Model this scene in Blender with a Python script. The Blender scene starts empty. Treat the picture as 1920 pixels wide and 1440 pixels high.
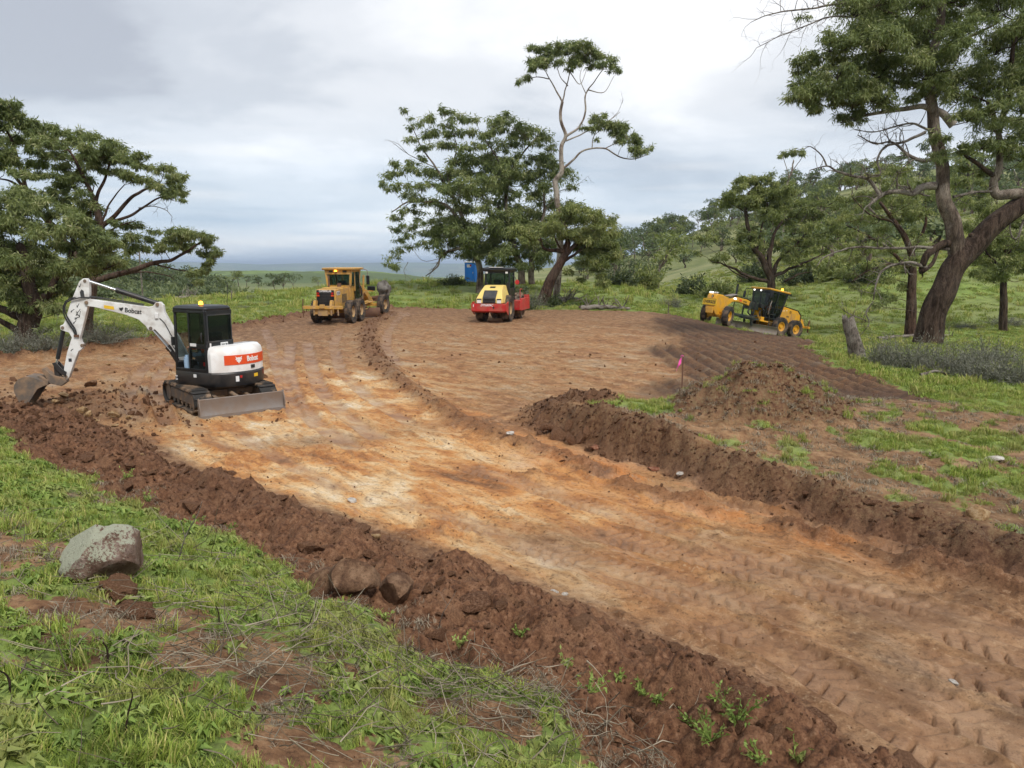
import bpy, bmesh, math, random
import numpy as np
from mathutils import Vector, Matrix, Euler
rnd = random.Random(7)
RNG = np.random.default_rng(11)
SC = bpy.context.scene
COL = SC.collection

# ------------------------------------------------------------------ camera
EYE, PITCH, FPX = 3.45, math.radians(9.2), 1390.0
cam_d = bpy.data.cameras.new('camera')
cam_d.sensor_width = 36.0
cam_d.lens = 36.0 * FPX / 1920.0
cam_d.clip_start, cam_d.clip_end = 0.1, 60000
cam = bpy.data.objects.new('camera', cam_d)
COL.objects.link(cam)
cam.location = (0, 0, EYE)
cam.rotation_euler = (math.pi / 2 - PITCH, 0, 0)
SC.camera = cam

# ------------------------------------------------------------------ sky and sun
SUN_EL, SUN_AZ = math.radians(52), math.radians(150)      # azimuth clockwise from +Y
world = bpy.data.worlds.new('World')
SC.world = world
world.use_nodes = True
wn, wl = world.node_tree.nodes, world.node_tree.links
wn.clear()
w_out = wn.new('ShaderNodeOutputWorld')
w_bg = wn.new('ShaderNodeBackground'); w_bg.inputs[1].default_value = 0.1
wl.new(w_bg.outputs[0], w_out.inputs[0])
w_sky = wn.new('ShaderNodeTexSky'); w_sky.sky_type = 'NISHITA'; w_sky.sun_disc = False
w_sky.sun_elevation = SUN_EL; w_sky.sun_rotation = SUN_AZ
w_tc = wn.new('ShaderNodeTexCoord')
w_sep = wn.new('ShaderNodeSeparateXYZ'); wl.new(w_tc.outputs['Generated'], w_sep.inputs[0])
def wmath(op, a, b=None, c=None):
    n = wn.new('ShaderNodeMath'); n.operation = op
    for i, s in enumerate((a, b, c)):
        if s is None: continue
        if isinstance(s, (int, float)): n.inputs[i].default_value = s
        else: wl.new(s, n.inputs[i])
    return n.outputs[0]
zc = wmath('MAXIMUM', w_sep.outputs[2], 0.0)
den = wmath('ADD', zc, 0.16)
w_cmb = wn.new('ShaderNodeCombineXYZ')
wl.new(wmath('DIVIDE', w_sep.outputs[0], den), w_cmb.inputs[0])
wl.new(wmath('DIVIDE', w_sep.outputs[1], den), w_cmb.inputs[1])
def wnoise(scale, detail, rough, off, dist=0.0):
    m = wn.new('ShaderNodeMapping'); m.inputs['Location'].default_value = off
    wl.new(w_cmb.outputs[0], m.inputs[0])
    n = wn.new('ShaderNodeTexNoise'); n.inputs['Scale'].default_value = scale
    n.inputs['Detail'].default_value = detail; n.inputs['Roughness'].default_value = rough
    n.inputs['Distortion'].default_value = dist
    wl.new(m.outputs[0], n.inputs[0]); return n.outputs[0]
def wramp(fac, stops):
    r = wn.new('ShaderNodeValToRGB'); e = r.color_ramp.elements
    while len(e) < len(stops): e.new(0.5)
    for k, (p, c) in zip(e, stops): k.position = p; k.color = (*c, 1)
    r.color_ramp.interpolation = 'EASE'
    wl.new(fac, r.inputs[0]); return r.outputs[0]
n_big = wnoise(0.62, 7, 0.52, (3.1, 0.4, 0), 0.25)
cloud = wramp(n_big, [(0.36, (.42, .44, .485)), (0.45, (.55, .575, .615)), (0.53, (.70, .715, .74)), (0.63, (.90, .90, .905))])
n_hole = wnoise(0.8, 5, 0.55, (9.4, 5.2, 0), 0.3)
hz = wn.new('ShaderNodeMapRange'); hz.inputs[1].default_value = 0.22; hz.inputs[2].default_value = 0.0
hz.interpolation_type = 'SMOOTHSTEP'
wl.new(zc, hz.inputs[0])
# low down the cloud deck thins to a pale blue band
w_mixh = wn.new('ShaderNodeMix'); w_mixh.data_type = 'RGBA'
wl.new(wmath('MULTIPLY', hz.outputs[0], 0.85), w_mixh.inputs[0])
wl.new(cloud, w_mixh.inputs[6])
bandn = wn.new('ShaderNodeTexNoise'); bandn.inputs['Scale'].default_value = 2.2; bandn.inputs['Detail'].default_value = 5
bm_ = wn.new('ShaderNodeMapping'); bm_.inputs['Scale'].default_value = (1.0, 1.0, 14.0)
wl.new(w_tc.outputs['Generated'], bm_.inputs[0]); wl.new(bm_.outputs[0], bandn.inputs[0])
wl.new(wramp(bandn.outputs[0], [(0.36, (.36, .48, .64)), (0.5, (.47, .57, .70)), (0.64, (.66, .71, .78))]), w_mixh.inputs[7])
w_x10 = wn.new('ShaderNodeVectorMath'); w_x10.operation = 'SCALE'; w_x10.inputs['Scale'].default_value = 6.8
wl.new(w_mixh.outputs[2], w_x10.inputs[0])
w_mix = wn.new('ShaderNodeMix'); w_mix.data_type = 'RGBA'
w_mix.inputs[0].default_value = 0.9
wl.new(w_sky.outputs[0], w_mix.inputs[6]); wl.new(w_x10.outputs[0], w_mix.inputs[7])
wl.new(w_mix.outputs[2], w_bg.inputs[0])

sun_d = bpy.data.lights.new('sun', 'SUN')
sun_d.energy = 1.5; sun_d.angle = math.radians(12); sun_d.color = (1.0, 0.96, 0.9)
sun = bpy.data.objects.new('sun', sun_d); COL.objects.link(sun)
sd = Vector((math.sin(SUN_AZ) * math.cos(SUN_EL), math.cos(SUN_AZ) * math.cos(SUN_EL), math.sin(SUN_EL)))
sun.rotation_euler = sd.to_track_quat('Z', 'Y').to_euler()
SC.view_settings.view_transform = 'Standard'
SC.view_settings.look = 'None'
SC.view_settings.exposure = 0.9
SC.view_settings.gamma = 1.0
SC.render.engine = 'CYCLES'
SC.cycles.use_denoising = True
SC.cycles.max_bounces = 5
SC.cycles.diffuse_bounces = 2
SC.cycles.adaptive_threshold = 0.02
SC.cycles.glossy_bounces = 2
SC.cycles.transmission_bounces = 4
SC.cycles.transparent_max_bounces = 8
SC.cycles.volume_bounces = 0
SC.cycles.caustics_reflective = False
SC.cycles.caustics_refractive = False

# ------------------------------------------------------------------ helpers
CP, SP = math.cos(PITCH), math.sin(PITCH)
def ray(u, v):
    a, b = (u - 960) / FPX, (720 - v) / FPX
    return (a, b * SP + CP, b * CP - SP)
def onz(u, v, z=0.0):          # surveyed point: sight line meets the level z
    d = ray(u, v); t = (z - EYE) / d[2]
    return (d[0] * t, d[1] * t)
def at(u, v, Y):               # surveyed point: sight line at distance Y
    d = ray(u, v); t = Y / d[1]
    return Vector((d[0] * t, Y, EYE + d[2] * t))

def tag(o, label=None, cat=None, group=None, kind=None):
    if label: o['label'] = label
    if cat: o['category'] = cat
    if group: o['group'] = group
    if kind: o['kind'] = kind
    return o
def empty(name, loc=(0, 0, 0), rot=(0, 0, 0)):
    o = bpy.data.objects.new(name, None); COL.objects.link(o)
    o.location = loc; o.rotation_euler = rot; o.empty_display_size = 0.2
    return o
def fast_mesh(name, V, F, smooth=True):
    """V (n,3), F (m,k) with k = 3 or 4"""
    me = bpy.data.meshes.new(name)
    V = np.ascontiguousarray(V, dtype=np.float32); F = np.ascontiguousarray(F, dtype=np.int32)
    m, k = F.shape
    me.vertices.add(len(V)); me.vertices.foreach_set('co', V.ravel())
    me.loops.add(m * k); me.loops.foreach_set('vertex_index', F.ravel())
    me.polygons.add(m)
    me.polygons.foreach_set('loop_start', np.arange(0, m * k, k, dtype=np.int32))
    me.polygons.foreach_set('use_smooth', np.full(m, smooth, dtype=bool))
    me.update(calc_edges=True)
    return me
def link(name, me, mat=None, parent=None):
    o = bpy.data.objects.new(name, me); COL.objects.link(o)
    if mat is not None and len(me.materials) == 0: me.materials.append(mat)
    if parent is not None: o.parent = parent
    return o

# value/gradient noise on arrays
_ANG = np.linspace(0, 2 * np.pi, 256, endpoint=False).astype(np.float32)
_GX, _GY = np.cos(_ANG), np.sin(_ANG)
def _hash(ix, iy, seed):
    n = (ix.astype(np.uint32) * np.uint32(374761393)) + (iy.astype(np.uint32) * np.uint32(668265263)) + np.uint32((seed * 974711 + 12345) & 0xffffffff)
    n = (n ^ (n >> np.uint32(13))) * np.uint32(1274126177)
    return ((n ^ (n >> np.uint32(16))) & np.uint32(255)).astype(np.int32)
def pn(x, y, seed=0):
    x = np.asarray(x, dtype=np.float32); y = np.asarray(y, dtype=np.float32)
    fx, fy = np.floor(x), np.floor(y)
    ix, iy = fx.astype(np.int64), fy.astype(np.int64)
    dx, dy = x - fx, y - fy
    sx, sy = dx * dx * dx * (dx * (dx * 6 - 15) + 10), dy * dy * dy * (dy * (dy * 6 - 15) + 10)
    def g(ox, oy):
        h = _hash(ix + ox, iy + oy, seed)
        return _GX[h] * (dx - ox) + _GY[h] * (dy - oy)
    a = g(0, 0); b = g(1, 0); c = g(0, 1); d = g(1, 1)
    return ((a + sx * (b - a)) * (1 - sy) + (c + sx * (d - c)) * sy) * 1.5
def fbm(x, y, seed=0, octs=4, gain=0.5):
    s, amp, f = 0, 1.0, 1.0
    for i in range(octs):
        s = s + amp * pn(x * f + i * 17.3, y * f - i * 9.1, seed + i); amp *= gain; f *= 2.03
    return s
def ss(a, b, x):
    t = np.clip((x - a) / (b - a), 0, 1); return t * t * (3 - 2 * t)
def poly_dist(x, y, pts):
    """signed distance (positive to the left of the travel direction) and arc length along an open polyline"""
    best = np.full(np.shape(x), 1e18, dtype=np.float64); sg = np.zeros_like(best); arc = np.zeros_like(best)
    s0 = 0.0
    for (ax, ay), (bx, by) in zip(pts[:-1], pts[1:]):
        ex, ey = bx - ax, by - ay; L = math.hypot(ex, ey)
        t = np.clip(((x - ax) * ex + (y - ay) * ey) / (L * L), 0, 1)
        qx, qy = x - (ax + t * ex), y - (ay + t * ey)
        d2 = qx * qx + qy * qy
        m = d2 < best
        best = np.where(m, d2, best)
        sg = np.where(m, np.sign(ex * (y - ay) - ey * (x - ax)), sg)
        arc = np.where(m, s0 + t * L, arc)
        s0 += L
    return np.sqrt(best) * np.where(sg == 0, 1, sg), arc
def ell(x, y, cx, cy, rx, ry, rot=0.0):
    c, s = math.cos(rot), math.sin(rot)
    u, v = (x - cx) * c + (y - cy) * s, -(x - cx) * s + (y - cy) * c
    return np.sqrt((u / rx) ** 2 + (v / ry) ** 2)
# ------------------------------------------------------------------ terrain
EDGE_L = [onz(*p) for p in ((2300, 1900), (1990, 1600), (1740, 1450), (1560, 1340), (1400, 1250), (1180, 1168), (1000, 1096), (860, 1050), (730, 1000),
          (600, 956), (520, 930), (440, 902), (370, 880), (300, 842), (215, 806), (100, 778), (0, 757), (-300, 712))]
EDGE_L = EDGE_L + [(-40.0, 30.0)]
BANK = [onz(*p) for p in ((955, 792), (1000, 806), (1060, 826), (1120, 846), (1200, 872), (1300, 908), (1400, 938), (1500, 966), (1700, 1016), (1920, 1075), (2300, 1180))] + [(16.0, 2.0)]
BACK = [onz(955, 792), (1.3, 17.0), (2.8, 18.3), (5.0, 18.2), (8.0, 18.6), (11.0, 17.6), (15, 15.5), (30, 10)]
PADB = [(-60, 30), onz(-300, 690), onz(0, 672), onz(190, 651), onz(300, 640), onz(440, 613), onz(570, 592), onz(650, 583), onz(740, 579), onz(900, 581),
        onz(1100, 583), onz(1200, 585), (11.2, 53.6), onz(1300, 604, -.55), onz(1400, 621, -.9), onz(1500, 643, -.75), onz(1560, 690, -.1), onz(1650, 716), onz(1720, 741), onz(1780, 762, .05), onz(1860, 784, .1), onz(2100, 830, .2), (40, 14)]
WIND1 = [onz(*p) for p in ((735, 588), (700, 606), (688, 630), (694, 655), (712, 685), (752, 722), (800, 754), (850, 786), (905, 812), (960, 834), (1020, 848), (1070, 868), (1130, 890))]
WIND2 = [onz(*p) for p in ((1000, 893), (1070, 900), (1145, 914), (1235, 934), (1310, 953), (1400, 974), (1600, 1032), (1920, 1112), (2300, 1220))]
# wheel tracks: (pixel path, half width, tread?, depth)
TRACKS = [
 ([(1230, 1150), (1330, 1172), (1420, 1200), (1500, 1240), (1600, 1304), (1700, 1370), (1800, 1436), (2000, 1580)], .26, 1, .030),
 ([(1560, 1250), (1700, 1300), (1800, 1345), (1920, 1400), (2100, 1490)], .26, 1, .028),
 ([(1040, 985), (1150, 1006), (1260, 1036), (1400, 1072), (1560, 1120), (1740, 1172), (1920, 1230), (2200, 1320)], .26, 1, .024),
 ([(840, 868), (960, 902), (1090, 944), (1220, 986), (1360, 1030), (1560, 1094), (1760, 1150), (1920, 1195), (2200, 1280)], .23, 1, .022),
 ([(1640, 1210), (1760, 1246), (1920, 1300), (2150, 1390)], .24, 1, .02),
 ([(960, 1010), (1100, 1052), (1240, 1090), (1400, 1128), (1560, 1180)], .22, 1, .014),
 ([(1050, 868), (1150, 900), (1260, 926), (1380, 952), (1560, 1000), (1740, 1052), (1920, 1100), (2200, 1180)], .22, 1, .06),
 ([(1540, 985), (1740, 1034), (1920, 1080), (2200, 1165)], .30, 0, .02),
 ([(720, 930), (860, 975), (1000, 1030), (1130, 1075), (1300, 1130), (1420, 1170)], .19, 1, .014),
 ([(545, 640), (540, 680), (545, 720), (560, 760), (600, 800), (680, 850)], .22, 0, .02),
 ([(575, 640), (585, 690), (600, 730), (640, 775), (720, 830)], .22, 0, .02),
 ([(640, 610), (625, 650), (640, 700), (690, 745), (780, 800)], .2, 0, .018),
 ([(760, 585), (745, 600), (728, 622), (722, 650), (745, 690)], .22, 0, .02),
 ([(700, 588), (745, 596), (770, 590), (740, 584)], .2, 0, .02),
 ([(495, 615), (508, 645), (520, 690), (535, 730), (560, 790)], .2, 0, .02),
 ([(300, 668), (260, 700), (240, 740), (260, 790)], .2, 0, .03),
 ([(330, 672), (300, 705), (290, 745), (320, 800)], .2, 0, .03),
 ([(420, 790), (470, 830), (560, 880), (660, 930)], .16, 2, .014),
 ([(340, 775), (400, 830), (450, 850)], .16, 2, .014),
]
TRW = [([onz(*p) for p in pts], hw, tr, dp) for pts, hw, tr, dp in TRACKS]
MOUND = (5.0, 14.7)
CAMD = 5.1

def terrain(x, y, fine=True):
    x = np.asarray(x, dtype=np.float64); y = np.asarray(y, dtype=np.float64)
    near = (y < 75) & (y > -20) & (np.abs(x) < 60)
    R = np.hypot(x, y)
    # ---- large form
    az = np.arctan2(x, np.maximum(y, 1e-3))
    ridge = 1.25 * ss(58, 80, y) * ss(-52, -10, x) - 1.2 * ss(58, 80, y) * ss(-10, -60, x)
    prof = np.interp(R, [0, 84, 100, 130, 180, 250, 400, 800, 1500, 3000, 6000, 60000], [0, 0, -1.6, -5, -7, -6.8, -5.6, -11, -70, -135, -150, -150])
    fieldc = 9.0 * ss(430, 830, R) * (1 - ss(900, 1700, R)) * ss(-.06, -.22, az)
    z = ridge + prof * ss(60, -20, x - .28 * y + 20) + fieldc
    z = np.where(R > 900, np.interp(R, [900, 1500, 3000, 6000, 60000], [0, -70, -135, -150, -150]) * ss(900, 1200, R) + z * (1 - ss(900, 1200, R)), z)
    # far ranges on the horizon
    fr = ss(7000, 11500, R) * (1 - ss(15000, 17500, R))
    z = z + fr * (165 + 26 * pn(az * 7, R * 0 + 3.3, 31) + 12 * pn(az * 23, R * 0 + 1.3, 32))
    f2 = ss(4200, 6000, R) * (1 - ss(6300, 8000, R))
    z = z + f2 * np.maximum(0, 40 + 60 * pn(az * 9 + 4, R * 0, 33))
    # hill on the right, scrub hill on the left
    z = z + 37 * np.exp(-(((x - 172) / 118) ** 2 + ((y - 310) / 118) ** 2)) * (1 + .12 * pn(x / 50, y / 50, 5))
    z = z + 10 * np.exp(-(((x - 120) / 48) ** 2 + ((y - 140) / 50) ** 2))
    z = z + 2.4 * ss(62, 90, y) * ss(20, 48, x) * (1 - ss(150, 220, y))
    z = z + 17 * np.exp(-(((x + 150) / 52) ** 2 + ((y - 190) / 70) ** 2))
    z = z + 9 * np.exp(-(((x + 75) / 30) ** 2 + ((y - 60) / 40) ** 2)) * ss(-38, -60, x)
    # fall to the right behind the pad
    z = z - 1.9 * ss(9, 21, x) * ss(30, 48, y) * (1 - ss(75, 120, y))
    z = z + .35 * fbm(x / 14, y / 14, 41, 3) * ss(58, 90, y) + 1.2 * fbm(x / 60, y / 60, 42, 3) * ss(110, 200, R) * (1 - ss(3000, 5000, R))
    mk = {k: np.zeros_like(z) for k in ('grass', 'ochre', 'dark', 'berm', 'smear', 'orange', 'straw', 'far', 'bank', 'mound', 'wind')}
    mk['far'] = ss(250, 500, R)
    # ---- bank the camera stands on
    dl, sl = poly_dist(x, y, EDGE_L)
    wig = .22 * pn(x * .8, y * .8, 51) + .10 * pn(x * 2.3, y * 2.3, 52)
    left = dl + wig * ss(0, .6, dl)
    z = z + np.where(dl > 0, np.interp(left, [0, .6, 1.4, 2.2, 3.2, 5.2, 8, 20, 60], [0, .04, .16, .55, 1.0, 1.62, 2.0, 3.0, 4.5]), 0)
    dp, sp_ = poly_dist(x, y, PADB)           # left of travel = outside (far side)
    edge_n = .35 * fbm(x * .7, y * .7, 61, 4) * np.clip(y / 20, .4, 1.6)
    outside = ss(-.18, .18, dp + edge_n)
    gl = ss(2.1, 2.55, left + .35 * fbm(x * 1.3, y * 1.3, 62, 3))
    grass = np.maximum(outside, gl * (dl > 0))
    # low spoil lip round the far-left rim of the pad
    lip = np.exp(-((dp + .5) / .55) ** 2) * ss(0, -12, x) * ss(20, 26, y)
    z = z + lip * (.26 + .2 * pn(x * .9, y * .9, 63))
    # ---- left berm
    hb = (.33 + .22 * pn(sl * .75, sl * 0 + .5, 64) + .10 * pn(sl * 1.9, sl * 0 + 2.5, 66)) * (1 - .45 * ss(17, 22, sl))
    bump = hb * np.exp(-((dl - 1.08) / .60) ** 2)
    bm = ss(.0, .45, dl + wig * .9) * (1 - ss(2.2, 2.7, left + .25 * pn(x * 1.5, y * 1.5, 65)))
    z = z + bump
    dig = np.exp(-ell(x, y, -11.2, 17.0, 4.2, 3.2) ** 2 * 1.4)
    # ---- right cut bank, with its grass shelf behind
    db, sb = poly_dist(x, y, BANK)
    dk, _ = poly_dist(x, y, BACK)
    bw = .16 * pn(x * 1.1, y * 1.1, 71) + .09 * pn(x * 3, y * 3, 72)
    shelf = ss(.0, .42, db + bw) * ss(.1, 2.6, -dk)
    z = z + (.52 - .30 * ss(3.5, 10.0, sb) + .05 * pn(x * .4, y * .4, 73)) * shelf
    tipb = np.exp(-(ell(x, y, 1.35, 15.9, 1.25, .62, -.75)) ** 2)
    z = z + .52 * tipb + .13 * np.exp(-((db - .55) / .3) ** 2) * ss(0, .8, -dk) * (1 - ss(4.5, 7.5, sb))
    bankm = np.maximum(ss(-.25, .05, db + bw) * (1 - ss(.5, .72, db + bw + .12 * pn(x * 2.5, y * 2.5, 74))) * ss(-.2, .7, -dk), np.clip(tipb * 2.2 - .35, 0, 1))
    # ---- spoil mound
    me_ = ell(x, y, MOUND[0], MOUND[1], 1.95, 1.55) + .14 * pn(x * .9, y * .9, 75) + .06 * pn(x * 2.6, y * 2.6, 76)
    mh = np.clip(1 - me_, 0, 1)
    z = z + 1.12 * mh ** .92 * (1 - .18 * ss(.75, 1, mh))
    moundm = ss(0.02, .14, mh)
    # ---- windrows
    d1, s1 = poly_dist(x, y, WIND1); d2, s2 = poly_dist(x, y, WIND2)
    wscale = np.clip(y / 16, .6, 1.5)
    w1 = np.exp(-(d1 / (.30 * wscale)) ** 2) * (1 - ss(0, 1, s1 * 0)) 
    w2 = np.exp(-(d2 / .2) ** 2) * ss(-.25, .25, pn(s2 * .7, s2 * 0 + 2, 79) + .12)
    z = z + .17 * w1 * (1 + .5 * pn(x * 1.7, y * 1.7, 77)) + .11 * w2 * (1 + .7 * pn(x * 2.7, y * 2.7, 78))
    windm = np.clip(np.maximum(w1, w2) * 1.3 - .1, 0, 1)
    # ---- grass shelf patches
    gp = np.zeros_like(z)
    for (cx, cy, rx, ry, ro) in ((2.7, 15.7, 1.3, 1.2, -.5), (3.6, 16.6, 1.1, .8, 0), (7.2, 12.4, 1.4, .8, -.4), (9.4, 13.0, 2.4, .8, -.45), (6.1, 10.6, 1.0, .35, -.7), (7.9, 10.1, 1.9, .7, -.6), (10.4, 10.6, 2.4, 1.0, -.5), (8.9, 8.3, 1.1, .5, -.6), (12.5, 14.6, 1.6, .4, -.3), (12, 9.0, 2.4, 1.2, -.4)):
        gp = np.maximum(gp, 1 - ell(x, y, cx, cy, rx, ry, ro) + (.30 if cx < 5 else 0))
    gpm = ss(-.06, .36, gp + .30 * fbm(x * 1.2, y * 1.2, 81, 4)) * ss(.45, .75, db) * ss(-.1, .3, -dk) * (1 - moundm)
    grass = np.maximum(grass, gpm * (shelf > .05))
    # bare places in the near grass
    bare = ss(.30, .62, fbm(x * .75 + 3, y * .75, 82, 4)) * .75
    for (u, v, zz, rr) in ((30, 1010, 1.5, .55), (470, 1290, 1.1, .42), (190, 1150, 1.4, .42), (330, 1180, 1.2, .25), (900, 1330, .9, .25), (600, 1420, 1.2, .3)):
        bx, by = onz(u, v, zz)
        bare = np.maximum(bare, 1.1 * (1 - ss(.5, 1.2, ell(x, y, bx, by, rr * 1.5, rr) + .5 * pn(x * 3, y * 3, 83) + .4 * pn(x * 9, y * 9, 85) + .25 * pn(x * 22, y * 22, 86))))
    grass = np.where((dl > 0) & (y < 18), grass * (1 - np.clip(bare, 0, 1) * .92), grass)
    pb = ss(.35, .6, fbm(x * .35, y * .35, 84, 4))
    grass = np.where((dl <= 0) | (y >= 18), grass * (1 - .3 * pb * (y < 120)), grass)
    # ---- colour fields of the cut earth
    mk['ochre'] = np.clip(1.15 * np.exp(-ell(x, y, -1.9, 12.4, 3.4, 6.0, .62) ** 2) + .75 * np.exp(-ell(x, y, -4.5, 18.5, 2.8, 5) ** 2) + .30 * ss(0, -1.5, db) * ss(7.0, 10, y) + .38 * ss(-14, -4, x) * ss(16, 22, y) * ss(58, 30, y), 0, 1.2)
    mk['ochre'] *= ss(.1, -.3, dl)
    mk['orange'] = np.exp(-((db + .75) / .7) ** 2) * ss(7, 9, y) + .6 * np.exp(-ell(x, y, .8, 11.8, 1.2, 1.2) ** 2)
    strip_x = 5.2 + (y - 25) * .195
    mk['dark'] = np.clip(ss(-.7, .7, x - strip_x + 1.1 * fbm(x * .5, y * .22, 91, 4)) * ss(17.5, 20.5, y + .12 * x) * (1 - outside) + .55 * ss(.5, 1, dig), 0, 1)
    lowr = ss(1.0, 4.0, x) * ss(11, 8, y) * (dl < .3)
    mk['dark'] = np.clip(mk['dark'] + (.42 * lowr) * ss(-.25, .35, fbm(x * .9, y * .9, 92, 3)), 0, 1)
    mk['dark'] = np.clip(mk['dark'] + .75 * bankm, 0, 1)
    bpatch = np.exp(-ell(x, y, .55, 8.9, .9, .55, -.6) ** 2) + .9 * np.exp(-ell(x, y, -3.8, 14.2, 1.6, .6, .2) ** 2) + .7 * np.exp(-ell(x, y, -1.4, 15.6, 1.8, .7, .1) ** 2)
    mk['ochre'] *= 1 - .8 * np.clip(bpatch, 0, 1)
    mk['berm'] = np.clip(np.maximum.reduce([bm * (dl > -.1), bankm * .62, .85 * moundm, .75 * windm * ss(14, 10, np.abs(x)), .8 * lip * 1.2, .75 * dig]), 0, 1)
    mk['mound'] = moundm; mk['bank'] = bankm; mk['wind'] = windm; mk['bermL'] = bm * (dl > -.05)
    mk['straw'] = np.clip(.25 * moundm + .8 * np.exp(-ell(x, y, 12.6, 15.9, 1.6, .28, -.2) ** 2) + .38 * shelf * (1 - gpm), 0, 1)
    # ---- tracks
    if fine:
        dirt = (1 - grass) * (1 - mk['berm'])
        for pts, hw, tr, dep in TRW:
            pa = np.array(pts)
            sel = (x > pa[:, 0].min() - .6) & (x < pa[:, 0].max() + .6) & (y > pa[:, 1].min() - .6) & (y < pa[:, 1].max() + .6)
            dt, st = np.full_like(x, 9.0), np.zeros_like(x)
            dt[sel], st[sel] = poly_dist(x[sel], y[sel], pts)
            L = sum(math.hypot(b[0] - a[0], b[1] - a[1]) for a, b in zip(pts[:-1], pts[1:]))
            ends = ss(0, .8, st) * ss(L, L - .8, st)
            body = ss(hw * 1.12, hw * .9, np.abs(dt)) * ends
            rim = np.exp(-((np.abs(dt) - hw * 1.25) / (hw * .25)) ** 2) * ends
            ok = (1 - np.clip(mk['bermL'] + bankm, 0, 1))
            worn = ss(-.35, .1, fbm(x * 1.4, y * 1.4, 95, 2))
            prof_ = (-1.3 if tr else -2.2) * dep * body + (1.0 if tr else 1.6) * dep * rim
            if tr == 1:      # chevron lugs
                ph = st / .165 + np.sign(dt) * .25 - np.abs(dt) / hw * .75
                bar = ss(.17, .09, np.abs((ph - np.floor(ph)) - .5)) * ss(.015, .04, np.abs(dt))
                prof_ = prof_ - body * worn * (dep * .6 + .034) * bar + body * dep * .5
            elif tr == 2:    # rubber crawler bars
                ph = st / .12; bar = ss(.3, .2, np.abs((ph - np.floor(ph)) - .5))
                prof_ = prof_ + body * bar * dep * .9 * worn
            z = z + prof_ * ok
            mk['smear'] = np.maximum(mk['smear'], body * ok * ((.55 + .45 * worn) if tr else .55 + .65 * worn))
        # relief of worked ground
        n1 = fbm(x * 1.1, y * 1.1, 101, 3); n2 = fbm(x * 4.2, y * 4.2, 102, 3)
        padm = (1 - outside) * (dl < 0)
        rough = ss(.0, .5, fbm(x * .5, y * .5, 103, 3) + .12)
        z = z + padm * (.030 * n1 + (.012 + .034 * rough) * n2 + .022 * rough * np.abs(pn(x * 13, y * 13, 108))) * (1 - .7 * mk['smear'])
        # roller and grader texture on the far pad
        c, s = math.cos(.22), math.sin(.22)
        al, ac = x * s + y * c, x * c - y * s
        rows = np.sin(ac * 2 * np.pi / .42 + 1.2 * pn(x * .5, y * .5, 104)) * np.sin(al * 2 * np.pi / .5 + 2 * pn(x * .7, y * .7, 105))
        z = z + padm * .022 * rows * ss(19, 24, y) * (1 - mk['dark'])
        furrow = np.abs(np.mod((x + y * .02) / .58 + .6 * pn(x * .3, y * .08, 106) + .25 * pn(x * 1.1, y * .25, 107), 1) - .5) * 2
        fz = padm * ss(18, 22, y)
        mk['dark'] = mk['dark'] * (1 - fz * .38 * furrow ** 1.5)  # furrow shading put into the colour: troughs stay dark, drier ridge tops lighter
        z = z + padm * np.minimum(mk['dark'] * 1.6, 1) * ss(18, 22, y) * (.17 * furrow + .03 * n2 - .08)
        lumps = np.abs(pn(x * .95, y * .95, 110)) * .16 + np.abs(pn(x * 1.9, y * 1.9, 111)) * .20 + np.abs(pn(x * 4.3, y * 4.3, 112)) * .12 + np.abs(pn(x * 9.5, y * 9.5, 113)) * .07 + np.abs(pn(x * 19, y * 19, 114)) * .035
        soil = np.clip(np.maximum.reduce([mk['bermL'], bankm * .8, moundm * .95, .8 * np.clip(lip * 1.4, 0, 1), dig * .9, windm * .55]), 0, 1)
        z = z + soil * (lumps - .15)
        # undercut, raked face of the cut bank
        z = z + bankm * .07 * pn(sb * 3.1, db * .8, 115) * ss(.0, .3, db)
        z = z + grass * (.03 * n1 + .018 * n2) * ss(80, 40, y)
    mk['grass'] = np.clip(grass, 0, 1) * (1 - .96 * moundm) * (1 - np.clip(bankm * 1.1, 0, 1)) * (1 - .8 * mk['bermL'])
    mk['_left'] = left; mk['_dl'] = dl; mk['_out'] = outside
    return z, mk
def H(x, y):
    return float(terrain(np.array([x]), np.array([y]))[0][0])
def Hs(xs, ys):
    return terrain(np.asarray(xs), np.asarray(ys))[0]

# ---- sheet: rows close together where the land is near, wider further out
ys = [.9]
while ys[-1] < 26000:
    yy = ys[-1]
    ys.append(yy + min(.008 + .00043 * yy * yy, max(.016 * yy, min(.035 * yy, .016 * yy + max(0, yy - 100) * .01))))
ys = [-80, -40, -20, -10, -5, -2, -.5, .3] + ys
ys = np.array(ys)
tt = np.concatenate([-np.geomspace(6, .9, 26)[:-1], np.linspace(-.88, .88, 700), np.geomspace(.9, 6, 26)[1:]])
W = np.where(ys > 0, ys + 1.5, 1.5 + np.abs(ys) * .9)
GX = np.clip(W[:, None] * tt[None, :], -23800, 23800); GY = np.repeat(ys[:, None], len(tt), 1)
GZ, GM = terrain(GX.ravel(), GY.ravel())
nr, nc = GX.shape
VV = np.stack([GX.ravel(), GY.ravel(), GZ], 1)
idx = np.arange(nr * nc).reshape(nr, nc)
FF = np.stack([idx[:-1, :-1], idx[:-1, 1:], idx[1:, 1:], idx[1:, :-1]], -1).reshape(-1, 4)
print('terrain', nr, nc, len(FF))
fc = FF[:, 0]
cls = np.zeros(len(FF), dtype=np.int32)                        # 0 paddock
cls[(GM['_out'][fc] < .5) & (GM['_dl'][fc] < 0)] = 1           # cut earth
cls[(GM['wind'][fc] > .35) & (cls == 1)] = 5
cls[(GM['bermL'][fc] > .45)] = 2
cls[(GM['bank'][fc] > .4)] = 3
cls[(GM['mound'][fc] > .5)] = 4
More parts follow.
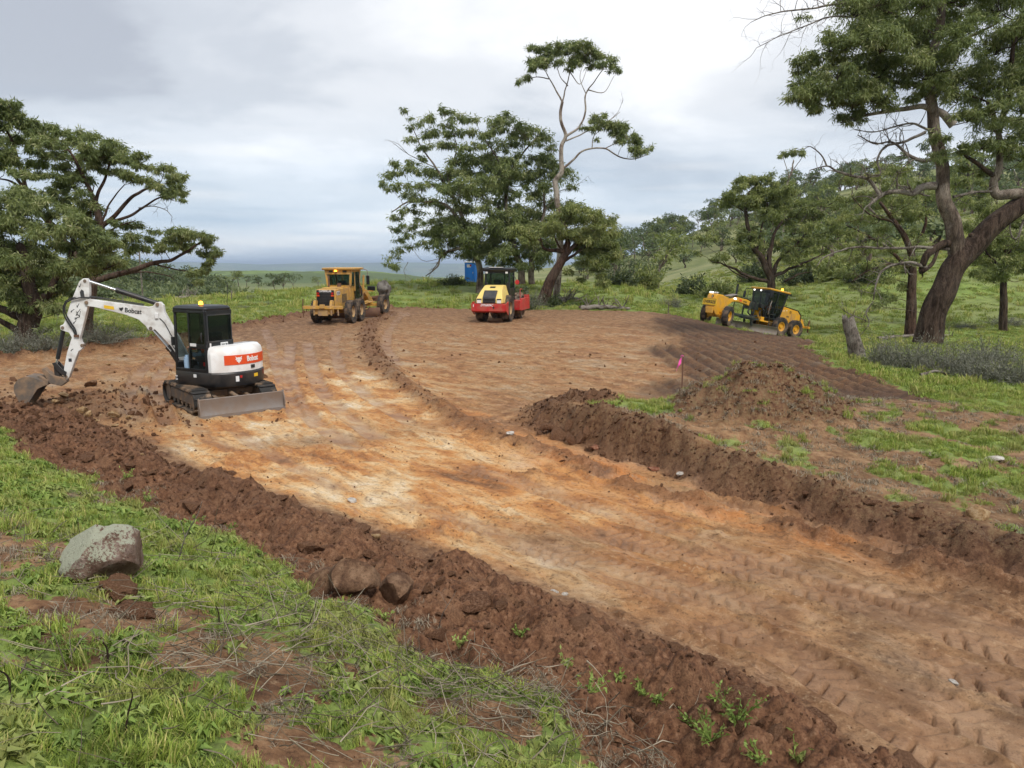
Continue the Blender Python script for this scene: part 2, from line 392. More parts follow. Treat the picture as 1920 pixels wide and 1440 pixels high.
ga = np.stack([GM['grass'], GM['ochre'], GM['dark'], GM['berm']], 1).astype(np.float32)
gb = np.stack([GM['smear'], GM['orange'], GM['straw'], GM['far']], 1).astype(np.float32)

# ---- node helper for materials
class NT:
    def __init__(s, name):
        s.m = bpy.data.materials.new(name); s.m.use_nodes = True
        s.n, s.l = s.m.node_tree.nodes, s.m.node_tree.links
        s.n.clear()
        s.out = s.n.new('ShaderNodeOutputMaterial')
        s.bsdf = s.n.new('ShaderNodeBsdfPrincipled')
        s.l.new(s.bsdf.outputs[0], s.out.inputs[0])
    def put(s, sock, v):
        if isinstance(v, (int, float)): sock.default_value = v
        elif isinstance(v, (tuple, list)): sock.default_value = (*v, 1) if (len(v) == 3 and sock.type == 'RGBA') else v
        else: s.l.new(v, sock)
    def math(s, op, a, b=0.0, clamp=False):
        n = s.n.new('ShaderNodeMath'); n.operation = op; n.use_clamp = clamp
        s.put(n.inputs[0], a); s.put(n.inputs[1], b); return n.outputs[0]
    def mix(s, f, a, b, mode='MIX'):
        n = s.n.new('ShaderNodeMix'); n.data_type = 'RGBA'; n.blend_type = mode
        s.put(n.inputs[0], f); s.put(n.inputs[6], a); s.put(n.inputs[7], b); return n.outputs[2]
    def noise(s, scale, detail=4, rough=.55, vec=None, dist=0.0):
        n = s.n.new('ShaderNodeTexNoise'); n.inputs['Scale'].default_value = scale; n.inputs['Detail'].default_value = detail
        n.inputs['Roughness'].default_value = rough; n.inputs['Distortion'].default_value = dist
        s.l.new(vec if vec is not None else s.obj(), n.inputs[0]); return n.outputs[0]
    def obj(s):
        if not hasattr(s, '_tc'): s._tc = s.n.new('ShaderNodeTexCoord')
        return s._tc.outputs['Object']
    def mapped(s, scale=(1, 1, 1), rot=(0, 0, 0), loc=(0, 0, 0), vec=None):
        m = s.n.new('ShaderNodeMapping'); m.inputs['Scale'].default_value = scale
        m.inputs['Rotation'].default_value = rot; m.inputs['Location'].default_value = loc
        s.l.new(vec if vec is not None else s.obj(), m.inputs[0]); return m.outputs[0]
    def ramp(s, f, stops, interp='LINEAR'):
        r = s.n.new('ShaderNodeValToRGB'); e = r.color_ramp.elements; r.color_ramp.interpolation = interp
        while len(e) < len(stops): e.new(.5)
        for k, (p, c) in zip(e, stops):
            k.position = p; k.color = (*c, 1) if not isinstance(c, (int, float)) else (c, c, c, 1)
        s.put(r.inputs[0], f); return r.outputs[0]
    def attr(s, name):
        a = s.n.new('ShaderNodeAttribute'); a.attribute_name = name; return a
    def sepc(s, c):
        q = s.n.new('ShaderNodeSeparateColor'); s.l.new(c, q.inputs[0]); return q.outputs
    def bump(s, h, strength=.5, dist=.02, base=None):
        b = s.n.new('ShaderNodeBump'); b.inputs['Strength'].default_value = strength; b.inputs['Distance'].default_value = dist
        s.put(b.inputs['Height'], h)
        if base is not None: s.l.new(base, b.inputs['Normal'])
        return b.outputs[0]
    def fin(s, color, rough=.8, normal=None, spec=.3, metal=0.0):
        s.put(s.bsdf.inputs['Base Color'], color); s.put(s.bsdf.inputs['Roughness'], rough)
        s.put(s.bsdf.inputs['Specular IOR Level'], spec); s.put(s.bsdf.inputs['Metallic'], metal)
        if normal is not None: s.l.new(normal, s.bsdf.inputs['Normal'])
        return s.m

def ground_material():
    t = NT('earth_and_grass')
    A, B = t.attr('ga'), t.attr('gb')
    a, b = t.sepc(A.outputs['Color']), t.sepc(B.outputs['Color'])
    grass, ochre, dark, berm = a[0], a[1], a[2], A.outputs['Alpha']
    smear, orange, straw, far = b[0], b[1], b[2], B.outputs['Alpha']
    along = t.mapped(rot=(0, 0, -2.29))                     # x runs with the road
    n_big = t.noise(.55, 5, .6, t.mapped((.7, 1.2, 1), vec=along), .4)
    n_mid = t.noise(2.6, 8, .68); n_fine = t.noise(15, 9, .72); n_grit = t.noise(60, 5, .75)
    n_st = t.noise(1.0, 10, .68, t.mapped((.8, 1.9, 1), vec=along), .5)
    n_st2 = t.noise(1.0, 9, .7, t.mapped((1.6, 5.5, 1), loc=(4, 9, 0), vec=along), .6)
    tan = t.ramp(n_mid, [(.36, (.10, .050, .026)), (.46, (.165, .085, .042)), (.54, (.235, .130, .066)), (.64, (.33, .20, .108))])
    mixn = t.math('ADD', t.math('MULTIPLY', n_st, .55), t.math('MULTIPLY', n_big, .45))
    och = t.ramp(mixn, [(.37, (.17, .078, .034)), (.43, (.36, .150, .050)), (.48, (.50, .240, .082)), (.53, (.57, .355, .165)), (.58, (.63, .47, .28)), (.64, (.68, .58, .44))])
    fo = t.math('MULTIPLY', ochre, t.ramp(n_st2, [(.34, .25), (.52, 1.0)]), True)
    c = t.mix(fo, tan, och)
    c = t.mix(t.math('MULTIPLY', orange, t.ramp(n_st, [(.44, 0.0), (.54, .85)]), True), c, (.45, .18, .055))
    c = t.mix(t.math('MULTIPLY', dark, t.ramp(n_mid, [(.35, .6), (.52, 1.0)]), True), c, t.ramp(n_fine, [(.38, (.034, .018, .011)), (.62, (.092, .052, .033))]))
    pale = t.ramp(n_st2, [(.55, 0.0), (.66, .75)])
    c = t.mix(t.math('MULTIPLY', pale, t.math('SUBTRACT', 1.0, dark), True), c, (.36, .225, .135))
    sm = t.mix(t.ramp(n_st, [(.4, 0.0), (.6, 1.0)]), (.225, .122, .066), (.35, .21, .122))
    c = t.mix(t.math('MULTIPLY', smear, .5), c, sm)
    # specks and crumbs of darker and lighter earth
    nsm = t.math('SUBTRACT', 1.0, t.math('MULTIPLY', smear, .45))
    c = t.mix(t.math('MULTIPLY', nsm, t.ramp(n_fine, [(.37, .95), (.47, 0.0)])), c, t.mix(.62, c, (.05, .024, .013)))
    c = t.mix(t.math('MULTIPLY', t.math('MULTIPLY', nsm, t.ramp(n_fine, [(.56, 0.0), (.68, .5)])), t.math('SUBTRACT', 1.0, dark)), c, (.50, .36, .22))
    bc = t.ramp(n_fine, [(.36, (.052, .022, .012)), (.47, (.115, .052, .026)), (.56, (.17, .083, .043)), (.68, (.26, .145, .085))])
    bc = t.mix(t.ramp(n_mid, [(.47, 0.0), (.60, .7)]), bc, t.ramp(n_grit, [(.38, (.11, .052, .026)), (.62, (.225, .125, .068))]))
    bc = t.mix(t.ramp(n_big, [(.36, .6), (.48, 0.0)]), bc, t.mix(.55, bc, (.045, .021, .012)))
    c = t.mix(t.math('MULTIPLY', berm, t.ramp(n_mid, [(.3, .8), (.5, 1.0)])), c, bc)
    c = t.mix(t.math('MULTIPLY', straw, t.ramp(n_fine, [(.46, 0.0), (.58, .75)])), c, t.mix(t.ramp(n_grit, [(.4, 0.0), (.6, 1.0)]), (.085, .085, .035), (.20, .165, .085)))
    c = t.mix(t.math('MULTIPLY', nsm, t.ramp(n_grit, [(.36, .55), (.47, 0.0)])), c, t.mix(.6, c, (.04, .02, .012)))
    # grass seen as a mass
    gn = t.noise(1.1, 9, .66); gf = t.noise(7, 9, .74); gfar = t.noise(.07, 10, .7)
    gc = t.ramp(gn, [(.34, (.095, .125, .028)), (.46, (.150, .215, .042)), (.56, (.21, .285, .058)), (.68, (.27, .285, .095))])
    gc = t.mix(t.ramp(gf, [(.38, .75), (.50, 0.0)]), gc, (.052, .058, .020))
    gc = t.mix(t.ramp(gf, [(.56, 0.0), (.68, .6)]), gc, (.23, .27, .085))
    gc = t.mix(t.ramp(gfar, [(.42, 0.0), (.58, .6)]), gc, (.19, .195, .082))
    sepp = t.n.new('ShaderNodeSeparateXYZ'); t.l.new(t.obj(), sepp.inputs[0])
    hillm = t.n.new('ShaderNodeMapRange'); hillm.inputs[1].default_value = 75; hillm.inputs[2].default_value = 130; t.l.new(sepp.outputs[1], hillm.inputs[0])
    gc = t.mix(t.math('MULTIPLY', hillm.outputs[0], .8), gc, t.mix(t.ramp(gfar, [(.42, 0.0), (.56, 1.0)]), (.135, .150, .060), (.25, .245, .115)))
    # far fields: paddocks of different crops
    vo = t.n.new('ShaderNodeTexVoronoi'); vo.inputs['Scale'].default_value = .0035; t.l.new(t.mapped((1, .55, 0), (0, 0, .4)), vo.inputs[0])
    vf = t.sepc(vo.outputs['Color'])
    fc_ = t.ramp(vf[0], [(.0, (.05, .075, .03)), (.3, (.09, .14, .04)), (.55, (.15, .21, .06)), (.75, (.24, .23, .12)), (.9, (.06, .08, .04))], 'CONSTANT')
    fc_ = t.mix(t.ramp(t.noise(.02, 8, .75), [(.5, 0.0), (.56, .85)]), fc_, (.028, .042, .022))
    gc = t.mix(far, gc, t.mix(.6, (.14, .19, .06), fc_))
    gk = t.math('ADD', grass, t.math('MULTIPLY', t.math('SUBTRACT', n_fine, .5), 2.0))
    gk = t.math('ADD', gk, t.math('MULTIPLY', t.math('SUBTRACT', n_mid, .5), 1.2))
    gk = t.ramp(gk, [(.36, 0.0), (.60, 1.0)])
    gk = t.math('MULTIPLY', gk, t.ramp(grass, [(.02, 0.0), (.15, 1.0)]))
    c = t.mix(gk, c, gc)
    h = t.math('ADD', t.math('MULTIPLY', n_fine, 1.0), t.math('MULTIPLY', n_grit, .5))
    h = t.math('ADD', h, t.math('MULTIPLY', n_mid, 1.2))
    nb = t.bump(h, .45, .022)
    ro = t.mix(t.math('MULTIPLY', smear, .8), (.88, .88, .88), (.48, .48, .48))
    return t.fin(c, ro, nb, .25)
M_EARTH = ground_material()

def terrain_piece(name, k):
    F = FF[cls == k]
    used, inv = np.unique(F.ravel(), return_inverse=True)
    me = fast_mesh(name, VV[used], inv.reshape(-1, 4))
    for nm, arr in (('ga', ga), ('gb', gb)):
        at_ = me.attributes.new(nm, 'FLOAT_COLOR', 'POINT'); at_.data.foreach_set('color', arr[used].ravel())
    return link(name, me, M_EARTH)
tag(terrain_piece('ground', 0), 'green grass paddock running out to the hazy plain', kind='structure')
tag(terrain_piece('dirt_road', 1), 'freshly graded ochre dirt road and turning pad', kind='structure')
BERM = tag(terrain_piece('soil_berm', 2), 'long lumpy red-brown soil berm along the near side of the dirt road', 'soil berm')
BANKO = tag(terrain_piece('earth_bank', 3), 'low dark cut earth bank on the right of the road, below the grass shelf', 'earth bank')
MOUNDO = tag(terrain_piece('soil_mound', 4), 'conical mound of scraped topsoil and dead grass beside the flagged stake', 'soil mound')
WINDO = tag(terrain_piece('soil_windrow', 5), 'low ridge of loose soil left by the grader down the middle of the pad', 'soil ridge')
# ------------------------------------------------------------------ wood and leaves
def leaf_material(name, stops, transl=.3, patch=False):
    t = NT(name)
    lv = t.attr('lv').outputs['Fac']
    c = t.ramp(lv, stops)
    if patch:
        gp = t.n.new('ShaderNodeNewGeometry'); pz = t.noise(1.3, 6, .65, gp.outputs['Position'])
        c = t.mix(t.ramp(pz, [(.46, 0.0), (.60, .6)]), c, (.30, .27, .10)); c = t.mix(t.ramp(pz, [(.38, .45), (.46, 0.0)]), c, (.07, .11, .022))
    t.fin(c, .55, None, .3)
    tr = t.n.new('ShaderNodeBsdfTranslucent'); t.l.new(t.mix(.5, c, (.16, .20, .03)), tr.inputs[0])
    mx = t.n.new('ShaderNodeMixShader'); mx.inputs[0].default_value = transl
    t.l.new(t.bsdf.outputs[0], mx.inputs[1]); t.l.new(tr.outputs[0], mx.inputs[2]); t.l.new(mx.outputs[0], t.out.inputs[0])
    return t.m
M_LEAF_DK = leaf_material('gum_leaf_dark', [(0, (0.103, 0.137, 0.050)), (.45, (0.193, 0.238, 0.084)), (.8, (0.323, 0.359, 0.139)), (1, (0.521, 0.510, 0.272))], 0.42)
M_LEAF_OL = leaf_material('gum_leaf_olive', [(0, (0.116, 0.144, 0.051)), (.45, (0.217, 0.255, 0.083)), (.8, (0.346, 0.371, 0.129)), (1, (0.500, 0.475, 0.218))], 0.42)
M_LEAF_FAR = leaf_material('gum_leaf_hill', [(0, (0.069, 0.097, 0.048)), (.5, (0.121, 0.158, 0.072)), (1, (0.237, 0.266, 0.121))], 0.35)
M_LEAF_GREY = leaf_material('shrub_leaf_grey', [(0, (0.077, 0.077, 0.056)), (.5, (0.156, 0.156, 0.119)), (1, (0.300, 0.294, 0.237))], .15)
M_LEAF_DKB = leaf_material('shrub_leaf_dark', [(0, (0.033, 0.048, 0.021)), (.5, (0.063, 0.084, 0.033)), (1, (0.128, 0.150, 0.063))], .15)
M_GRASS = leaf_material('grass_blade', [(0, (0.120, 0.168, 0.029)), (.4, (0.225, 0.311, 0.048)), (.75, (0.375, 0.467, 0.084)), (1, (0.630, 0.544, 0.204))], .35, True)
M_WEED = leaf_material('weed_leaf', [(0, (0.131, 0.200, 0.040)), (.5, (0.235, 0.344, 0.069)), (1, (0.414, 0.507, 0.138))], .3, True)
M_STRAW = leaf_material('dry_stem', [(0, (.09, .070, .045)), (.5, (.20, .165, .115)), (1, (.40, .34, .25))], .05)

def bark_material(name, dark, mid, pale, pale_amt=.5, scale=1.0):
    t = NT(name)
    ve = t.mapped((3 * scale, 3 * scale, .55 * scale))
    n1 = t.noise(2.2, 7, .65, ve, .6); n2 = t.noise(.9 * scale, 4, .55); n3 = t.noise(11, 6, .7, ve)
    c = t.ramp(n1, [(.40, dark), (.58, mid)])
    c = t.mix(t.ramp(n2, [(.52 - .12 * pale_amt, 0.0), (.60 - .08 * pale_amt, pale_amt)]), c, pale)
    c = t.mix(t.ramp(n3, [(.38, .8), (.50, 0.0)]), c, dark)
    h = t.math('ADD', n1, t.math('MULTIPLY', n3, .5))
    return t.fin(c, .88, t.bump(h, .9, .06), .15)
M_BARK_DK = bark_material('bark_rough_dark', (.022, .014, .010), (.085, .058, .042), (.15, .115, .088), .25)
M_BARK_RED = bark_material('bark_red_brown', (.026, .014, .010), (.105, .062, .044), (.18, .14, .11), .3)
M_BARK_PALE = bark_material('bark_smooth_pale', (.085, .062, .048), (.24, .185, .145), (.44, .39, .33), .75)
M_BARK_MIX = bark_material('bark_half_shed', (.050, .036, .027), (.15, .112, .085), (.34, .29, .235), .6)
M_DEAD = bark_material('dead_grey_wood', (.07, .055, .045), (.21, .175, .145), (.38, .34, .29), .6, 3.0)

class Geo:
    def __init__(s): s.V, s.F, s.A, s.n = [], [], [], 0
    def add(s, V, F, a=None):
        V = np.asarray(V, dtype=np.float32); F = np.asarray(F, dtype=np.int32)
        s.V.append(V); s.F.append(F + s.n); s.n += len(V)
        s.A.append(np.full(len(V), .5, dtype=np.float32) if a is None else np.asarray(a, dtype=np.float32))
    def tube(s, P, R, sides=6, cap=True, rough=0.0):
        P = np.asarray(P, dtype=np.float64); R = np.asarray(R, dtype=np.float64); n = len(P)
        T = np.gradient(P, axis=0); T /= np.linalg.norm(T, axis=1)[:, None] + 1e-9
        up = np.array([0, 0, 1.0]) if abs(T[0][2]) < .85 else np.array([1.0, 0, 0])
        N = np.zeros_like(P); N[0] = np.cross(T[0], up); N[0] /= np.linalg.norm(N[0]) + 1e-9
        for i in range(1, n):
            v = N[i - 1] - T[i] * np.dot(N[i - 1], T[i]); N[i] = v / (np.linalg.norm(v) + 1e-9)
        B = np.cross(T, N)
        th = np.linspace(0, 2 * np.pi, sides, endpoint=False)
        R2 = np.repeat(R[:, None], sides, 1)
        if rough:
            sl_ = np.concatenate([[0], np.cumsum(np.linalg.norm(np.diff(P, axis=0), axis=1))])[:, None]
            cx_, sx_ = np.cos(th)[None, :] + 0 * sl_, np.sin(th)[None, :] + 0 * sl_
            R2 = R2 * (1 + rough * (pn(cx_ * 1.6 + sl_ * .35, sx_ * 1.6 + 3, 15) + .8 * pn(cx_ * 5 + sl_ * .5, sx_ * 5 + sl_ * .3, 16) + .5 * pn(cx_ * 9, sx_ * 9 + sl_ * .5, 17)))
        ring = P[:, None, :] + R2[:, :, None] * (np.cos(th)[None, :, None] * N[:, None, :] + np.sin(th)[None, :, None] * B[:, None, :])
        V = ring.reshape(-1, 3)
        i, j = np.meshgrid(np.arange(n - 1), np.arange(sides), indexing='ij'); j2 = (j + 1) % sides
        F = np.stack([i * sides + j, i * sides + j2, (i + 1) * sides + j2, (i + 1) * sides + j], -1).reshape(-1, 4)
        if cap:
            V = np.vstack([V, P[-1:] + T[-1:] * R[-1]]); k = len(V) - 1
            jj = np.arange(sides)
            F = np.vstack([F, np.stack([(n - 1) * sides + jj, (n - 1) * sides + (jj + 1) % sides, np.full(sides, k), np.full(sides, k)], -1)])
        s.add(V, F)
    def leaves(s, P, D, L, Wd, lv, rng):
        n = len(P)
        side = np.cross(D, rng.normal(size=(n, 3))); side /= np.linalg.norm(side, axis=1)[:, None] + 1e-9
        L = np.broadcast_to(L, (n,))[:, None]; Wd = np.broadcast_to(Wd, (n,))[:, None]
        mid = P + D * L * .45
        V = np.stack([P, mid + side * Wd * .5, P + D * L, mid - side * Wd * .5], 1).reshape(-1, 3)
        F = np.arange(4 * n).reshape(n, 4)
        s.add(V, F, np.repeat(lv, 4))
    def mesh(s, name, smooth=True, attr=False):
        F = np.vstack(s.F); V = np.vstack(s.V)
        # triangles are stored as quads with a repeated corner: split them off
        tri = F[:, 2] == F[:, 3]
        if tri.any():
            me = bpy.data.meshes.new(name)
            q, t3 = F[~tri], F[tri][:, :3]
            me.vertices.add(len(V)); me.vertices.foreach_set('co', V.ravel().astype(np.float32))
            me.loops.add(q.size + t3.size); me.loops.foreach_set('vertex_index', np.concatenate([q.ravel(), t3.ravel()]).astype(np.int32))
            me.polygons.add(len(q) + len(t3))
            ls = np.concatenate([np.arange(len(q)) * 4, len(q) * 4 + np.arange(len(t3)) * 3]).astype(np.int32)
            me.polygons.foreach_set('loop_start', ls)
            me.polygons.foreach_set('use_smooth', np.full(len(ls), smooth, dtype=bool)); me.update(calc_edges=True)
        else: me = fast_mesh(name, V, F, smooth)
        if attr:
            a = me.attributes.new('lv', 'FLOAT', 'POINT'); a.data.foreach_set('value', np.concatenate(s.A))
        return me

def catmull(P, step):
    P = np.asarray(P, dtype=np.float64)
    Q = np.vstack([2 * P[0] - P[1], P, 2 * P[-1] - P[-2]]); out = []; par = []
    for i in range(1, len(Q) - 2):
        n = max(2, int(np.linalg.norm(Q[i + 1] - Q[i]) / step))
        t = np.linspace(0, 1, n, endpoint=False)[:, None]
        p0, p1, p2, p3 = Q[i - 1], Q[i], Q[i + 1], Q[i + 2]
        out.append(.5 * ((2 * p1) + (-p0 + p2) * t + (2 * p0 - 5 * p1 + 4 * p2 - p3) * t ** 2 + (-p0 + 3 * p1 - 3 * p2 + p3) * t ** 3))
        par.append((i - 1 + t[:, 0]) / (len(P) - 1))
    out.append(P[-1:]); par.append([1.0])
    return np.vstack(out), np.concatenate(par)

class Tree:
    """A gum tree: limbs are drawn as curves in space, crown clumps hang on twigs that grow from the nearest limb."""
    def __init__(s, name, label, Y, seed, bark, leafm, leaf=(.3, .08), dens=30, group=None, conv=None, sides=9):
        s.rng = np.random.default_rng(seed); s.Y = Y; s.wood = Geo(); s.dead = Geo(); s.deads = []; s.parts = []; s.crown = Geo()
        s.bark, s.leafm, s.leaf, s.dens = bark, leafm, leaf, dens
        s.conv = conv or (lambda X, Z: (X, Z)); s.name, s.label, s.group = name, label, group
        s.pts = []; s.sides = sides; s.base = None
        s.mpp = Y / FPX
    def w(s, p):
        u, v = s.conv(p[0], p[1]); dy = p[2] if len(p) > 2 else 0.0
        return np.array(at(u, v, s.Y + dy))
    def limb(s, path, r0, r1, wig=.5, dead=False, sides=None, ground=False, flare=0, part=None):
        P = np.array([s.w(p) for p in path])
        if ground:
            P[0][2] = H(P[0][0], P[0][1]) - .15; s.base = P[0].copy(); s.base[2] += .15
        L = np.linalg.norm(np.diff(P, axis=0), axis=1).sum()
        Q, par = catmull(P, max(.10, L / (90 if r0 > .25 else 40)))
        R = r0 + (r1 - r0) * par ** .85
        if flare: R = R * (1 + flare * np.exp(-par * 14))
        k = wig * np.minimum(R * 1.3, .25)[:, None] * np.minimum(par * 6, 1)[:, None]
        ph = s.rng.uniform(0, 50); d = par * L * (.55 if r0 > .25 else 1.3) + ph
        Q = Q + k * np.stack([pn(d, d * 0, 3), pn(d, d * 0 + 7, 4), .6 * pn(d, d * 0 + 13, 5)], 1)
        R = R * (1 + .09 * pn(d * .35, d * 0 + 21, 6))
        g_ = s.dead if dead else s.wood
        if part: g_ = Geo(); s.parts.append((part[0], g_, part[1]))
        g_.tube(Q, R, sides or (26 if r0 > .25 else s.sides if r0 > .12 else 6), True, .11 if r0 > .25 else .05 if r0 > .12 else 0.0)
        if not dead: s.pts.append(np.hstack([Q, R[:, None]]))
        return Q, R
    def twig(s, p, d, L, r, depth, geo, curl=.5, kids=2):
        n = 5; Q = [p]; dd = d / np.linalg.norm(d)
        for i in range(n):
            dd = dd + s.rng.normal(size=3) * curl * .42; dd /= np.linalg.norm(dd); Q.append(Q[-1] + dd * L / n)
        R = np.linspace(r, r * .35, n + 1); geo.tube(np.array(Q), R, 4)
        if depth > 0:
            for k in range(kids):
                i = s.rng.integers(2, n + 1); dv = dd + s.rng.normal(size=3) * .75; dv[1] *= .8
                s.twig(Q[i], dv, L * s.rng.uniform(.5, .75), R[i] * .75, depth - 1, geo, curl, kids)
    def bare(s, path, r0, r1, n=10, tl=1.2, depth=2, up=.3, dead=True):
        if dead: s.dead = Geo(); s.deads.append(s.dead)
        Q, R = s.limb(path, r0, r1, .9, dead=dead)
        g = s.dead if dead else s.wood
        for i in np.linspace(len(Q) * .25, len(Q) - 1, n).astype(int):
            T = Q[min(i + 1, len(Q) - 1)] - Q[i - 1]; T /= np.linalg.norm(T) + 1e-9
            d = T * .6 + s.rng.normal(size=3) * .7 + np.array([0, 0, up])
            s.twig(Q[i], d, tl * s.rng.uniform(.5, 1.1), max(R[i] * .5, .012), depth, g)
    def clump(s, c, rx, ry, rz, dens=1.0, twigs=True):
        rng = s.rng; L, Wd = s.leaf[0] * .95, s.leaf[1] * .80
        area = 4 * (rx * rz)
        n = int(area * s.dens * dens * 5.0)
        k = max(5, int(n / 95))
        u = rng.normal(size=(k, 3)); u /= np.linalg.norm(u, axis=1)[:, None]
        u[:, 2] = np.where(u[:, 2] < -.25, -u[:, 2] * .6, u[:, 2])
        rad = rng.uniform(.15, 1.05, k)[:, None] ** .6
        pc = c + u * rad * np.array([rx, ry, rz])
        pr = .50 * min(rx, rz) * rng.uniform(.5, 1.4, k)
        if twigs and s.pts:
            A = np.vstack(s.pts); core = c - np.array([0, 0, .35 * rz])
            dd = np.linalg.norm(A[:, :3] - core, axis=1) + 1.2 * np.maximum(0, A[:, 2] - core[2]) - A[:, 3] * 1.5
            a = A[np.argmin(dd)]
            if np.linalg.norm(a[:3] - core) > .15:
                mid = (a[:3] + core) / 2 + rng.normal(size=3) * .12 * np.linalg.norm(a[:3] - core) - np.array([0, 0, .06 * np.linalg.norm(a[:3] - core)])
                Q, par = catmull(np.array([a[:3], mid, core]), .35)
                r = min(a[3] * .6, .012 + .02 * max(rx, rz))
                s.wood.tube(Q, r + (r * .5 - r) * par, 5)
                s.pts.append(np.hstack([Q[len(Q) // 2:], np.full((len(Q) - len(Q) // 2, 1), r * .5)]))
            for i in range(0, k, 2):
                m2 = (core + pc[i]) / 2 + rng.normal(size=3) * .12 * rx
                s.wood.tube(np.array([core, m2, pc[i]]), [.018 * rx ** .5, .012, .006], 4, False)
        which = rng.integers(0, k, n)
        q = rng.normal(size=(n, 3)); q /= np.linalg.norm(q, axis=1)[:, None]
        q *= np.abs(rng.normal(.55, .32, n))[:, None]
        P = pc[which] + q * pr[which][:, None] * np.array([1.15, 1.15, .8])
        D = q * .55 + rng.normal(size=(n, 3)) * .55 + np.array([0, 0, -.75]); D /= np.linalg.norm(D, axis=1)[:, None]
        tone = rng.uniform(.2, .75, k)
        lv = np.clip(tone[which] + rng.normal(size=n) * .17 + .12 * q[:, 2], 0, 1)
        s.crown.leaves(P, D, L * rng.uniform(.65, 1.3, n), Wd * rng.uniform(.7, 1.3, n), lv, rng)
    def clumps(s, items, dens=1.0, depth=.8):
        for it in items:
            X, Z, r = it[:3]; dy = it[3] if len(it) > 3 else s.rng.uniform(-1, 1) * depth
            fl = it[4] if len(it) > 4 else .78
            u, v = s.conv(X, Z); u2, _ = s.conv(X + r, Z)
            R = (u2 - u) * s.mpp * (1 + dy / s.Y)
            s.clump(np.array(at(u, v, s.Y + dy)), R, R, R * fl, dens)
    def fill(s, poly, r, dens=1.0, depth=3.0, jit=.25, sep=1.15, fl=.75):
        poly = np.array(poly, dtype=float); lo, hi = poly.min(0), poly.max(0)
        got = []
        def inside(p):
            x, y = p; c = False; j = len(poly) - 1
            for i in range(len(poly)):
                if (poly[i][1] > y) != (poly[j][1] > y) and x < (poly[j][0] - poly[i][0]) * (y - poly[i][1]) / (poly[j][1] - poly[i][1] + 1e-9) + poly[i][0]: c = not c
                j = i
            return c
        for _ in range(6000):
            p = s.rng.uniform(lo, hi)
            if not inside(p): continue
            if all(np.hypot(*(p - g)) > r * sep for g in got): got.append(p)
        cen = poly.mean(0); ext = (hi - lo) / 2
        for p in got:
            e = min(1, np.hypot(*((p - cen) / ext)))
            dy = s.rng.uniform(-1, 1) * depth * math.sqrt(max(.05, 1 - e * e * .8))
            s.clumps([(p[0], p[1], r * s.rng.uniform(1 - jit, 1 + jit), dy, fl)], dens)
    def build(s):
        b = Vector(s.base) if s.base is not None else Vector((0, 0, 0))
        root = empty(s.name, b)
        tag(root, s.label, 'tree', s.group)
        def put(nm, geo, m, attr=False, smooth=True):
            if not geo.n: return
            me = geo.mesh(nm, smooth, attr)
            me.transform(Matrix.Translation(-b)); link(nm, me, m, root)
        [put(nm, g_, m_) for nm, g_, m_ in s.parts]
        put('trunk', s.wood, s.bark); [put('dead_branch', g_, M_DEAD) for g_ in s.deads]; put('crown', s.crown, s.leafm, True, False)
        TREE_LEAVES.append((s.label[:40], sum(len(f) for f in s.crown.F), sum(len(f) for f in s.wood.F)))
        return root
TREE_LEAVES = []

# conversions of survey sketches
z4 = lambda X, Z: (690 + X / 2.667, 60 + Z / 2.667)
z5 = lambda X, Z: (1260 + X / 1.895, Z / 1.895)
z6 = lambda X, Z: (X / 3.0, 160 + Z / 3.0)

# ---- near left: two spreading gums
t = Tree('gum_tree', 'dense dark gum tree at the left edge, its low crown hanging behind the excavator bucket', 29.5, 21, M_BARK_DK, M_LEAF_DK, (.21, .048), 225, conv=z6)
t.limb([(150, 1500), (165, 1330), (200, 1230), (150, 1050), (110, 900)], .42, .16, .5, ground=True, flare=.4)
t.limb([(165, 1330), (60, 1280), (-60, 1230), (-160, 1140)], .20, .09)
t.limb([(110, 1400), (40, 1340), (-40, 1300)], .16, .08)
t.limb([(190, 1240), (280, 1150), (380, 1000), (420, 860)], .18, .06)
t.limb([(150, 1050), (40, 930), (-60, 800)], .16, .06)
t.bare([(60, 1230), (150, 1250), (250, 1260), (330, 1290)], .07, .03, 5, .7, 1)
t.fill([(-160, 640), (120, 610), (330, 690), (480, 760), (600, 900), (620, 1040), (480, 1060), (330, 1090), (180, 1150), (20, 1220), (-160, 1200)], 85, 1.0, 1.8, sep=.95)
t.fill([(-160, 1000), (60, 980), (200, 1060), (320, 1120), (330, 1260), (200, 1290), (60, 1200), (-160, 1280)], 70, .9, 1.6, sep=1.0)
t.clumps([(450, 1180, 55), (330, 1140, 60), (60, 1180, 75), (-40, 1060, 90), (540, 1000, 60), (560, 930, 55), (250, 1380, 40), (330, 1060, 60, -1)])
t.build()
t = Tree('gum_tree', 'tall spreading gum tree on the left with a long bough reaching over the excavator', 35, 22, M_BARK_RED, M_LEAF_DK, (.23, .052), 205, conv=z6)
t.limb([(480, 1480), (470, 1350), (500, 1180), (520, 1040), (560, 880), (560, 780), (530, 640)], .42, .12, .5, ground=True, flare=.4)
t.limb([(500, 1110), (620, 1075), (750, 1040), (860, 1000), (960, 985), (1060, 930), (1130, 880)], .17, .04, .9)
t.limb([(860, 1000), (960, 1030), (1080, 1050), (1150, 1060)], .05, .015, .9)
t.limb([(700, 1060), (820, 1050), (940, 1070), (980, 1090)], .05, .015, .9)
t.limb([(560, 800), (640, 740), (720, 650), (790, 600), (880, 560)], .13, .04, .7)
t.limb([(600, 770), (720, 740), (800, 690), (880, 640), (940, 620)], .08, .03, .7)
t.limb([(530, 640), (480, 540), (430, 430), (380, 360)], .11, .04)
t.limb([(530, 680), (560, 590), (600, 500), (620, 420)], .09, .04)
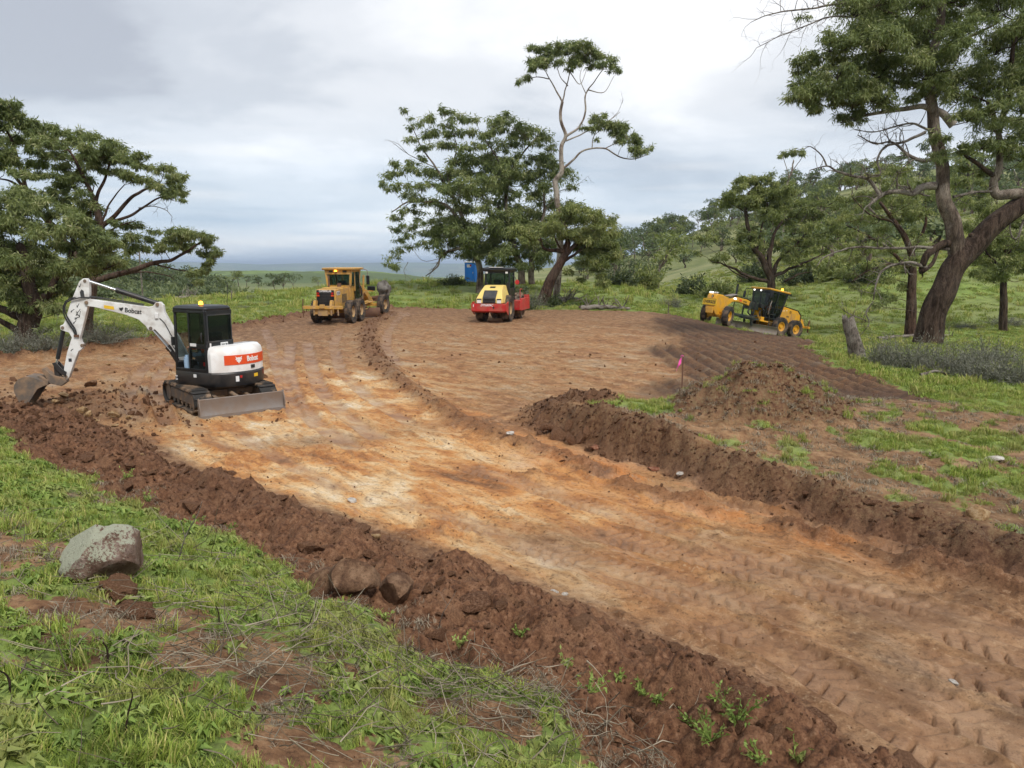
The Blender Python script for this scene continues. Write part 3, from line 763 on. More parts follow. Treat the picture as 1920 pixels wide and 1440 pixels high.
t.limb([(500, 1050), (380, 900), (250, 740), (150, 600), (60, 480)], .2, .06)
t.limb([(150, 600), (120, 480), (60, 300), (0, 200)], .1, .04)
t.limb([(150, 600), (60, 540), (-40, 520)], .08, .03)
t.bare([(780, 690), (860, 680), (930, 700), (970, 740)], .03, .012, 6, .6, 1)
for path in ([(520, 900), (510, 700), (530, 560)], [(570, 780), (620, 660), (700, 560)], [(560, 860), (650, 800), (760, 760)]): t.limb(path, .06, .02, .8)
t.fill([(-100, 150), (10, 90), (90, 130), (180, 220), (150, 330), (60, 420), (-100, 420)], 70, 1.0, 2.0, sep=.95)
t.fill([(180, 270), (260, 240), (420, 280), (560, 300), (640, 350), (660, 420), (480, 420), (300, 400), (190, 400)], 52, 1.0, 2.0, sep=1.0)
t.fill([(480, 420), (560, 380), (700, 400), (830, 400), (930, 460), (1000, 540), (1020, 620), (960, 670), (880, 580), (740, 540), (600, 500)], 55, 1.0, 1.8, sep=1.0)
t.fill([(-60, 420), (200, 420), (420, 470), (460, 560), (360, 580), (200, 520), (60, 520)], 55, .9, 2.0, sep=1.05)
t.fill([(260, 560), (430, 560), (520, 640), (530, 780), (400, 700), (280, 640)], 55, .9, 2.0, sep=1.05)
t.fill([(600, 800), (700, 760), (800, 780), (850, 860), (800, 940), (700, 960), (620, 900)], 48, .8, 1.2, sep=1.1)
t.fill([(900, 900), (980, 810), (1100, 820), (1190, 870), (1210, 960), (1180, 1000), (1050, 900), (960, 940)], 42, 1.0, 1.0, sep=1.0)
t.clumps([(1090, 1060, 38), (1150, 1050, 45), (1110, 1110, 32), (1180, 1000, 38), (890, 930, 36), (960, 880, 40), (870, 820, 30), (690, 990, 30), (1020, 650, 22)])
t.build()

# ---- centre group
t = Tree('gum_tree', 'broad round-crowned gum tree behind the blue toilet and the roller', 70, 23, M_BARK_MIX, M_LEAF_DK, (.41, .102), 29, conv=z4)
t.limb([(560, 1260), (555, 1170), (530, 1080), (480, 950), (430, 830), (400, 720)], .32, .12, .6, ground=True, flare=.3)
t.limb([(770, 1260), (760, 1150), (720, 1040), (690, 900), (700, 760), (720, 680)], .33, .1, .6)
t.limb([(820, 1260), (815, 1150), (850, 1040), (880, 900), (880, 780)], .3, .1, .6)
t.limb([(470, 950), (380, 860), (290, 850), (200, 850), (120, 900)], .16, .05, .8)
t.limb([(520, 1080), (420, 1090), (370, 1120), (340, 1180), (290, 1220)], .18, .04, .9)
t.limb([(420, 830), (340, 680), (270, 580), (220, 470)], .13, .03, .7)
t.limb([(340, 680), (200, 610), (120, 550)], .05, .015, .9)
t.limb([(400, 720), (440, 600), (430, 500)], .1, .03)
t.limb([(700, 760), (650, 640), (600, 560), (560, 500)], .12, .04)
t.limb([(710, 700), (780, 600), (830, 540), (860, 500)], .11, .04)
t.limb([(530, 1080), (600, 960), (660, 860)], .12, .05)
t.bare([(290, 850), (200, 860), (150, 930)], .05, .02, 6, 1.3, 1)
t.bare([(200, 610), (150, 560), (100, 540)], .03, .012, 5, .9, 1)
t.bare([(880, 900), (960, 800), (1040, 770), (1100, 720)], .05, .012, 6, 1.4, 1)
t.bare([(380, 1110), (330, 1180), (300, 1230)], .06, .02, 7, 1.3, 1, up=-.3)
t.bare([(200, 1150), (180, 1200), (220, 1240)], .03, .012, 5, 1.0, 1, up=-.3)
t.fill([(270, 470), (350, 400), (540, 430), (560, 500), (640, 540), (650, 640), (560, 660), (420, 640), (330, 560)], 55, .95, 3.5, sep=1.0)
t.fill([(600, 460), (720, 440), (840, 460), (900, 520), (940, 600), (930, 680), (860, 640), (760, 560), (640, 530)], 52, .95, 3.0, sep=1.0)
t.fill([(60, 720), (130, 660), (230, 650), (260, 740), (320, 770), (300, 860), (180, 830), (110, 800)], 42, .85, 2.5, sep=1.05)
t.fill([(320, 700), (520, 700), (640, 680), (760, 690), (900, 640), (940, 720), (920, 880), (760, 1000), (560, 1100), (400, 1080), (340, 900)], 72, 1.05, 4.0, sep=.9)
t.fill([(600, 980), (760, 940), (880, 980), (880, 1120), (760, 1130), (620, 1100)], 60, 1.0, 3.0, sep=.95)
t.fill([(140, 900), (260, 880), (340, 960), (360, 1080), (220, 1080), (140, 1140), (110, 1180), (130, 1050)], 42, .85, 2.5, sep=1.05)
t.fill([(380, 980), (560, 960), (760, 1000), (900, 960), (920, 1120), (840, 1190), (640, 1170), (480, 1140), (380, 1100)], 56, .95, 4.0, sep=.95)
t.fill([(560, 640), (700, 600), (800, 640), (760, 760), (600, 760)], 50, .9, 3.5, sep=1.0)
t.fill([(420, 640), (560, 660), (560, 800), (400, 800)], 50, .9, 3.0, sep=1.0)
t.fill([(760, 960), (900, 900), (930, 1040), (880, 1140), (800, 1120)], 50, .9, 3.0, sep=1.0)
t.clumps([(180, 395, 26), (210, 430, 18), (240, 480, 38), (215, 545, 34), (275, 590, 38), (270, 640, 34), (110, 1160, 34), (480, 1120, 50), (540, 1060, 60), (560, 800, 80, -3), (500, 1040, 70, -3.5), (420, 1000, 60, -3), (640, 740, 60, -3.5), (1000, 700, 35), (1010, 780, 36), (1010, 860, 32)])
t.build()
t = Tree('gum_tree', 'tallest slender gum tree with a bare pale trunk and small flat-topped crown', 64, 24, M_BARK_PALE, M_LEAF_DK, (.34, .080), 62, conv=z4)
t.limb([(940, 1290), (958, 1100), (958, 930), (945, 830), (942, 745), (968, 690), (964, 580), (988, 520), (962, 430), (972, 350)], .30, .12, .5, ground=True)
t.limb([(968, 690), (1020, 645), (1080, 592), (1180, 582), (1260, 625), (1330, 635), (1400, 612)], .12, .03, .7)
t.limb([(985, 525), (1050, 480), (1085, 410), (1090, 310), (1130, 250), (1180, 180)], .12, .035, .6)
t.limb([(972, 350), (940, 290), (905, 230), (880, 180)], .08, .03, .6)
t.limb([(972, 350), (990, 280), (1010, 200), (1030, 130)], .075, .03, .6)
t.limb([(1000, 270), (960, 220), (940, 150)], .05, .02)
t.limb([(1100, 290), (1180, 300), (1230, 220)], .05, .02)
t.limb([(990, 545), (1070, 510), (1130, 480), (1210, 440), (1260, 400)], .07, .02, .6)
t.limb([(905, 235), (850, 225), (800, 235), (770, 245)], .05, .015)
t.limb([(1120, 580), (1130, 520), (1180, 480)], .05, .02); t.limb([(1180, 585), (1250, 550), (1290, 530)], .05, .02)
t.limb([(1010, 200), (1060, 260), (1100, 170)], .045, .02); t.limb([(1090, 310), (1060, 230), (1080, 150)], .04, .015)
t.bare([(1210, 440), (1250, 400), (1275, 340)], .03, .01, 5, 1.0, 1)
t.fill([(800, 130), (850, 75), (940, 85), (1010, 60), (1090, 75), (1110, 140), (1060, 180), (990, 170), (900, 170), (820, 190)], 40, 1.1, 1.6, sep=.9)
t.fill([(1110, 120), (1180, 100), (1240, 150), (1240, 200), (1190, 180), (1120, 170)], 34, 1.0, 1.2, sep=.9)
t.fill([(1080, 430), (1140, 400), (1210, 420), (1200, 480), (1110, 500)], 34, .9, 1.2, sep=1.0)
t.fill([(1210, 470), (1280, 470), (1340, 540), (1370, 610), (1320, 600), (1240, 540)], 34, 1.1, 1.2, sep=.85)
t.clumps([(775, 230, 34), (760, 250, 22), (1405, 585, 26), (1140, 540, 18), (1070, 480, 24), (1390, 600, 18), (1000, 190, 22), (830, 180, 26)])
t.build()
t = Tree('gum_tree', 'leaning red-barked gum tree with a low weeping crown right of the roller', 60, 25, M_BARK_RED, M_LEAF_OL, (.34, .080), 85, conv=z4)
t.limb([(868, 1340), (905, 1260), (950, 1180), (985, 1110), (1000, 1050)], .5, .26, .6, ground=True, flare=.25, sides=11)
t.limb([(990, 1100), (920, 1090), (880, 1080), (860, 1020)], .2, .06, .9)
t.limb([(985, 1120), (1040, 1060), (1100, 1010), (1150, 960)], .22, .05, .8)
t.limb([(975, 1150), (1050, 1100), (1120, 1060), (1200, 1050)], .14, .03, .9)
t.limb([(1000, 1060), (990, 980), (960, 930)], .16, .05)
t.limb([(985, 1120), (940, 1040), (930, 980)], .12, .04)
t.fill([(880, 950), (960, 920), (1060, 870), (1140, 880), (1200, 960), (1200, 1060), (1080, 1060), (1000, 1020), (900, 1010)], 60, 1.0, 3.0, sep=.9)
t.fill([(1060, 1080), (1200, 1060), (1215, 1180), (1190, 1270), (1140, 1200), (1060, 1160)], 45, .8, 2.2, sep=1.05)
t.fill([(1040, 1000), (1200, 980), (1220, 1120), (1100, 1130)], 48, .9, 2.5, sep=.95)
t.clumps([(760, 1000, 60, -1.5), (800, 1040, 55, -1.5), (900, 1000, 55), (1150, 1190, 38), (1190, 1250, 30), (1010, 1200, 30), (1060, 1240, 26)])
t.build()

# ---- right foreground gum
t = Tree('gum_tree', 'huge forked gum tree on the right with rough dark trunk and dead pale lower limbs', 33, 26, M_BARK_DK, M_LEAF_DK, (.23, .050), 115, conv=z5, sides=14)
t.limb([(905, 1230), (930, 1120), (965, 1030), (1005, 950), (1050, 890), (1110, 830), (1180, 765), (1260, 715), (1380, 650)], .54, .36, .6, ground=True, flare=.22)
t.limb([(1020, 950), (1010, 870), (1000, 800), (970, 720), (955, 640), (950, 540), (935, 430), (915, 330), (925, 200), (950, 80), (970, -60)], .36, .15, .6, part=('limb', M_BARK_MIX))
t.limb([(1420, 690), (1300, 690), (1200, 690), (1150, 690), (1140, 645), (1165, 590), (1160, 470), (1120, 360)], .27, .09, .6, part=('limb', M_BARK_MIX))
t.limb([(1160, 640), (1100, 590), (1050, 560), (1020, 520)], .12, .05)
t.limb([(1160, 470), (1200, 330), (1210, 180), (1240, 60)], .14, .06)
t.limb([(1000, 445), (960, 405), (900, 378), (820, 388), (740, 400), (640, 420)], .18, .05, .7, part=('limb', M_BARK_PALE))
t.limb([(925, 330), (860, 300), (790, 290), (700, 260), (640, 200)], .14, .04, .7)
t.limb([(940, 130), (880, 100), (800, 60), (720, 20)], .12, .05)
t.limb([(925, 220), (1000, 160), (1080, 120), (1160, 80)], .12, .04)
t.limb([(1060, 900), (1075, 850), (1060, 835)], .16, .12)
# dead and pale lower limbs
t.bare([(1000, 860), (940, 880), (895, 930), (885, 965), (920, 940), (950, 890)], .2, .06, 3, .6, 1, dead=False)
t.bare([(905, 950), (850, 935), (790, 940), (745, 965), (725, 1010), (715, 1070)], .09, .025, 12, 1.1, 2, up=-.2)
t.bare([(985, 885), (880, 880), (770, 882), (660, 878), (600, 890), (540, 915), (515, 945)], .09, .02, 14, 1.0, 2)
t.bare([(935, 660), (890, 665), (850, 690), (790, 680), (740, 700), (700, 730), (720, 760)], .17, .04, 12, 1.0, 2)
t.bare([(740, 700), (700, 640), (640, 625), (590, 610), (550, 590), (490, 605)], .09, .02, 12, 1.0, 2)
t.bare([(550, 590), (530, 550), (490, 520), (470, 530)], .04, .012, 6, .7, 2)
t.bare([(950, 560), (880, 570), (830, 540), (780, 505), (720, 510), (660, 480)], .10, .02, 16, 1.1, 2)
t.bare([(900, 470), (840, 500), (760, 520), (730, 570), (740, 620), (690, 620)], .08, .02, 14, 1.0, 2)
t.bare([(945, 480), (860, 440), (790, 450), (720, 470), (650, 460)], .06, .015, 12, 1.1, 2)
t.bare([(720, 20), (600, 12), (500, 30), (400, 40), (320, 60), (280, 80)], .06, .012, 18, 1.1, 2)
t.bare([(650, 60), (560, 60), (480, 90), (380, 130), (300, 170)], .045, .012, 18, 1.1, 2, up=-.1)
t.bare([(600, 15), (540, -40), (470, -60), (360, -40)], .045, .012, 12, 1.0, 2)
t.bare([(1000, 700), (1040, 690), (1100, 680), (1140, 680)], .07, .05, 5, .8, 1)
t.bare([(1251, 780), (1220, 850), (1200, 800), (1240, 760)], .05, .02, 8, .8, 2)
t.bare([(690, 1140), (620, 1110), (600, 1090)], .03, .012, 6, .7, 2)
t.bare([(715, 1070), (690, 1110), (700, 1150), (670, 1190)], .04, .012, 10, .8, 2)
t.fill([(450, 240), (520, 180), (600, 130), (680, 120), (760, 180), (760, 300), (700, 350), (580, 370), (470, 400), (455, 330)], 58, 1.15, 1.6, sep=.82)
t.fill([(620, 10), (700, -60), (1300, -60), (1300, 200), (1150, 330), (1000, 300), (860, 250), (740, 180), (650, 120)], 82, 1.15, 2.6, sep=.85)
t.fill([(600, 360), (700, 330), (840, 300), (960, 330), (900, 372), (780, 372), (690, 410), (600, 430)], 48, .8, 1.3, sep=.95)
t.fill([(1000, 320), (1140, 330), (1300, 260), (1300, 600), (1200, 570), (1110, 530), (1040, 460), (1010, 400)], 68, 1.0, 2.2, sep=.92)
t.clumps([(500, 395, 32), (480, 350, 36), (660, 430, 28), (965, 500, 45), (960, 560, 40), (1050, 540, 45), (1240, 560, 50), (470, 60, 20), (560, 120, 24), (1040, 600, 26), (1120, 620, 30), (930, 300, 50, -1.2), (880, 220, 60, -1.5), (780, 110, 60, -1.5), (1000, 120, 60, -1.5), (1050, 420, 50, -1.2), (730, 1080, 26), (745, 1050, 22)])
t.build()

# ---- right middle distance
t = Tree('gum_tree', 'round olive gum tree with several dark stems standing right behind the yellow-and-black grader', 74, 27, M_BARK_DK, M_LEAF_OL, (.38, .095), 44, conv=z5)
t.limb([(350, 1040), (350, 990), (325, 930), (290, 880), (272, 810), (262, 745), (275, 680)], .42, .1, .6, ground=True, flare=.3)
t.limb([(352, 1000), (345, 920), (360, 840), (395, 780)], .3, .1)
t.limb([(355, 1000), (375, 930), (440, 870), (500, 800)], .24, .06)
t.limb([(355, 985), (420, 955), (480, 930), (540, 900)], .2, .05, .8)
t.limb([(345, 1000), (280, 985), (220, 955), (170, 935), (140, 930)], .2, .05, .8)
t.limb([(270, 990), (210, 960), (160, 900)], .1, .03); t.limb([(400, 1000), (450, 975), (500, 965)], .14, .04, .8)
t.limb([(300, 900), (320, 800), (340, 720)], .12, .05); t.limb([(275, 770), (240, 740), (215, 730)], .07, .02)
for pa in ([(290, 860), (268, 800), (262, 760), (280, 720)], [(450, 800), (480, 760), (490, 740)], [(360, 800), (350, 760), (340, 740)]): t.bare(pa, .06, .02, 5, 1.4, 1)
t.fill([(175, 715), (230, 650), (330, 630), (400, 680), (400, 740), (300, 740), (200, 740)], 30, 1.15, 2.5, sep=.85)
t.fill([(300, 680), (400, 670), (500, 715), (560, 760), (590, 840), (560, 900), (480, 860), (420, 800), (330, 780)], 36, .95, 3.0, sep=.92)
t.fill([(360, 850), (480, 850), (560, 880), (520, 960), (420, 930), (370, 900)], 30, .8, 2.2, sep=1.05)
t.fill([(230, 830), (300, 800), (310, 920), (240, 930)], 26, .8, 2.2, sep=1.05)
t.clumps([(110, 845, 26), (150, 850, 24), (180, 915, 26), (150, 930, 22), (270, 640, 26), (195, 730, 28), (90, 900, 18), (205, 860, 18), (620, 780, 34), (600, 730, 30), (640, 840, 34)])
t.build()
t = Tree('gum_tree', 'loose weeping gum tree beyond the stump, behind the dead limbs of the big gum', 54, 28, M_BARK_RED, M_LEAF_OL, (.30, .070), 60, conv=z5)
t.limb([(856, 1095), (852, 1000), (850, 900), (800, 800), (740, 720)], .36, .1, .5, ground=True, flare=.2)
t.limb([(850, 950), (780, 940), (700, 960), (640, 1000)], .14, .03, .9); t.limb([(850, 900), (900, 800), (900, 700)], .16, .05)
t.limb([(850, 960), (760, 880), (680, 830), (620, 800)], .14, .04, .8); t.limb([(790, 790), (700, 760), (640, 700)], .09, .03)
t.fill([(610, 640), (760, 605), (890, 640), (940, 700), (900, 790), (800, 760), (680, 740), (620, 720)], 44, .75, 3.0, sep=1.08)
t.fill([(580, 780), (700, 760), (880, 800), (900, 900), (840, 940), (720, 900), (600, 880)], 44, .65, 3.0, sep=1.15)
t.fill([(600, 940), (720, 930), (840, 960), (800, 1060), (720, 1080), (660, 1040), (600, 1000)], 38, .6, 2.0, sep=1.15)
t.build()
t = Tree('gum_tree', 'leafy bright green gum tree half hidden behind the fork of the big right-hand gum', 58, 29, M_BARK_DK, M_LEAF_OL, (.32, .08), 60, conv=z5)
t.limb([(1190, 1060), (1180, 980), (1190, 880), (1200, 800)], .3, .1, .5, ground=True)
t.limb([(1185, 960), (1120, 900), (1100, 850)], .12, .04); t.limb([(1190, 900), (1260, 850), (1320, 800)], .12, .04)
t.fill([(1070, 800), (1150, 740), (1320, 740), (1330, 960), (1200, 1000), (1090, 990), (1060, 900)], 48, .95, 3.0, sep=.92)
t.fill([(1000, 640), (1100, 650), (1120, 740), (1050, 760), (1000, 720)], 40, .7, 2.0, sep=1.05)
t.build()
t = Tree('gum_tree', 'thin pale-stemmed gum tree with a tuft of leaves rising above the wooded hill', 150, 30, M_BARK_PALE, M_LEAF_OL, (.7, .2), 14, conv=z5, sides=6)
t.limb([(400, 760), (408, 670), (425, 610), (432, 570)], .26, .12, .4, ground=True)
t.limb([(418, 630), (405, 590), (395, 560)], .1, .05); t.limb([(425, 610), (448, 580), (462, 560)], .1, .05)
t.clumps([(400, 548, 17), (430, 542, 20), (462, 550, 17), (445, 548, 16), (385, 556, 10), (400, 635, 14), (425, 650, 16), (390, 650, 14)], 1.2)
t.build()

print(TREE_LEAVES, sum(a[1] for a in TREE_LEAVES))
# ------------------------------------------------------------------ machines: materials
def paint(name, col, rough=.42, dust=.35, dustcol=(.26, .17, .10), low=None, metal=0.0, spec=.45):
    t = NT(name)
    n1 = t.noise(3.0, 6, .62); n2 = t.noise(24, 5, .7)
    c = t.mix(t.ramp(n2, [(.35, .22), (.6, 0.0)]), col, tuple(k * .72 for k in col))
    m = t.ramp(n1, [(.44, 0.0), (.60, dust)])
    if low is not None:      # splashed mud low on the machine
        sp = t.n.new('ShaderNodeSeparateXYZ'); t.l.new(t.obj(), sp.inputs[0])
        mr = t.n.new('ShaderNodeMapRange'); mr.inputs[1].default_value = low[1]; mr.inputs[2].default_value = low[0]
        t.l.new(t.math('ADD', sp.outputs[2], t.math('MULTIPLY', t.math('SUBTRACT', n1, .5), .5)), mr.inputs[0])
        m = t.math('MAXIMUM', m, t.math('MULTIPLY', mr.outputs[0], .85))
    c = t.mix(m, c, dustcol)
    ro = t.mix(m, (rough,) * 3, (.85,) * 3)
    return t.fin(c, ro, t.bump(n2, .06, .01), spec, metal)
def glass_material(name, tint, alpha):
    t = NT(name)
    t.fin((.012, .016, .016), .06, None, .5)
    tr = t.n.new('ShaderNodeBsdfTransparent'); tr.inputs[0].default_value = (*tint, 1)
    mx = t.n.new('ShaderNodeMixShader'); mx.inputs[0].default_value = alpha
    t.l.new(tr.outputs[0], mx.inputs[1]); t.l.new(t.bsdf.outputs[0], mx.inputs[2]); t.l.new(mx.outputs[0], t.out.inputs[0])
    return t.m
def lamp_material(name, col, strength):
    t = NT(name); t.fin(col, .3)
    t.bsdf.inputs['Emission Color'].default_value = (*col, 1); t.bsdf.inputs['Emission Strength'].default_value = strength
    return t.m
P_WHITE = paint('white_paint', (.80, .80, .79), .4, .30, (.42, .33, .26))
P_BOOMW = paint('scuffed_white_paint', (.76, .76, .74), .45, .5, (.30, .24, .19))
P_BLACK = paint('black_paint', (.016, .017, .019), .38, .16, (.16, .12, .09))
P_CABBLK = paint('cab_black', (.012, .013, .015), .35, .05, (.1, .08, .06))
P_ORANGE = paint('orange_decal', (.72, .075, .012), .4, .06)
P_STEEL = paint('worn_steel', (.23, .20, .18), .5, .5, (.22, .15, .10), None, .3)
P_MUDSTEEL = paint('muddy_steel', (.13, .105, .085), .7, .9, (.27, .175, .105))
P_CHROME = paint('chrome_rod', (.75, .76, .78), .15, .0, (.3, .3, .3), None, .9)
P_RUBBER = paint('rubber', (.024, .022, .020), .8, .9, (.24, .16, .10))
P_TYRE = paint('muddy_tyre', (.026, .023, .021), .85, .75, (.17, .115, .075))
P_CATY = paint('faded_machine_yellow', (.56, .315, .060), .5, .7, (.35, .22, .12))
P_DEERE = paint('bright_machine_yellow', (.70, .35, .018), .38, .35, (.35, .22, .12))
P_DYNY = paint('pale_machine_yellow', (.78, .58, .17), .4, .12, (.40, .28, .17))
P_RED = paint('machine_red', (.50, .022, .024), .42, .4, (.35, .16, .10))
P_RIMY = paint('muddy_rim_yellow', (.42, .27, .11), .7, .9, (.30, .20, .13))
P_DKGREY = paint('dark_grey_plastic', (.035, .037, .042), .5, .15, (.2, .15, .1))
P_BLUE = paint('toilet_blue', (.02, .25, .85), .5, .06, (.3, .3, .3))
P_SIGNW = paint('sticker_white', (.78, .78, .77), .5, .1)
P_SIGNY = paint('sticker_yellow', (.80, .50, .02), .5, .1)
P_INK = paint('ink_black', (.02, .02, .02), .6, .0)
P_REDL = paint('lens_red', (.45, .02, .02), .2, .0)
P_PINK = paint('flag_pink', (.85, .10, .42), .6, .0)
P_GREEN = paint('cab_green_black', (.018, .028, .026), .35, .1)
P_RUST = paint('rusty_steel', (.12, .06, .038), .85, .4, (.2, .11, .06))
P_TARP = paint('grey_canvas', (.20, .185, .165), .9, .9, (.05, .042, .035))
P_CREAM = paint('light_blue_plastic', (.30, .45, .62), .5, .1)
G_DARK = glass_material('tinted_glass', (.55, .63, .60), .48)
G_CLEAR = glass_material('clear_glass', (.72, .80, .79), .28)
L_AMBER = lamp_material('amber_beacon', (1.0, .42, .03), 3.5)
L_WHITE = lamp_material('lit_headlamp', (1.0, .95, .85), 1.1)

EACH = set('face_detail end_plate panel_gap emblem_eyes control_lever pin bumper_cheek ripper_bracket ripper_shank lift_cylinder cylinder_rod bucket_link bucket_side bucket_tooth blade_arm exhaust side_louvre side_vent door_frame roller grille_slot sticker sticker_white step board_border window_seal mirror_arm hose tandem_case paint_chip side_lamp work_lamp'.split())
class MB:
    def __init__(s): s.V, s.F = [], []
    def raw(s, V, F):
        k = len(s.V); s.V += [tuple(v) for v in V]; s.F += [tuple(i + k for i in f) for f in F]; return s
    def box(s, c, d, rot=None):
        x, y, z = (k / 2 for k in d)
        P = [Vector((a * x, b * y, e * z)) for a in (-1, 1) for b in (-1, 1) for e in (-1, 1)]
        if rot is not None: P = [rot @ p for p in P]
        P = [p + Vector(c) for p in P]
        return s.raw(P, [(0, 1, 3, 2), (4, 6, 7, 5), (0, 4, 5, 1), (2, 3, 7, 6), (0, 2, 6, 4), (1, 5, 7, 3)])
    def bar(s, a, b, w, h=None):
        a, b = Vector(a), Vector(b); d = b - a
        q = d.to_track_quat('X', 'Z').to_matrix()
        return s.box((a + b) / 2, (d.length, w, h or w), q)
    def prism(s, pts, y0, y1):          # profile in x,z
        n = len(pts); V = [(p[0], y0, p[1]) for p in pts] + [(p[0], y1, p[1]) for p in pts]
        F = [(i, (i + 1) % n, n + (i + 1) % n, n + i) for i in range(n)] + [tuple(range(n))[::-1], tuple(range(n, 2 * n))]
        return s.raw(V, F)
    def loft(s, rings):                  # rings: lists of points, bottom to top
        n = len(rings[0]); V = [p for r in rings for p in r]; F = []
        for k in range(len(rings) - 1):
            F += [(k * n + i, k * n + (i + 1) % n, (k + 1) * n + (i + 1) % n, (k + 1) * n + i) for i in range(n)]
        F += [tuple(range(n))[::-1], tuple((len(rings) - 1) * n + i for i in range(n))]
        return s.raw(V, F)
    def cyl(s, a, b, r, r1=None, n=14):
        a, b = Vector(a), Vector(b); q = (b - a).to_track_quat('Z', 'X').to_matrix(); r1 = r if r1 is None else r1
        A = [a + q @ Vector((r * math.cos(2 * math.pi * i / n), r * math.sin(2 * math.pi * i / n), 0)) for i in range(n)]
        B = [b + q @ Vector((r1 * math.cos(2 * math.pi * i / n), r1 * math.sin(2 * math.pi * i / n), 0)) for i in range(n)]
        return s.raw(A + B, [(i, (i + 1) % n, n + (i + 1) % n, n + i) for i in range(n)] + [tuple(range(n))[::-1], tuple(range(n, 2 * n))])
    def lathe(s, prof, c=(0, 0, 0), n=28, closed=True):      # profile (radius, y), about the y axis
        V, F, m = [], [], len(prof)
        for i in range(n):
            a = 2 * math.pi * i / n
            V += [(c[0] + r * math.cos(a), c[1] + y, c[2] + r * math.sin(a)) for r, y in prof]
        for i in range(n):
            j = (i + 1) % n
            F += [(i * m + k, i * m + (k + 1) % m, j * m + (k + 1) % m, j * m + k) for k in range(m if closed else m - 1)]
        return s.raw(V, F)
    def tube(s, path, r, n=6):
        g = Geo(); Q, par = catmull(np.array(path, dtype=float), .12) if len(path) > 2 else (np.array(path, dtype=float), None)
        g.tube(Q, np.full(len(Q), r), n); F = np.vstack(g.F)
        return s.raw(np.vstack(g.V).tolist(), [tuple(int(i) for i in (f if f[2] != f[3] else f[:3])) for f in F])
    def xf(s, M):
        s.V = [tuple(M @ Vector(v)) for v in s.V]; return s
    def islands(s):
        par = list(range(len(s.V)))
        def find(i):
            while par[i] != i: par[i] = par[par[i]]; i = par[i]
            return i
        for f in s.F:
            for k in f[1:]: par[find(k)] = find(f[0])
        out = {}
        for f in s.F: out.setdefault(find(f[0]), []).append(f)
        return list(out.values())
    def build(s, name, mat, parent=None, bevel=0.0, seg=2, angle=35):
        if name in EACH:
            isl = s.islands()
            if len(isl) > 1:
                for fs in isl:
                    m = MB(); us = sorted({i for f in fs for i in f}); mp = {i: k for k, i in enumerate(us)}
                    m.V = [s.V[i] for i in us]; m.F = [tuple(mp[i] for i in f) for f in fs]; o = m._one(name, mat, parent, bevel, seg, angle)
                return o
        return s._one(name, mat, parent, bevel, seg, angle)
    def _one(s, name, mat, parent=None, bevel=0.0, seg=2, angle=35):
        me = bpy.data.meshes.new(name); me.from_pydata(s.V, [], s.F); me.update()
        bmm = bmesh.new(); bmm.from_mesh(me); bmesh.ops.recalc_face_normals(bmm, faces=bmm.faces); bmm.to_mesh(me); bmm.free()
        me.shade_smooth(); me.set_sharp_from_angle(angle=math.radians(angle))
        o = link(name, me, mat, parent)
        if bevel:
            md = o.modifiers.new('bevel', 'BEVEL'); md.width = bevel; md.segments = seg; md.limit_method = 'ANGLE'; md.angle_limit = math.radians(40)
        return o

def text_mesh(body, size, squash=1.0, bold=.0, shear=0.0, depth=.004):
    cu = bpy.data.curves.new('t', 'FONT'); cu.body = body; cu.size = size; cu.align_x = 'CENTER'; cu.align_y = 'CENTER'
    cu.extrude = depth; cu.offset = bold; cu.shear = shear; cu.resolution_u = 3
    o = bpy.data.objects.new('t', cu); COL.objects.link(o)
    dg = bpy.context.evaluated_depsgraph_get(); me = bpy.data.meshes.new_from_object(o.evaluated_get(dg))
    COL.objects.unlink(o); bpy.data.objects.remove(o)
    for v in me.vertices: v.co.x *= squash
    return me
def lettering(body, size, org, right, up, mat, parent, squash=1.0, bold=0.0, shear=0.0, name='lettering', warp=None):
    me = text_mesh(body, size, squash, bold, shear); me.name = name; me.materials.clear()
    r, u = Vector(right).normalized(), Vector(up).normalized(); n = r.cross(u)
    for v in me.vertices:
        v.co = warp(v.co) if warp else Vector(org) + r * v.co.x + u * v.co.y + n * v.co.z
    return link(name, me, mat, parent)

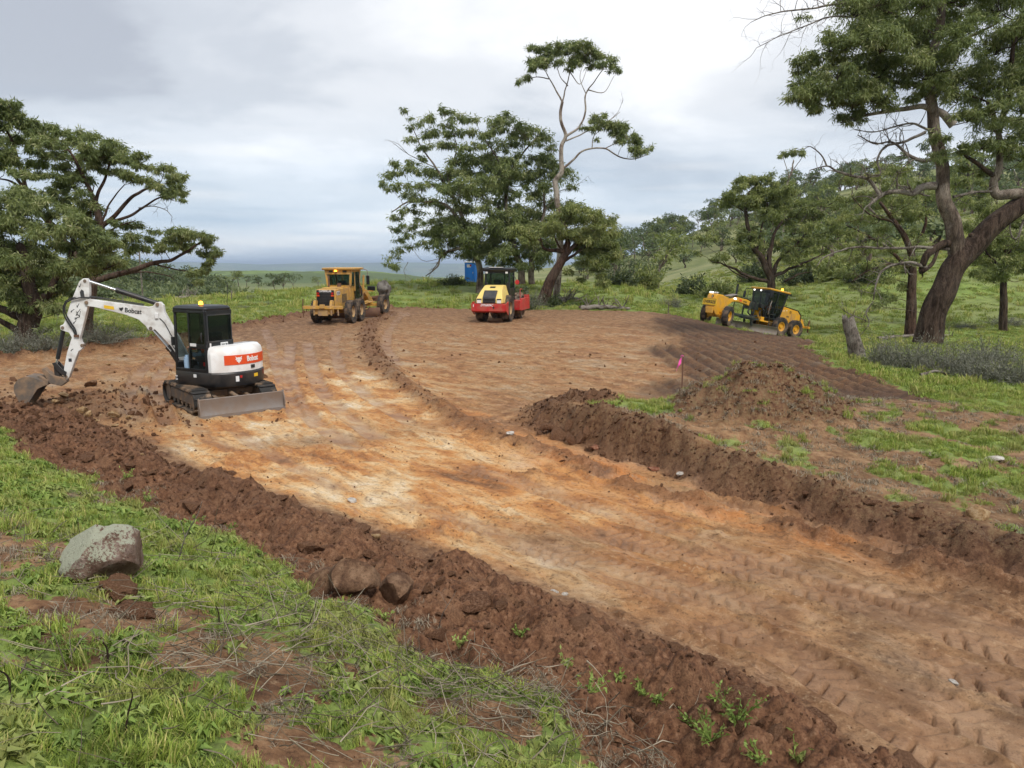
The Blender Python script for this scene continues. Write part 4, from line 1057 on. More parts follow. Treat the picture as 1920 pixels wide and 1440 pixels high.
def make_wheel(root, c, R, w, rim_r, tyre_mat, rim_mat, lugs=20, steer=0.0, side=1, name='wheel', tread=.035):
    wr = empty(name, c, (0, 0, steer)); wr.parent = root
    h = w / 2
    m = MB().lathe([(rim_r, -h * .72), (rim_r + .04, -h * .9), (R * .80, -h * 1.02), (R * .93, -h), (R * .975, -h * .82), (R * .985, 0), (R * .975, h * .82), (R * .93, h), (R * .80, h * 1.02), (rim_r + .04, h * .9), (rim_r, h * .72)], n=36)
    for i in range(lugs):
        for sgn in (-1, 1):
            a0 = 2 * math.pi * (i + (.25 if sgn > 0 else -.25)) / lugs; a1 = a0 + .9 * 2 * math.pi / lugs
            P = []
            for (a, y) in ((a0, sgn * h * .05), (a1, sgn * h * 1.03)):
                for da in (-.28 / lugs * math.pi, .28 / lugs * math.pi):
                    for rr in (R * .95 if y * sgn < h * .5 else R * .88, R + tread * .0 if y * sgn < h * .5 else R * .985):
                        P.append((rr * math.cos(a + da), y, rr * math.sin(a + da)))
            m.raw(P, [(0, 1, 3, 2), (4, 6, 7, 5), (0, 4, 5, 1), (2, 3, 7, 6), (1, 5, 7, 3), (0, 2, 6, 4)])
    m.build('tyre', tyre_mat, wr)
    q = MB().lathe([(rim_r * .98, -h * .75), (rim_r * 1.0, h * .75), (rim_r * .9, h * .7), (rim_r * .82, side * h * .25), (rim_r * .35, side * h * .15), (rim_r * .32, side * h * .55), (.01, side * h * .55), (.01, -side * h * .1), (rim_r * .8, -side * h * .1)], n=28)
    for k in range(8):
        a = k * math.pi / 4; q.cyl((rim_r * .5 * math.cos(a), side * h * .1, rim_r * .5 * math.sin(a)), (rim_r * .5 * math.cos(a), side * h * .3, rim_r * .5 * math.sin(a)), .025, n=6)
    q.build('rim', rim_mat, wr)
    return wr

# ------------------------------------------------------------------ seated operator
P_SKIN = paint('skin', (.48, .26, .17), .6, .0); P_HIVIS = paint('hi_vis_orange', (.80, .13, .03), .8, .0); P_NAVY = paint('navy_cloth', (.03, .045, .09), .9, .1)
P_DENIM = paint('faded_denim', (.22, .33, .46), .9, .2, (.3, .25, .2)); P_HAIR = paint('dark_hair', (.03, .02, .015), .8, .0)
def person_mesh(lower):
    V, E, R = [], [], []
    def add(p, r, par=None):
        V.append(p); R.append(r if isinstance(r, tuple) else (r, r))
        if par is not None: E.append((par, len(V) - 1))
        return len(V) - 1
    hip = add((0, 0, .06), (.155, .12)); wa = add((-.02, 0, .24), (.15, .11), hip); ch = add((-.01, 0, .42), (.17, .12), wa)
    nb = add((.0, 0, .55), (.075, .07), ch); nk = add((.02, 0, .62), (.055, .055), nb); hd = add((.04, 0, .72), (.085, .095), nk); ht = add((.035, 0, .82), (.075, .09), hd)
    add((.135, 0, .715), (.016, .02), hd)
    for s in (-1, 1):
        sh = add((-.01, s * .19, .49), (.065, .065), ch); el = add((.10, s * .26, .25), (.047, .047), sh); wr = add((.34, s * .20, .24), (.03, .03), el)
        pa = add((.41, s * .19, .25), (.022, .038), wr)
        for k, (oy, ln) in enumerate(((-.03, .07), (-.01, .085), (.012, .08), (.032, .062))):
            f1 = add((.41 + ln * .6, s * (.19 + oy), .245), .0095, pa); add((.41 + ln * .75, s * (.19 + oy), .205), .008, f1)
        th = add((.42, s * .145, .24), .011, wr); add((.45, s * .14, .215), .009, th)
        hp = add((.06, s * .10, .03), (.095, .09), hip); kn = add((.46, s * .14, .07), (.065, .065), hp); an = add((.50, s * .14, -.36), (.045, .045), kn)
        add((.50, s * .14, -.42), (.045, .04), an); add((.64, s * .15, -.43), (.04, .035), len(V) - 1)
    me = bpy.data.meshes.new('person'); me.from_pydata(V, E, []); o = bpy.data.objects.new('person', me); COL.objects.link(o)
    o.modifiers.new('skin', 'SKIN'); 
    for i, d in enumerate(me.skin_vertices[0].data): d.radius = R[i]; d.use_root = (i == 0)
    sb = o.modifiers.new('sub', 'SUBSURF'); sb.levels = 2; sb.render_levels = 2
    dg = bpy.context.evaluated_depsgraph_get(); out = bpy.data.meshes.new_from_object(o.evaluated_get(dg))
    bpy.data.objects.remove(o)
    for m in (P_HIVIS, lower, P_SKIN): out.materials.append(m)
    for p in out.polygons:
        c = p.center
        p.material_index = 2 if c.z > .60 or (c.x > .36 and c.z > .18 and abs(c.y) > .1 and c.z < .32) else (1 if c.z < .13 else 0)
        p.use_smooth = True
    return out
PERSON_A, PERSON_B = person_mesh(P_NAVY), person_mesh(P_DENIM)
def seat_person(root, loc, label, mesh, rz=0.0, hat=True):
    """an operator on the seat of a machine; placed where the seat is in the world"""
    M = Matrix.Translation(root.location) @ root.rotation_euler.to_matrix().to_4x4() @ Matrix.Translation(loc) @ Matrix.Rotation(rz, 4, 'Z')
    o = link('person', mesh); o.matrix_world = M
    tag(o, label, 'person', 'machine operators')
    q = MB().lathe([(.001, .0), (.10, -.02), (.105, -.06), (.095, -.08), (.001, -.09)], n=16, closed=False)
    q.xf(Matrix.Translation((.035, 0, .80)) @ Matrix.Rotation(math.pi / 2, 4, 'X') @ Matrix.Translation((0, .09, 0)))
    q.box((.15, 0, .835), (.09, .14, .012)); q.build('cap', P_NAVY, o)
    f = MB()
    for s in (-1, 1): f.box((.128, s * .032, .745), (.012, .022, .010)); f.box((.03, s * .093, .72), (.03, .015, .05))
    f.box((.128, 0, .665), (.010, .05, .008)); f.build('face_detail', P_HAIR, o)
    return o

# ------------------------------------------------------------------ white mini excavator
def excavator():
    px, py = -7.3, 18.2
    A0 = math.radians(153)
    root = empty('mini_excavator', (px, py, H(px, py) + .0), (0, 0, A0))
    tag(root, 'white and black mini excavator with orange stripe, boom reaching left and blade down', 'excavator')
    # --- undercarriage, turned under the house
    U = Matrix.Rotation(math.radians(-23), 4, 'Z')
    for s in (-1, 1):
        yc = s * .78; hw = .20
        m = MB(); N = 64; pts = []
        # running path of the belt: two end wheels joined by straight runs
        xe, rb, zt = 1.0, .255, .53
        L = [(xe * 1.0 + rb * math.sin(a), rb + .02 - rb * math.cos(a)) for a in np.linspace(0, math.pi, 12)]
        Lb = [(-xe - rb * math.sin(a), rb + .02 + rb * math.cos(a)) for a in np.linspace(0, math.pi, 12)]
        path = L + Lb
        P = []
        for i in range(len(path)):
            a, b = path[i], path[(i + 1) % len(path)]; k = max(1, int(math.dist(a, b) / .06))
            P += [(a[0] + (b[0] - a[0]) * j / k, a[1] + (b[1] - a[1]) * j / k) for j in range(k)]
        n = len(P); V = []; cx, cz = 0, rb
        for i, (x, z) in enumerate(P):
            t0, t1 = P[i - 1], P[(i + 1) % n]; tx, tz = t1[0] - t0[0], t1[1] - t0[1]; l = math.hypot(tx, tz); nx, nz = tz / l, -tx / l
            for (yy, o) in ((yc - hw, 0), (yc + hw, 0), (yc + hw, -.035), (yc - hw, -.035)): V.append((x + nx * o, yy, z + nz * o))
        m.raw(V, [(i * 4 + k, i * 4 + (k + 1) % 4, ((i + 1) % n) * 4 + (k + 1) % 4, ((i + 1) % n) * 4 + k) for i in range(n) for k in range(4)])
        for i in range(0, n, 2):
            (x, z), t0, t1 = P[i], P[i - 1], P[(i + 1) % n]; a = math.atan2(t1[1] - t0[1], t1[0] - t0[0])
            m.box((x + .014 * math.sin(a), yc, z - .014 * math.cos(a)), (.05, hw * 1.94, .03), Matrix.Rotation(-a, 3, 'Y'))
        tr = m.xf(U).build('track', P_RUBBER, root)
        w = MB()
        for x, r in ((xe, .20), (-xe, .20)): w.cyl((x, yc - .09, rb + .02), (x, yc + .13, rb + .02), r, n=20)
        for x in (-.62, -.3, .02, .34, .66): w.cyl((x, yc - .1, .15), (x, yc + .1, .15), .09, n=12)
        w.xf(U).build('roller', P_MUDSTEEL, tr)
        MB().prism([(-.85, .17), (.85, .17), (.92, .32), (.8, .42), (-.8, .42), (-.92, .32)], yc - .1, yc + .12).xf(U).build('track_frame', P_MUDSTEEL, root, .02)
    MB().box((0, 0, .36), (1.1, 1.3, .16)).cyl((0, 0, .40), (0, 0, .56), .46, n=28).xf(U).build('slew_base', P_MUDSTEEL, root, .02)
    # blade
    prof = [(-1.62, .42), (-1.60, .30), (-1.595, .16), (-1.63, .03), (-1.66, -.02), (-1.63, -.02), (-1.58, .06), (-1.555, .18), (-1.56, .32), (-1.585, .43)]
    bl = MB().prism(prof, -.985, .985).xf(U).build('blade', P_STEEL, root, .006)
    MB().box((-1.66, 0, .005), (.025, 1.98, .09)).xf(U).build('cutting_edge', P_STEEL, bl)
    e = MB()
    for s in (-1, 1): e.prism([(-1.60, .45), (-1.69, .2), (-1.67, -.02), (-1.55, 0), (-1.54, .44)], s * .985 - .012, s * .985 + .012)
    e.xf(U).build('end_plate', P_STEEL, bl)
    a = MB()
    for s in (-1, 1): a.bar((-1.56, s * .42, .2), (-.6, s * .36, .3), .09, .13)
    a.cyl((-1.5, 0, .32), (-.7, 0, .4), .05); a.xf(U).build('blade_arm', P_MUDSTEEL, root, .01)
    # --- house
    HS = Matrix.Translation((-.11, -.055, 0)) @ Matrix.Diagonal((.87, .87, 1.0, 1.0))
    n_before = set(bpy.data.objects)
    def plan(R, ym, xf, z, n=18, fr=.18):
        a0 = math.asin(min(.999, ym / R)); P = [(-R * math.cos(t), R * math.sin(t), z) for t in np.linspace(a0, -a0, n)]
        P += [(xf - fr, -ym, z), (xf - fr * .3, -ym + fr * .3, z), (xf, -ym + fr, z), (xf, ym - fr, z), (xf - fr * .3, ym - fr * .3, z), (xf - fr, ym, z)]
        return P
    MB().loft([plan(1.00, .82, .80, .50), plan(1.09, .90, .88, .56), plan(1.12, .93, .90, .64), plan(1.12, .93, .90, .86), plan(1.09, .915, .88, .90)]).build('counterweight', P_BLACK, root, 0)
    def hood(R, ym, z, xf): return plan(R, ym, xf, z)
    hd = MB().loft([hood(1.095, .91, .90, -.28), hood(1.10, .915, 1.30, -.28), hood(1.07, .90, 1.42, -.28), hood(.99, .86, 1.495, -.28), hood(.86, .78, 1.515, -.28)]).build('engine_hood', P_WHITE, root)
    MB().loft([[(x, y, z) for x, y in ((-.3, -.91), (.72, -.91), (.86, -.75), (.86, -.08), (-.3, -.08))] for z in (.90, 1.22)] + [[(x, y, 1.30) for x, y in ((-.3, -.86), (.66, -.86), (.78, -.72), (.78, -.1), (-.3, -.1))]]).build('side_cover', P_WHITE, root, .02)
    MB().box((-.45, .907, 1.16), (.012, .02, .5)).box((-.45, -.907, 1.16), (.012, .02, .5)).build('panel_gap', P_DKGREY, hd)
    # wrap-around stripe on the tail
    def arc(s, z, R=1.105): a = s / R; return Vector((-R * math.cos(a), R * math.sin(a), z))
    S = np.linspace(.74, -.92, 20)
    MB().loft([[tuple(arc(s, z, 1.108)) for s in S] + [tuple(arc(s, z, 1.09)) for s in S[::-1]] for z in (1.07, 1.30)]).build('stripe', P_ORANGE, hd)
    lettering('Bobcat', .175, None, (1, 0, 0), (0, 0, 1), P_SIGNW, hd, .88, .006, warp=lambda c: arc(-(c.x + .10), 1.188 + c.y, 1.112 + c.z))
    hx = [(-.5, .42), (-.38, .18), (-.5, .0), (-.34, -.02), (-.3, -.22), (-.12, -.3), (0, -.5), (.12, -.3), (.3, -.22), (.34, -.02), (.5, .0), (.38, .18), (.5, .42), (.22, .26), (.0, .30), (-.22, .26)]
    def crest(org_s, z0, sc, R0, R1): return MB().loft([[tuple(arc(org_s - x * sc, z0 + y * sc, R)) for x, y in hx] for R in (R0, R1)])
    crest(.36, 1.19, .19, 1.108, 1.113).build('emblem', P_SIGNW, hd)
    eye = MB()
    for sx in (-1, 1): eye.loft([[tuple(arc(.36 + sx * .19 * (.2 + x * .09), 1.19 + .19 * (.03 + y * .06), R)) for x, y in ((-1, -.4), (1, .6), (.6, -.8))] for R in (1.11, 1.1145)])
    eye.build('emblem_eyes', P_ORANGE, hd)
    MB().loft([[tuple(arc(s, z, 1.115)) for s in np.linspace(-.02, -.16, 5)] + [tuple(arc(s, z, 1.09)) for s in np.linspace(-.16, -.02, 5)] for z in (.955, 1.035)]).build('latch', P_INK, hd)
    def sticker(nm, s0, s1, z0, z1, m, par=root, R=1.122): MB().loft([[tuple(arc(s, z, R + .003)) for s in np.linspace(s0, s1, 4)] + [tuple(arc(s, z, R - .01)) for s in np.linspace(s1, s0, 4)] for z in (z0, z1)]).build(nm, m, par)
    sticker('yellow_sticker', -.10, -.26, .735, .815, P_SIGNY); sticker('white_sticker', .48, .39, .67, .80, P_SIGNW); sticker('red_reflector', .36, .30, .75, .81, P_REDL)
    sticker('red_strip', -.62, -.66, .74, .86, P_REDL)
    MB().box((.02, .932, .80), (.11, .006, .075)).build('white_sticker', P_SIGNW, root)
    MB().box((.76, .932, .72), (.07, .006, .11)).build('white_sticker', P_SIGNW, root)
    lettering('E50', .075, (.76, .937, .72), (-1, 0, 0), (0, 0, 1), P_INK, root, .8)
    MB().box((-.36, .918, 1.10), (.06, .01, .09)).build('tail_lamp', P_REDL, hd)
    # --- cab
    x0, x1, ya, yb, zb, zt = -.50, .80, -.02, .93, .90, 2.42
    f = MB()
    for (x, y, w) in ((x0 + .05, yb - .05, .10), (x0 + .05, ya + .05, .10), (x1 - .04, yb - .04, .07), (x1 - .04, ya + .04, .07), (.19, yb - .035, .07)):
        f.bar((x, y, zb), (x + (.02 if x < 0 else -.04), y * 1 - (.02 if y > .4 else -.02), zt - .06), w)
    f.box((x0 + .03, (ya + yb) / 2, 1.52), (.07, .92, .24)).box(((x0 + x1) / 2, yb - .03, zb + .03), (1.28, .06, .08)).box(((x0 + x1) / 2, ya + .03, zb + .2), (1.28, .05, .5))
    f.box((x1 - .03, (ya + yb) / 2, 1.0), (.06, .9, .2)).box((x0 + .03, (ya + yb) / 2, 2.30), (.07, .9, .12)).box((.14, yb - .03, 2.33), (1.2, .06, .08)).box((.14, ya + .03, 2.33), (1.2, .06, .08)).box((x1 - .05, (ya + yb) / 2, 2.33), (.06, .9, .08))
    f.box((-.17, yb - .02, 1.50), (.66, .05, .10)).box((x0 + .05, yb - .04, 1.2), (.1, .07, .6))
    cab = f.build('cab_frame', P_CABBLK, root, .018)
    rr = lambda ix, iy, z: [(x0 + ix, ya + iy + .1, z), (x0 + ix + .1, ya + iy, z), (x1 - ix - .1, ya + iy, z), (x1 - ix, ya + iy + .1, z), (x1 - ix, yb - iy - .1, z), (x1 - ix - .1, yb - iy, z), (x0 + ix + .1, yb - iy, z), (x0 + ix, yb - iy - .1, z)]
    MB().loft([rr(-.01, .0, 2.35), rr(-.02, -.01, 2.40), rr(.03, .03, 2.445), rr(.14, .12, 2.465)]).build('roof', P_CABBLK, root, .012)
    MB().box((.0, yb - .015, 1.18), (.34, .015, .02)).build('grab_rail', P_DKGREY, cab)
    def pane(nm, c, d, m=G_DARK): return MB().box(c, d).build(nm, m, root)
    pane('rear_window', (x0 - .002, .455, 1.935), (.012, .80, .62)); pane('door_window', (-.16, yb - .004, 1.93), (.60, .010, .76)); pane('lower_door_window', (-.13, yb - .004, 1.2), (.58, .010, .48), G_CLEAR)
    pane('right_window', (.15, ya + .006, 1.88), (1.15, .010, .80), G_CLEAR); pane('windscreen', (x1 - .015, .455, 1.75), (.010, .80, 1.1), G_CLEAR)
    for (nm, c, d) in (('window_seal', (x0 - .004, .455, 1.935), None),):
        q = MB()
        for dz in (-.315, .315): q.box((x0 - .006, .455, 1.935 + dz), (.014, .84, .03))
        for dy in (-.405, .405): q.box((x0 - .006, .455 + dy, 1.935), (.014, .03, .66))
        q.build(nm, P_DKGREY, root, .005)
    q = MB()
    for dz in (-.39, .39): q.box((-.16, yb + .002, 1.93 + dz), (.66, .02, .045))
    for dx in (-.31, .31): q.box((-.16 + dx, yb + .002, 1.93), (.045, .02, .80))
    for dx in (-.31, .31): q.box((-.13 + dx, yb + .002, 1.2), (.045, .02, .52))
    q.box((-.13, yb + .002, .95), (.66, .02, .05))
    dr = q.build('door', P_CABBLK, root, .006); MB().tube([(-.36, yb + .02, 1.62), (-.38, yb + .05, 1.68), (-.38, yb + .05, 1.78), (-.36, yb + .02, 1.84)], .012).build('handle', P_DKGREY, dr)
    MB().box((.0, yb + .012, 1.545), (.24, .006, .07)).build('white_sticker', P_SIGNW, root)
    MB().box((x0 - .008, .33, 1.535), (.006, .25, .10)).build('number_plate', P_SIGNW, root); lettering('YAW 786', .06, (x0 - .014, .33, 1.535), (0, -1, 0), (0, 0, 1), P_INK, root, .9)
    MB().box((x0 - .008, .80, 1.53), (.006, .05, .12)).build('white_sticker', P_SIGNW, root)
    # cab inside
    st = MB().box((.02, .45, 1.18), (.5, .5, .14)).box((-.24, .45, 1.52), (.14, .48, .62), Matrix.Rotation(-.12, 3, 'Y')).box((.0, .45, 1.02), (.4, .4, .2)).build('operator_seat', P_DKGREY, root, .04)
    MB().box((.15, .455, .93), (1.2, .88, .05)).build('cab_floor', P_DKGREY, root)
    MB().tube([(.34, .2, .95), (.36, .2, 1.3), (.32, .2, 1.45)], .018).tube([(.34, .72, .95), (.36, .72, 1.3), (.32, .72, 1.45)], .018).box((.62, .2, 1.3), (.12, .1, .3)).build('control_lever', P_DKGREY, root)
    MB().cyl((.45, .80, .96), (.45, .80, 1.22), .085).cyl((.45, .8, 1.22), (.45, .8, 1.27), .05).build('water_bottle', P_CREAM, root)
    # beacon, aerial, mirror
    bq = MB().cyl((-.12, .70, 2.45), (-.12, .70, 2.485), .065).build('beacon', P_INK, root)
    MB().cyl((-.12, .70, 2.485), (-.12, .70, 2.55), .058, .05).cyl((-.12, .7, 2.55), (-.12, .7, 2.57), .05, .025).build('beacon_lens', L_AMBER, bq)
    MB().tube([(-.42, .08, 2.44), (-.45, .06, 2.75), (-.46, .04, 2.98)], .007).build('aerial', P_INK, root)
    MB().box((.84, .90, 1.60), (.04, .1, .2)).tube([(.78, .9, 1.4), (.84, .93, 1.5), (.84, .9, 1.6)], .012).build('mirror', P_INK, root, .01)
    for o in set(bpy.data.objects) - n_before:
        if o.type == 'MESH': o.data.transform(HS)
    # --- boom, dipper and bucket in their own plane
    bs = math.radians(40)
    Bm = Matrix.Translation((.94, -.03, .03)) @ Matrix.Rotation(bs, 4, 'Z') @ Matrix.Translation((.17, 0, 0)) @ Matrix.Diagonal((.88, 1, 1, 1))
    MB().prism([(-.50, .55), (.12, .55), (.18, .75), (.14, 1.02), (-.10, 1.02), (-.50, .85)], -.17, .17).xf(Bm).build('swing_bracket', P_BLACK, root, .02)
    boomp = [(-.10, .88), (-.12, 1.12), (.10, 1.60), (.28, 1.95), (.42, 2.22), (.44, 2.40), (.52, 2.48), (.62, 2.47), (.70, 2.38), (.85, 2.36), (1.35, 2.43), (2.15, 2.545), (2.38, 2.57), (2.46, 2.50), (2.42, 2.40), (2.2, 2.37), (1.45, 2.18), (1.10, 2.05), (.94, 1.90), (.86, 1.78), (.78, 1.76), (.70, 1.80), (.58, 1.68), (.30, 1.36), (.12, 1.05), (.10, .88)]
    bo = MB().prism(boomp, -.105, .105).xf(Bm).build('boom', P_BOOMW, root, .012)
    def pins(lst, w, r=.045):
        q = MB()
        for x, z in lst: q.cyl((x, -w, z), (x, w, z), r, n=12)
        return q.xf(Bm)
    pins([(.58, 2.42), (.80, 1.83), (2.38, 2.48)], .135).build('pin', P_MUDSTEEL, bo)
    for sgn in (-1, 1):
        lettering('Bobcat', .16, Bm @ Vector((1.22 if sgn > 0 else 1.22, sgn * .108, 2.262)), Bm.to_3x3() @ Vector((-sgn, 0, -sgn * .13)), Bm.to_3x3() @ Vector((-.13, 0, 1)), P_INK, bo, .85, .003)
    def crestB(cx, cz, sc): return MB().prism([(cx - x * sc, cz + y * sc + x * sc * .12) for x, y in hx], .104, .109).xf(Bm)
    crestB(1.52, 2.315, .12).build('emblem', P_INK, bo)
    MB().prism([(1.70, 2.30), (1.95, 2.34), (1.95, 2.42), (1.70, 2.38)], .104, .109).xf(Bm).build('yellow_sticker', P_SIGNY, bo)
    MB().prism([(.20, 1.48), (.28, 1.53), (.24, 1.60), (.16, 1.55)], .104, .109).xf(Bm).build('grey_badge', P_DKGREY, bo)
    MB().box((.62, .125, 2.14), (.09, .04, .14)).xf(Bm).build('work_lamp', P_SIGNW, bo, .01)
    hs = MB()
    hs.tube([(.55, .115, 2.08), (.42, .118, 1.95), (.3, .118, 1.7), (.18, .118, 1.5)], .010).tube([(2.3, .07, 2.62), (1.9, .08, 2.55), (1.4, .07, 2.47), (.95, .08, 2.40)], .014).tube([(2.3, -.03, 2.63), (1.9, -.02, 2.57), (1.4, -.03, 2.49), (.95, -.02, 2.42)], .014)
    hs.tube([(2.25, .10, 2.60), (2.55, .13, 2.60), (2.86, .13, 2.50), (2.93, .13, 2.28), (2.82, .12, 2.02), (2.72, .12, 1.85), (2.70, .11, 1.70)], .018).tube([(2.25, -.02, 2.62), (2.55, .06, 2.63), (2.90, .09, 2.52), (2.98, .10, 2.25), (2.88, .11, 2.0), (2.77, .11, 1.82), (2.74, .1, 1.7)], .018)
    hs.xf(Bm).build('hose', P_INK, bo)
    # boom cylinder and arm cylinder
    MB().cyl((.80, -.06, 1.83), (.32, -.06, 1.24), .032).cyl((.80, .06, 1.83), (.32, .06, 1.24), .028).xf(Bm).build('cylinder_rod', P_CHROME, root)
    MB().cyl((.36, 0, 1.29), (-.02, 0, .66), .07).cyl((.42, 0, 1.37), (.36, 0, 1.29), .085).xf(Bm).build('boom_cylinder', P_BLACK, root)
    ac = MB().cyl((.58, 0, 2.43), (1.62, 0, 2.77), .062).cyl((1.56, 0, 2.752), (1.64, 0, 2.777), .07).xf(Bm).build('arm_cylinder', P_BLACK, root)
    MB().cyl((1.62, 0, 2.77), (2.33, 0, 3.00), .032).xf(Bm).build('cylinder_rod', P_CHROME, ac)
    dip = [(2.28, 2.98), (2.33, 3.06), (2.42, 3.06), (2.52, 2.99), (2.78, 2.50), (2.98, 2.02), (3.02, 1.96), (3.10, 1.93), (3.10, 1.83), (3.02, 1.80), (2.90, 1.76), (2.84, 1.64), (3.00, 1.25), (3.10, .92), (3.14, .68), (3.08, .60), (3.00, .66), (2.86, .98), (2.70, 1.30), (2.60, 1.36), (2.56, 1.44), (2.62, 1.52), (2.64, 1.62), (2.50, 2.0), (2.33, 2.5), (2.29, 2.75)]
    dp = MB().prism(dip, -.085, .085).xf(Bm).build('dipper_arm', P_BOOMW, root, .01)
    MB().prism([(2.42, 2.62), (2.52, 2.62), (2.53, 2.74), (2.48, 2.80), (2.43, 2.76)], -.088, .088).xf(Bm).build('arm_opening', P_DKGREY, dp)
    sc_ = MB()
    for (x, z, a, l) in ((2.62, 2.25, .9, .2), (2.66, 2.12, .2, .12), (2.58, 2.2, 1.3, .16), (2.75, 2.3, .5, .1), (2.72, 2.02, .8, .1), (2.60, 2.42, 1.0, .1), (2.85, 1.35, .4, .06), (2.5, 2.9, 1.2, .09)):
        sc_.box((x, .087, z), (l, .003, .014), Matrix.Rotation(a, 3, 'Y')); sc_.box((x + .03, .087, z - .03), (l * .5, .003, .02), Matrix.Rotation(a * 1.7, 3, 'Y'))
    sc_.xf(Bm).build('paint_chip', P_INK, dp)
    MB().prism([(2.89, 1.05), (2.97, 1.05), (2.97, 1.13), (2.89, 1.13)], .086, .089).xf(Bm).build('grey_badge', P_DKGREY, dp)
    MB().box((2.71, .10, 1.68), (.12, .05, .06)).xf(Bm).build('valve', P_RUST, dp)
    pins([(2.38, 3.0), (3.04, 1.88), (2.60, 1.44), (3.07, .68)], .10, .04).build('pin', P_MUDSTEEL, dp)
    bc = MB().cyl((3.04, 0, 1.88), (3.27, 0, 1.12), .055).xf(Bm).build('bucket_cylinder', P_BLACK, root)
    MB().cyl((3.27, 0, 1.12), (3.32, 0, .98), .03).xf(Bm).build('cylinder_rod', P_CHROME, bc)
    lk = MB()
    for s in (-1, 1): lk.prism([(3.28, 1.05), (3.38, 1.03), (3.30, .88), (3.16, .74), (3.06, .70), (3.04, .80), (3.14, .88)], s * .11 - .018, s * .11 + .018)
    for s in (-1, 1): lk.prism([(3.27, 1.02), (3.36, 1.02), (3.36, .74), (3.28, .62), (3.22, .66)], s * .07 - .014, s * .07 + .014)
    lk.xf(Bm).build('bucket_link', P_BLACK, root, .008)
    MB().prism([(3.06, .56), (3.10, .66), (3.42, .74), (3.60, .92), (3.66, .88), (3.55, .64), (3.50, .54), (3.20, .46)], -.12, .12).prism([(3.5, .62), (3.72, .74), (3.82, .70), (3.70, .52), (3.52, .50)], -.14, .14).xf(Bm).build('quick_hitch', P_MUDSTEEL, root, .012)
    bk = [(3.52, .52), (3.60, .60), (3.80, .72), (4.02, .74), (4.18, .68), (4.28, .55), (4.30, .42), (4.24, .22), (4.16, .06), (4.10, -.02)]
    inn = [(4.07, .02), (4.12, .10), (4.19, .24), (4.25, .42), (4.23, .54), (4.15, .63), (4.02, .685), (3.82, .665), (3.64, .56), (3.56, .49)]
    bu = MB().prism(bk + inn, -.30, .30).xf(Bm).build('bucket', P_MUDSTEEL, root)
    q = MB()
    for s in (-1, 1): q.prism(bk + [(3.98, .10), (3.72, .44)], s * .30 - .014, s * .30 + .014)
    q.xf(Bm).build('bucket_side', P_MUDSTEEL, bu)
    q = MB()
    for k in range(5): q.prism([(4.12, .04), (4.18, .06), (4.07, -.12), (4.04, -.11)], -.27 + k * .135 - .035, -.27 + k * .135 + .035)
    q.xf(Bm).build('bucket_tooth', P_STEEL, bu)
    seat_person(root, (-.1, .34, 1.20), 'operator in an orange shirt and pale jeans seated inside the mini excavator cab', PERSON_B)
    return root
excavator()
# ------------------------------------------------------------------ graders
def settle(px, py, az, fr, rr, half=1.0):
    """stand a wheeled machine on the ground: front and rear axle distances along its heading"""
    hx, hy = math.cos(az), math.sin(az); lx, ly = -hy, hx
    zs = {}
    for k, d in (('f', fr), ('r', rr)):
        for s in (-1, 1): zs[k, s] = float(terrain(np.array([px + hx * d + lx * s * half]), np.array([py + hy * d + ly * s * half]), False)[0][0])
    zf, zr = (zs['f', -1] + zs['f', 1]) / 2, (zs['r', -1] + zs['r', 1]) / 2
    pitch = -math.atan2(zf - zr, fr - rr); roll = math.atan2(zs['r', 1] - zs['r', -1], 2 * half) * .6
    z = zr + (zf - zr) * (0 - rr) / (fr - rr)
    return (px, py, z + .01), (roll, pitch, az)

def grader_common(root, yel, frame_y, blade_az, blade_c, blade_len, dark, tyre=P_TYRE, rim=P_RIMY, steer=0.0, R=.68):
    # tandem and front wheels; x forward, rear tandem centred at x = 0
    for s in (-1, 1):
        for x in (-.78, .78): make_wheel(root, (x, s * 1.02, R), R, .38, .33, tyre, rim, 22, 0, s)
        make_wheel(root, (6.0, s * 1.0, R), R, .38, .33, tyre, rim, 22, steer, s)
    MB().box((0, .78, R), (2.0, .14, .34)).box((0, -.78, R), (2.0, .14, .34)).cyl((0, -.9, R), (0, .9, R), .16).build('tandem_case', frame_y, root, .03)
    MB().box((6.0, 0, R - .02), (.22, 1.75, .22)).box((6.0, 0, R + .16), (.3, .5, .3)).cyl((6.0, -1.0, R), (6.0, 1.0, R), .07).build('front_axle', frame_y, root, .02)
    # blade with circle and drawbar
    Bm = Matrix.Translation(blade_c) @ Matrix.Rotation(blade_az, 4, 'Z')
    prof = [(.10, .60), (.02, .50), (-.02, .34), (.0, .16), (.09, .0), (.115, .0), (.03, .17), (.012, .34), (.05, .49), (.125, .59)]
    bl = MB().prism(prof, -blade_len / 2, blade_len / 2).xf(Bm).build('moldboard', P_STEEL if dark else P_RUST, root, .004)
    MB().box((.11, 0, .03), (.02, blade_len, .12)).xf(Bm).build('cutting_edge', P_STEEL, bl)
    MB().lathe([(.62, -.06), (.72, -.06), (.72, .06), (.62, .06)], n=32).xf(Matrix.Translation((blade_c[0] - .1, 0, .86)) @ Matrix.Rotation(math.pi / 2, 4, 'X')).build('blade_circle', P_GREEN if dark else frame_y, root)
    d = MB()
    for s in (-1, 1): d.bar((5.7, s * .06, .92), (blade_c[0] + .1, s * .62, .95), .14, .16)
    d.bar((blade_c[0] + .1, -.65, .95), (blade_c[0] + .1, .65, .95), .16, .16)
    for s in (-1, 1): d.bar((blade_c[0], s * .3, .82), (blade_c[0] - .12, s * .35, .35), .12, .12)
    d.build('drawbar', P_GREEN if dark else frame_y, root, .015)

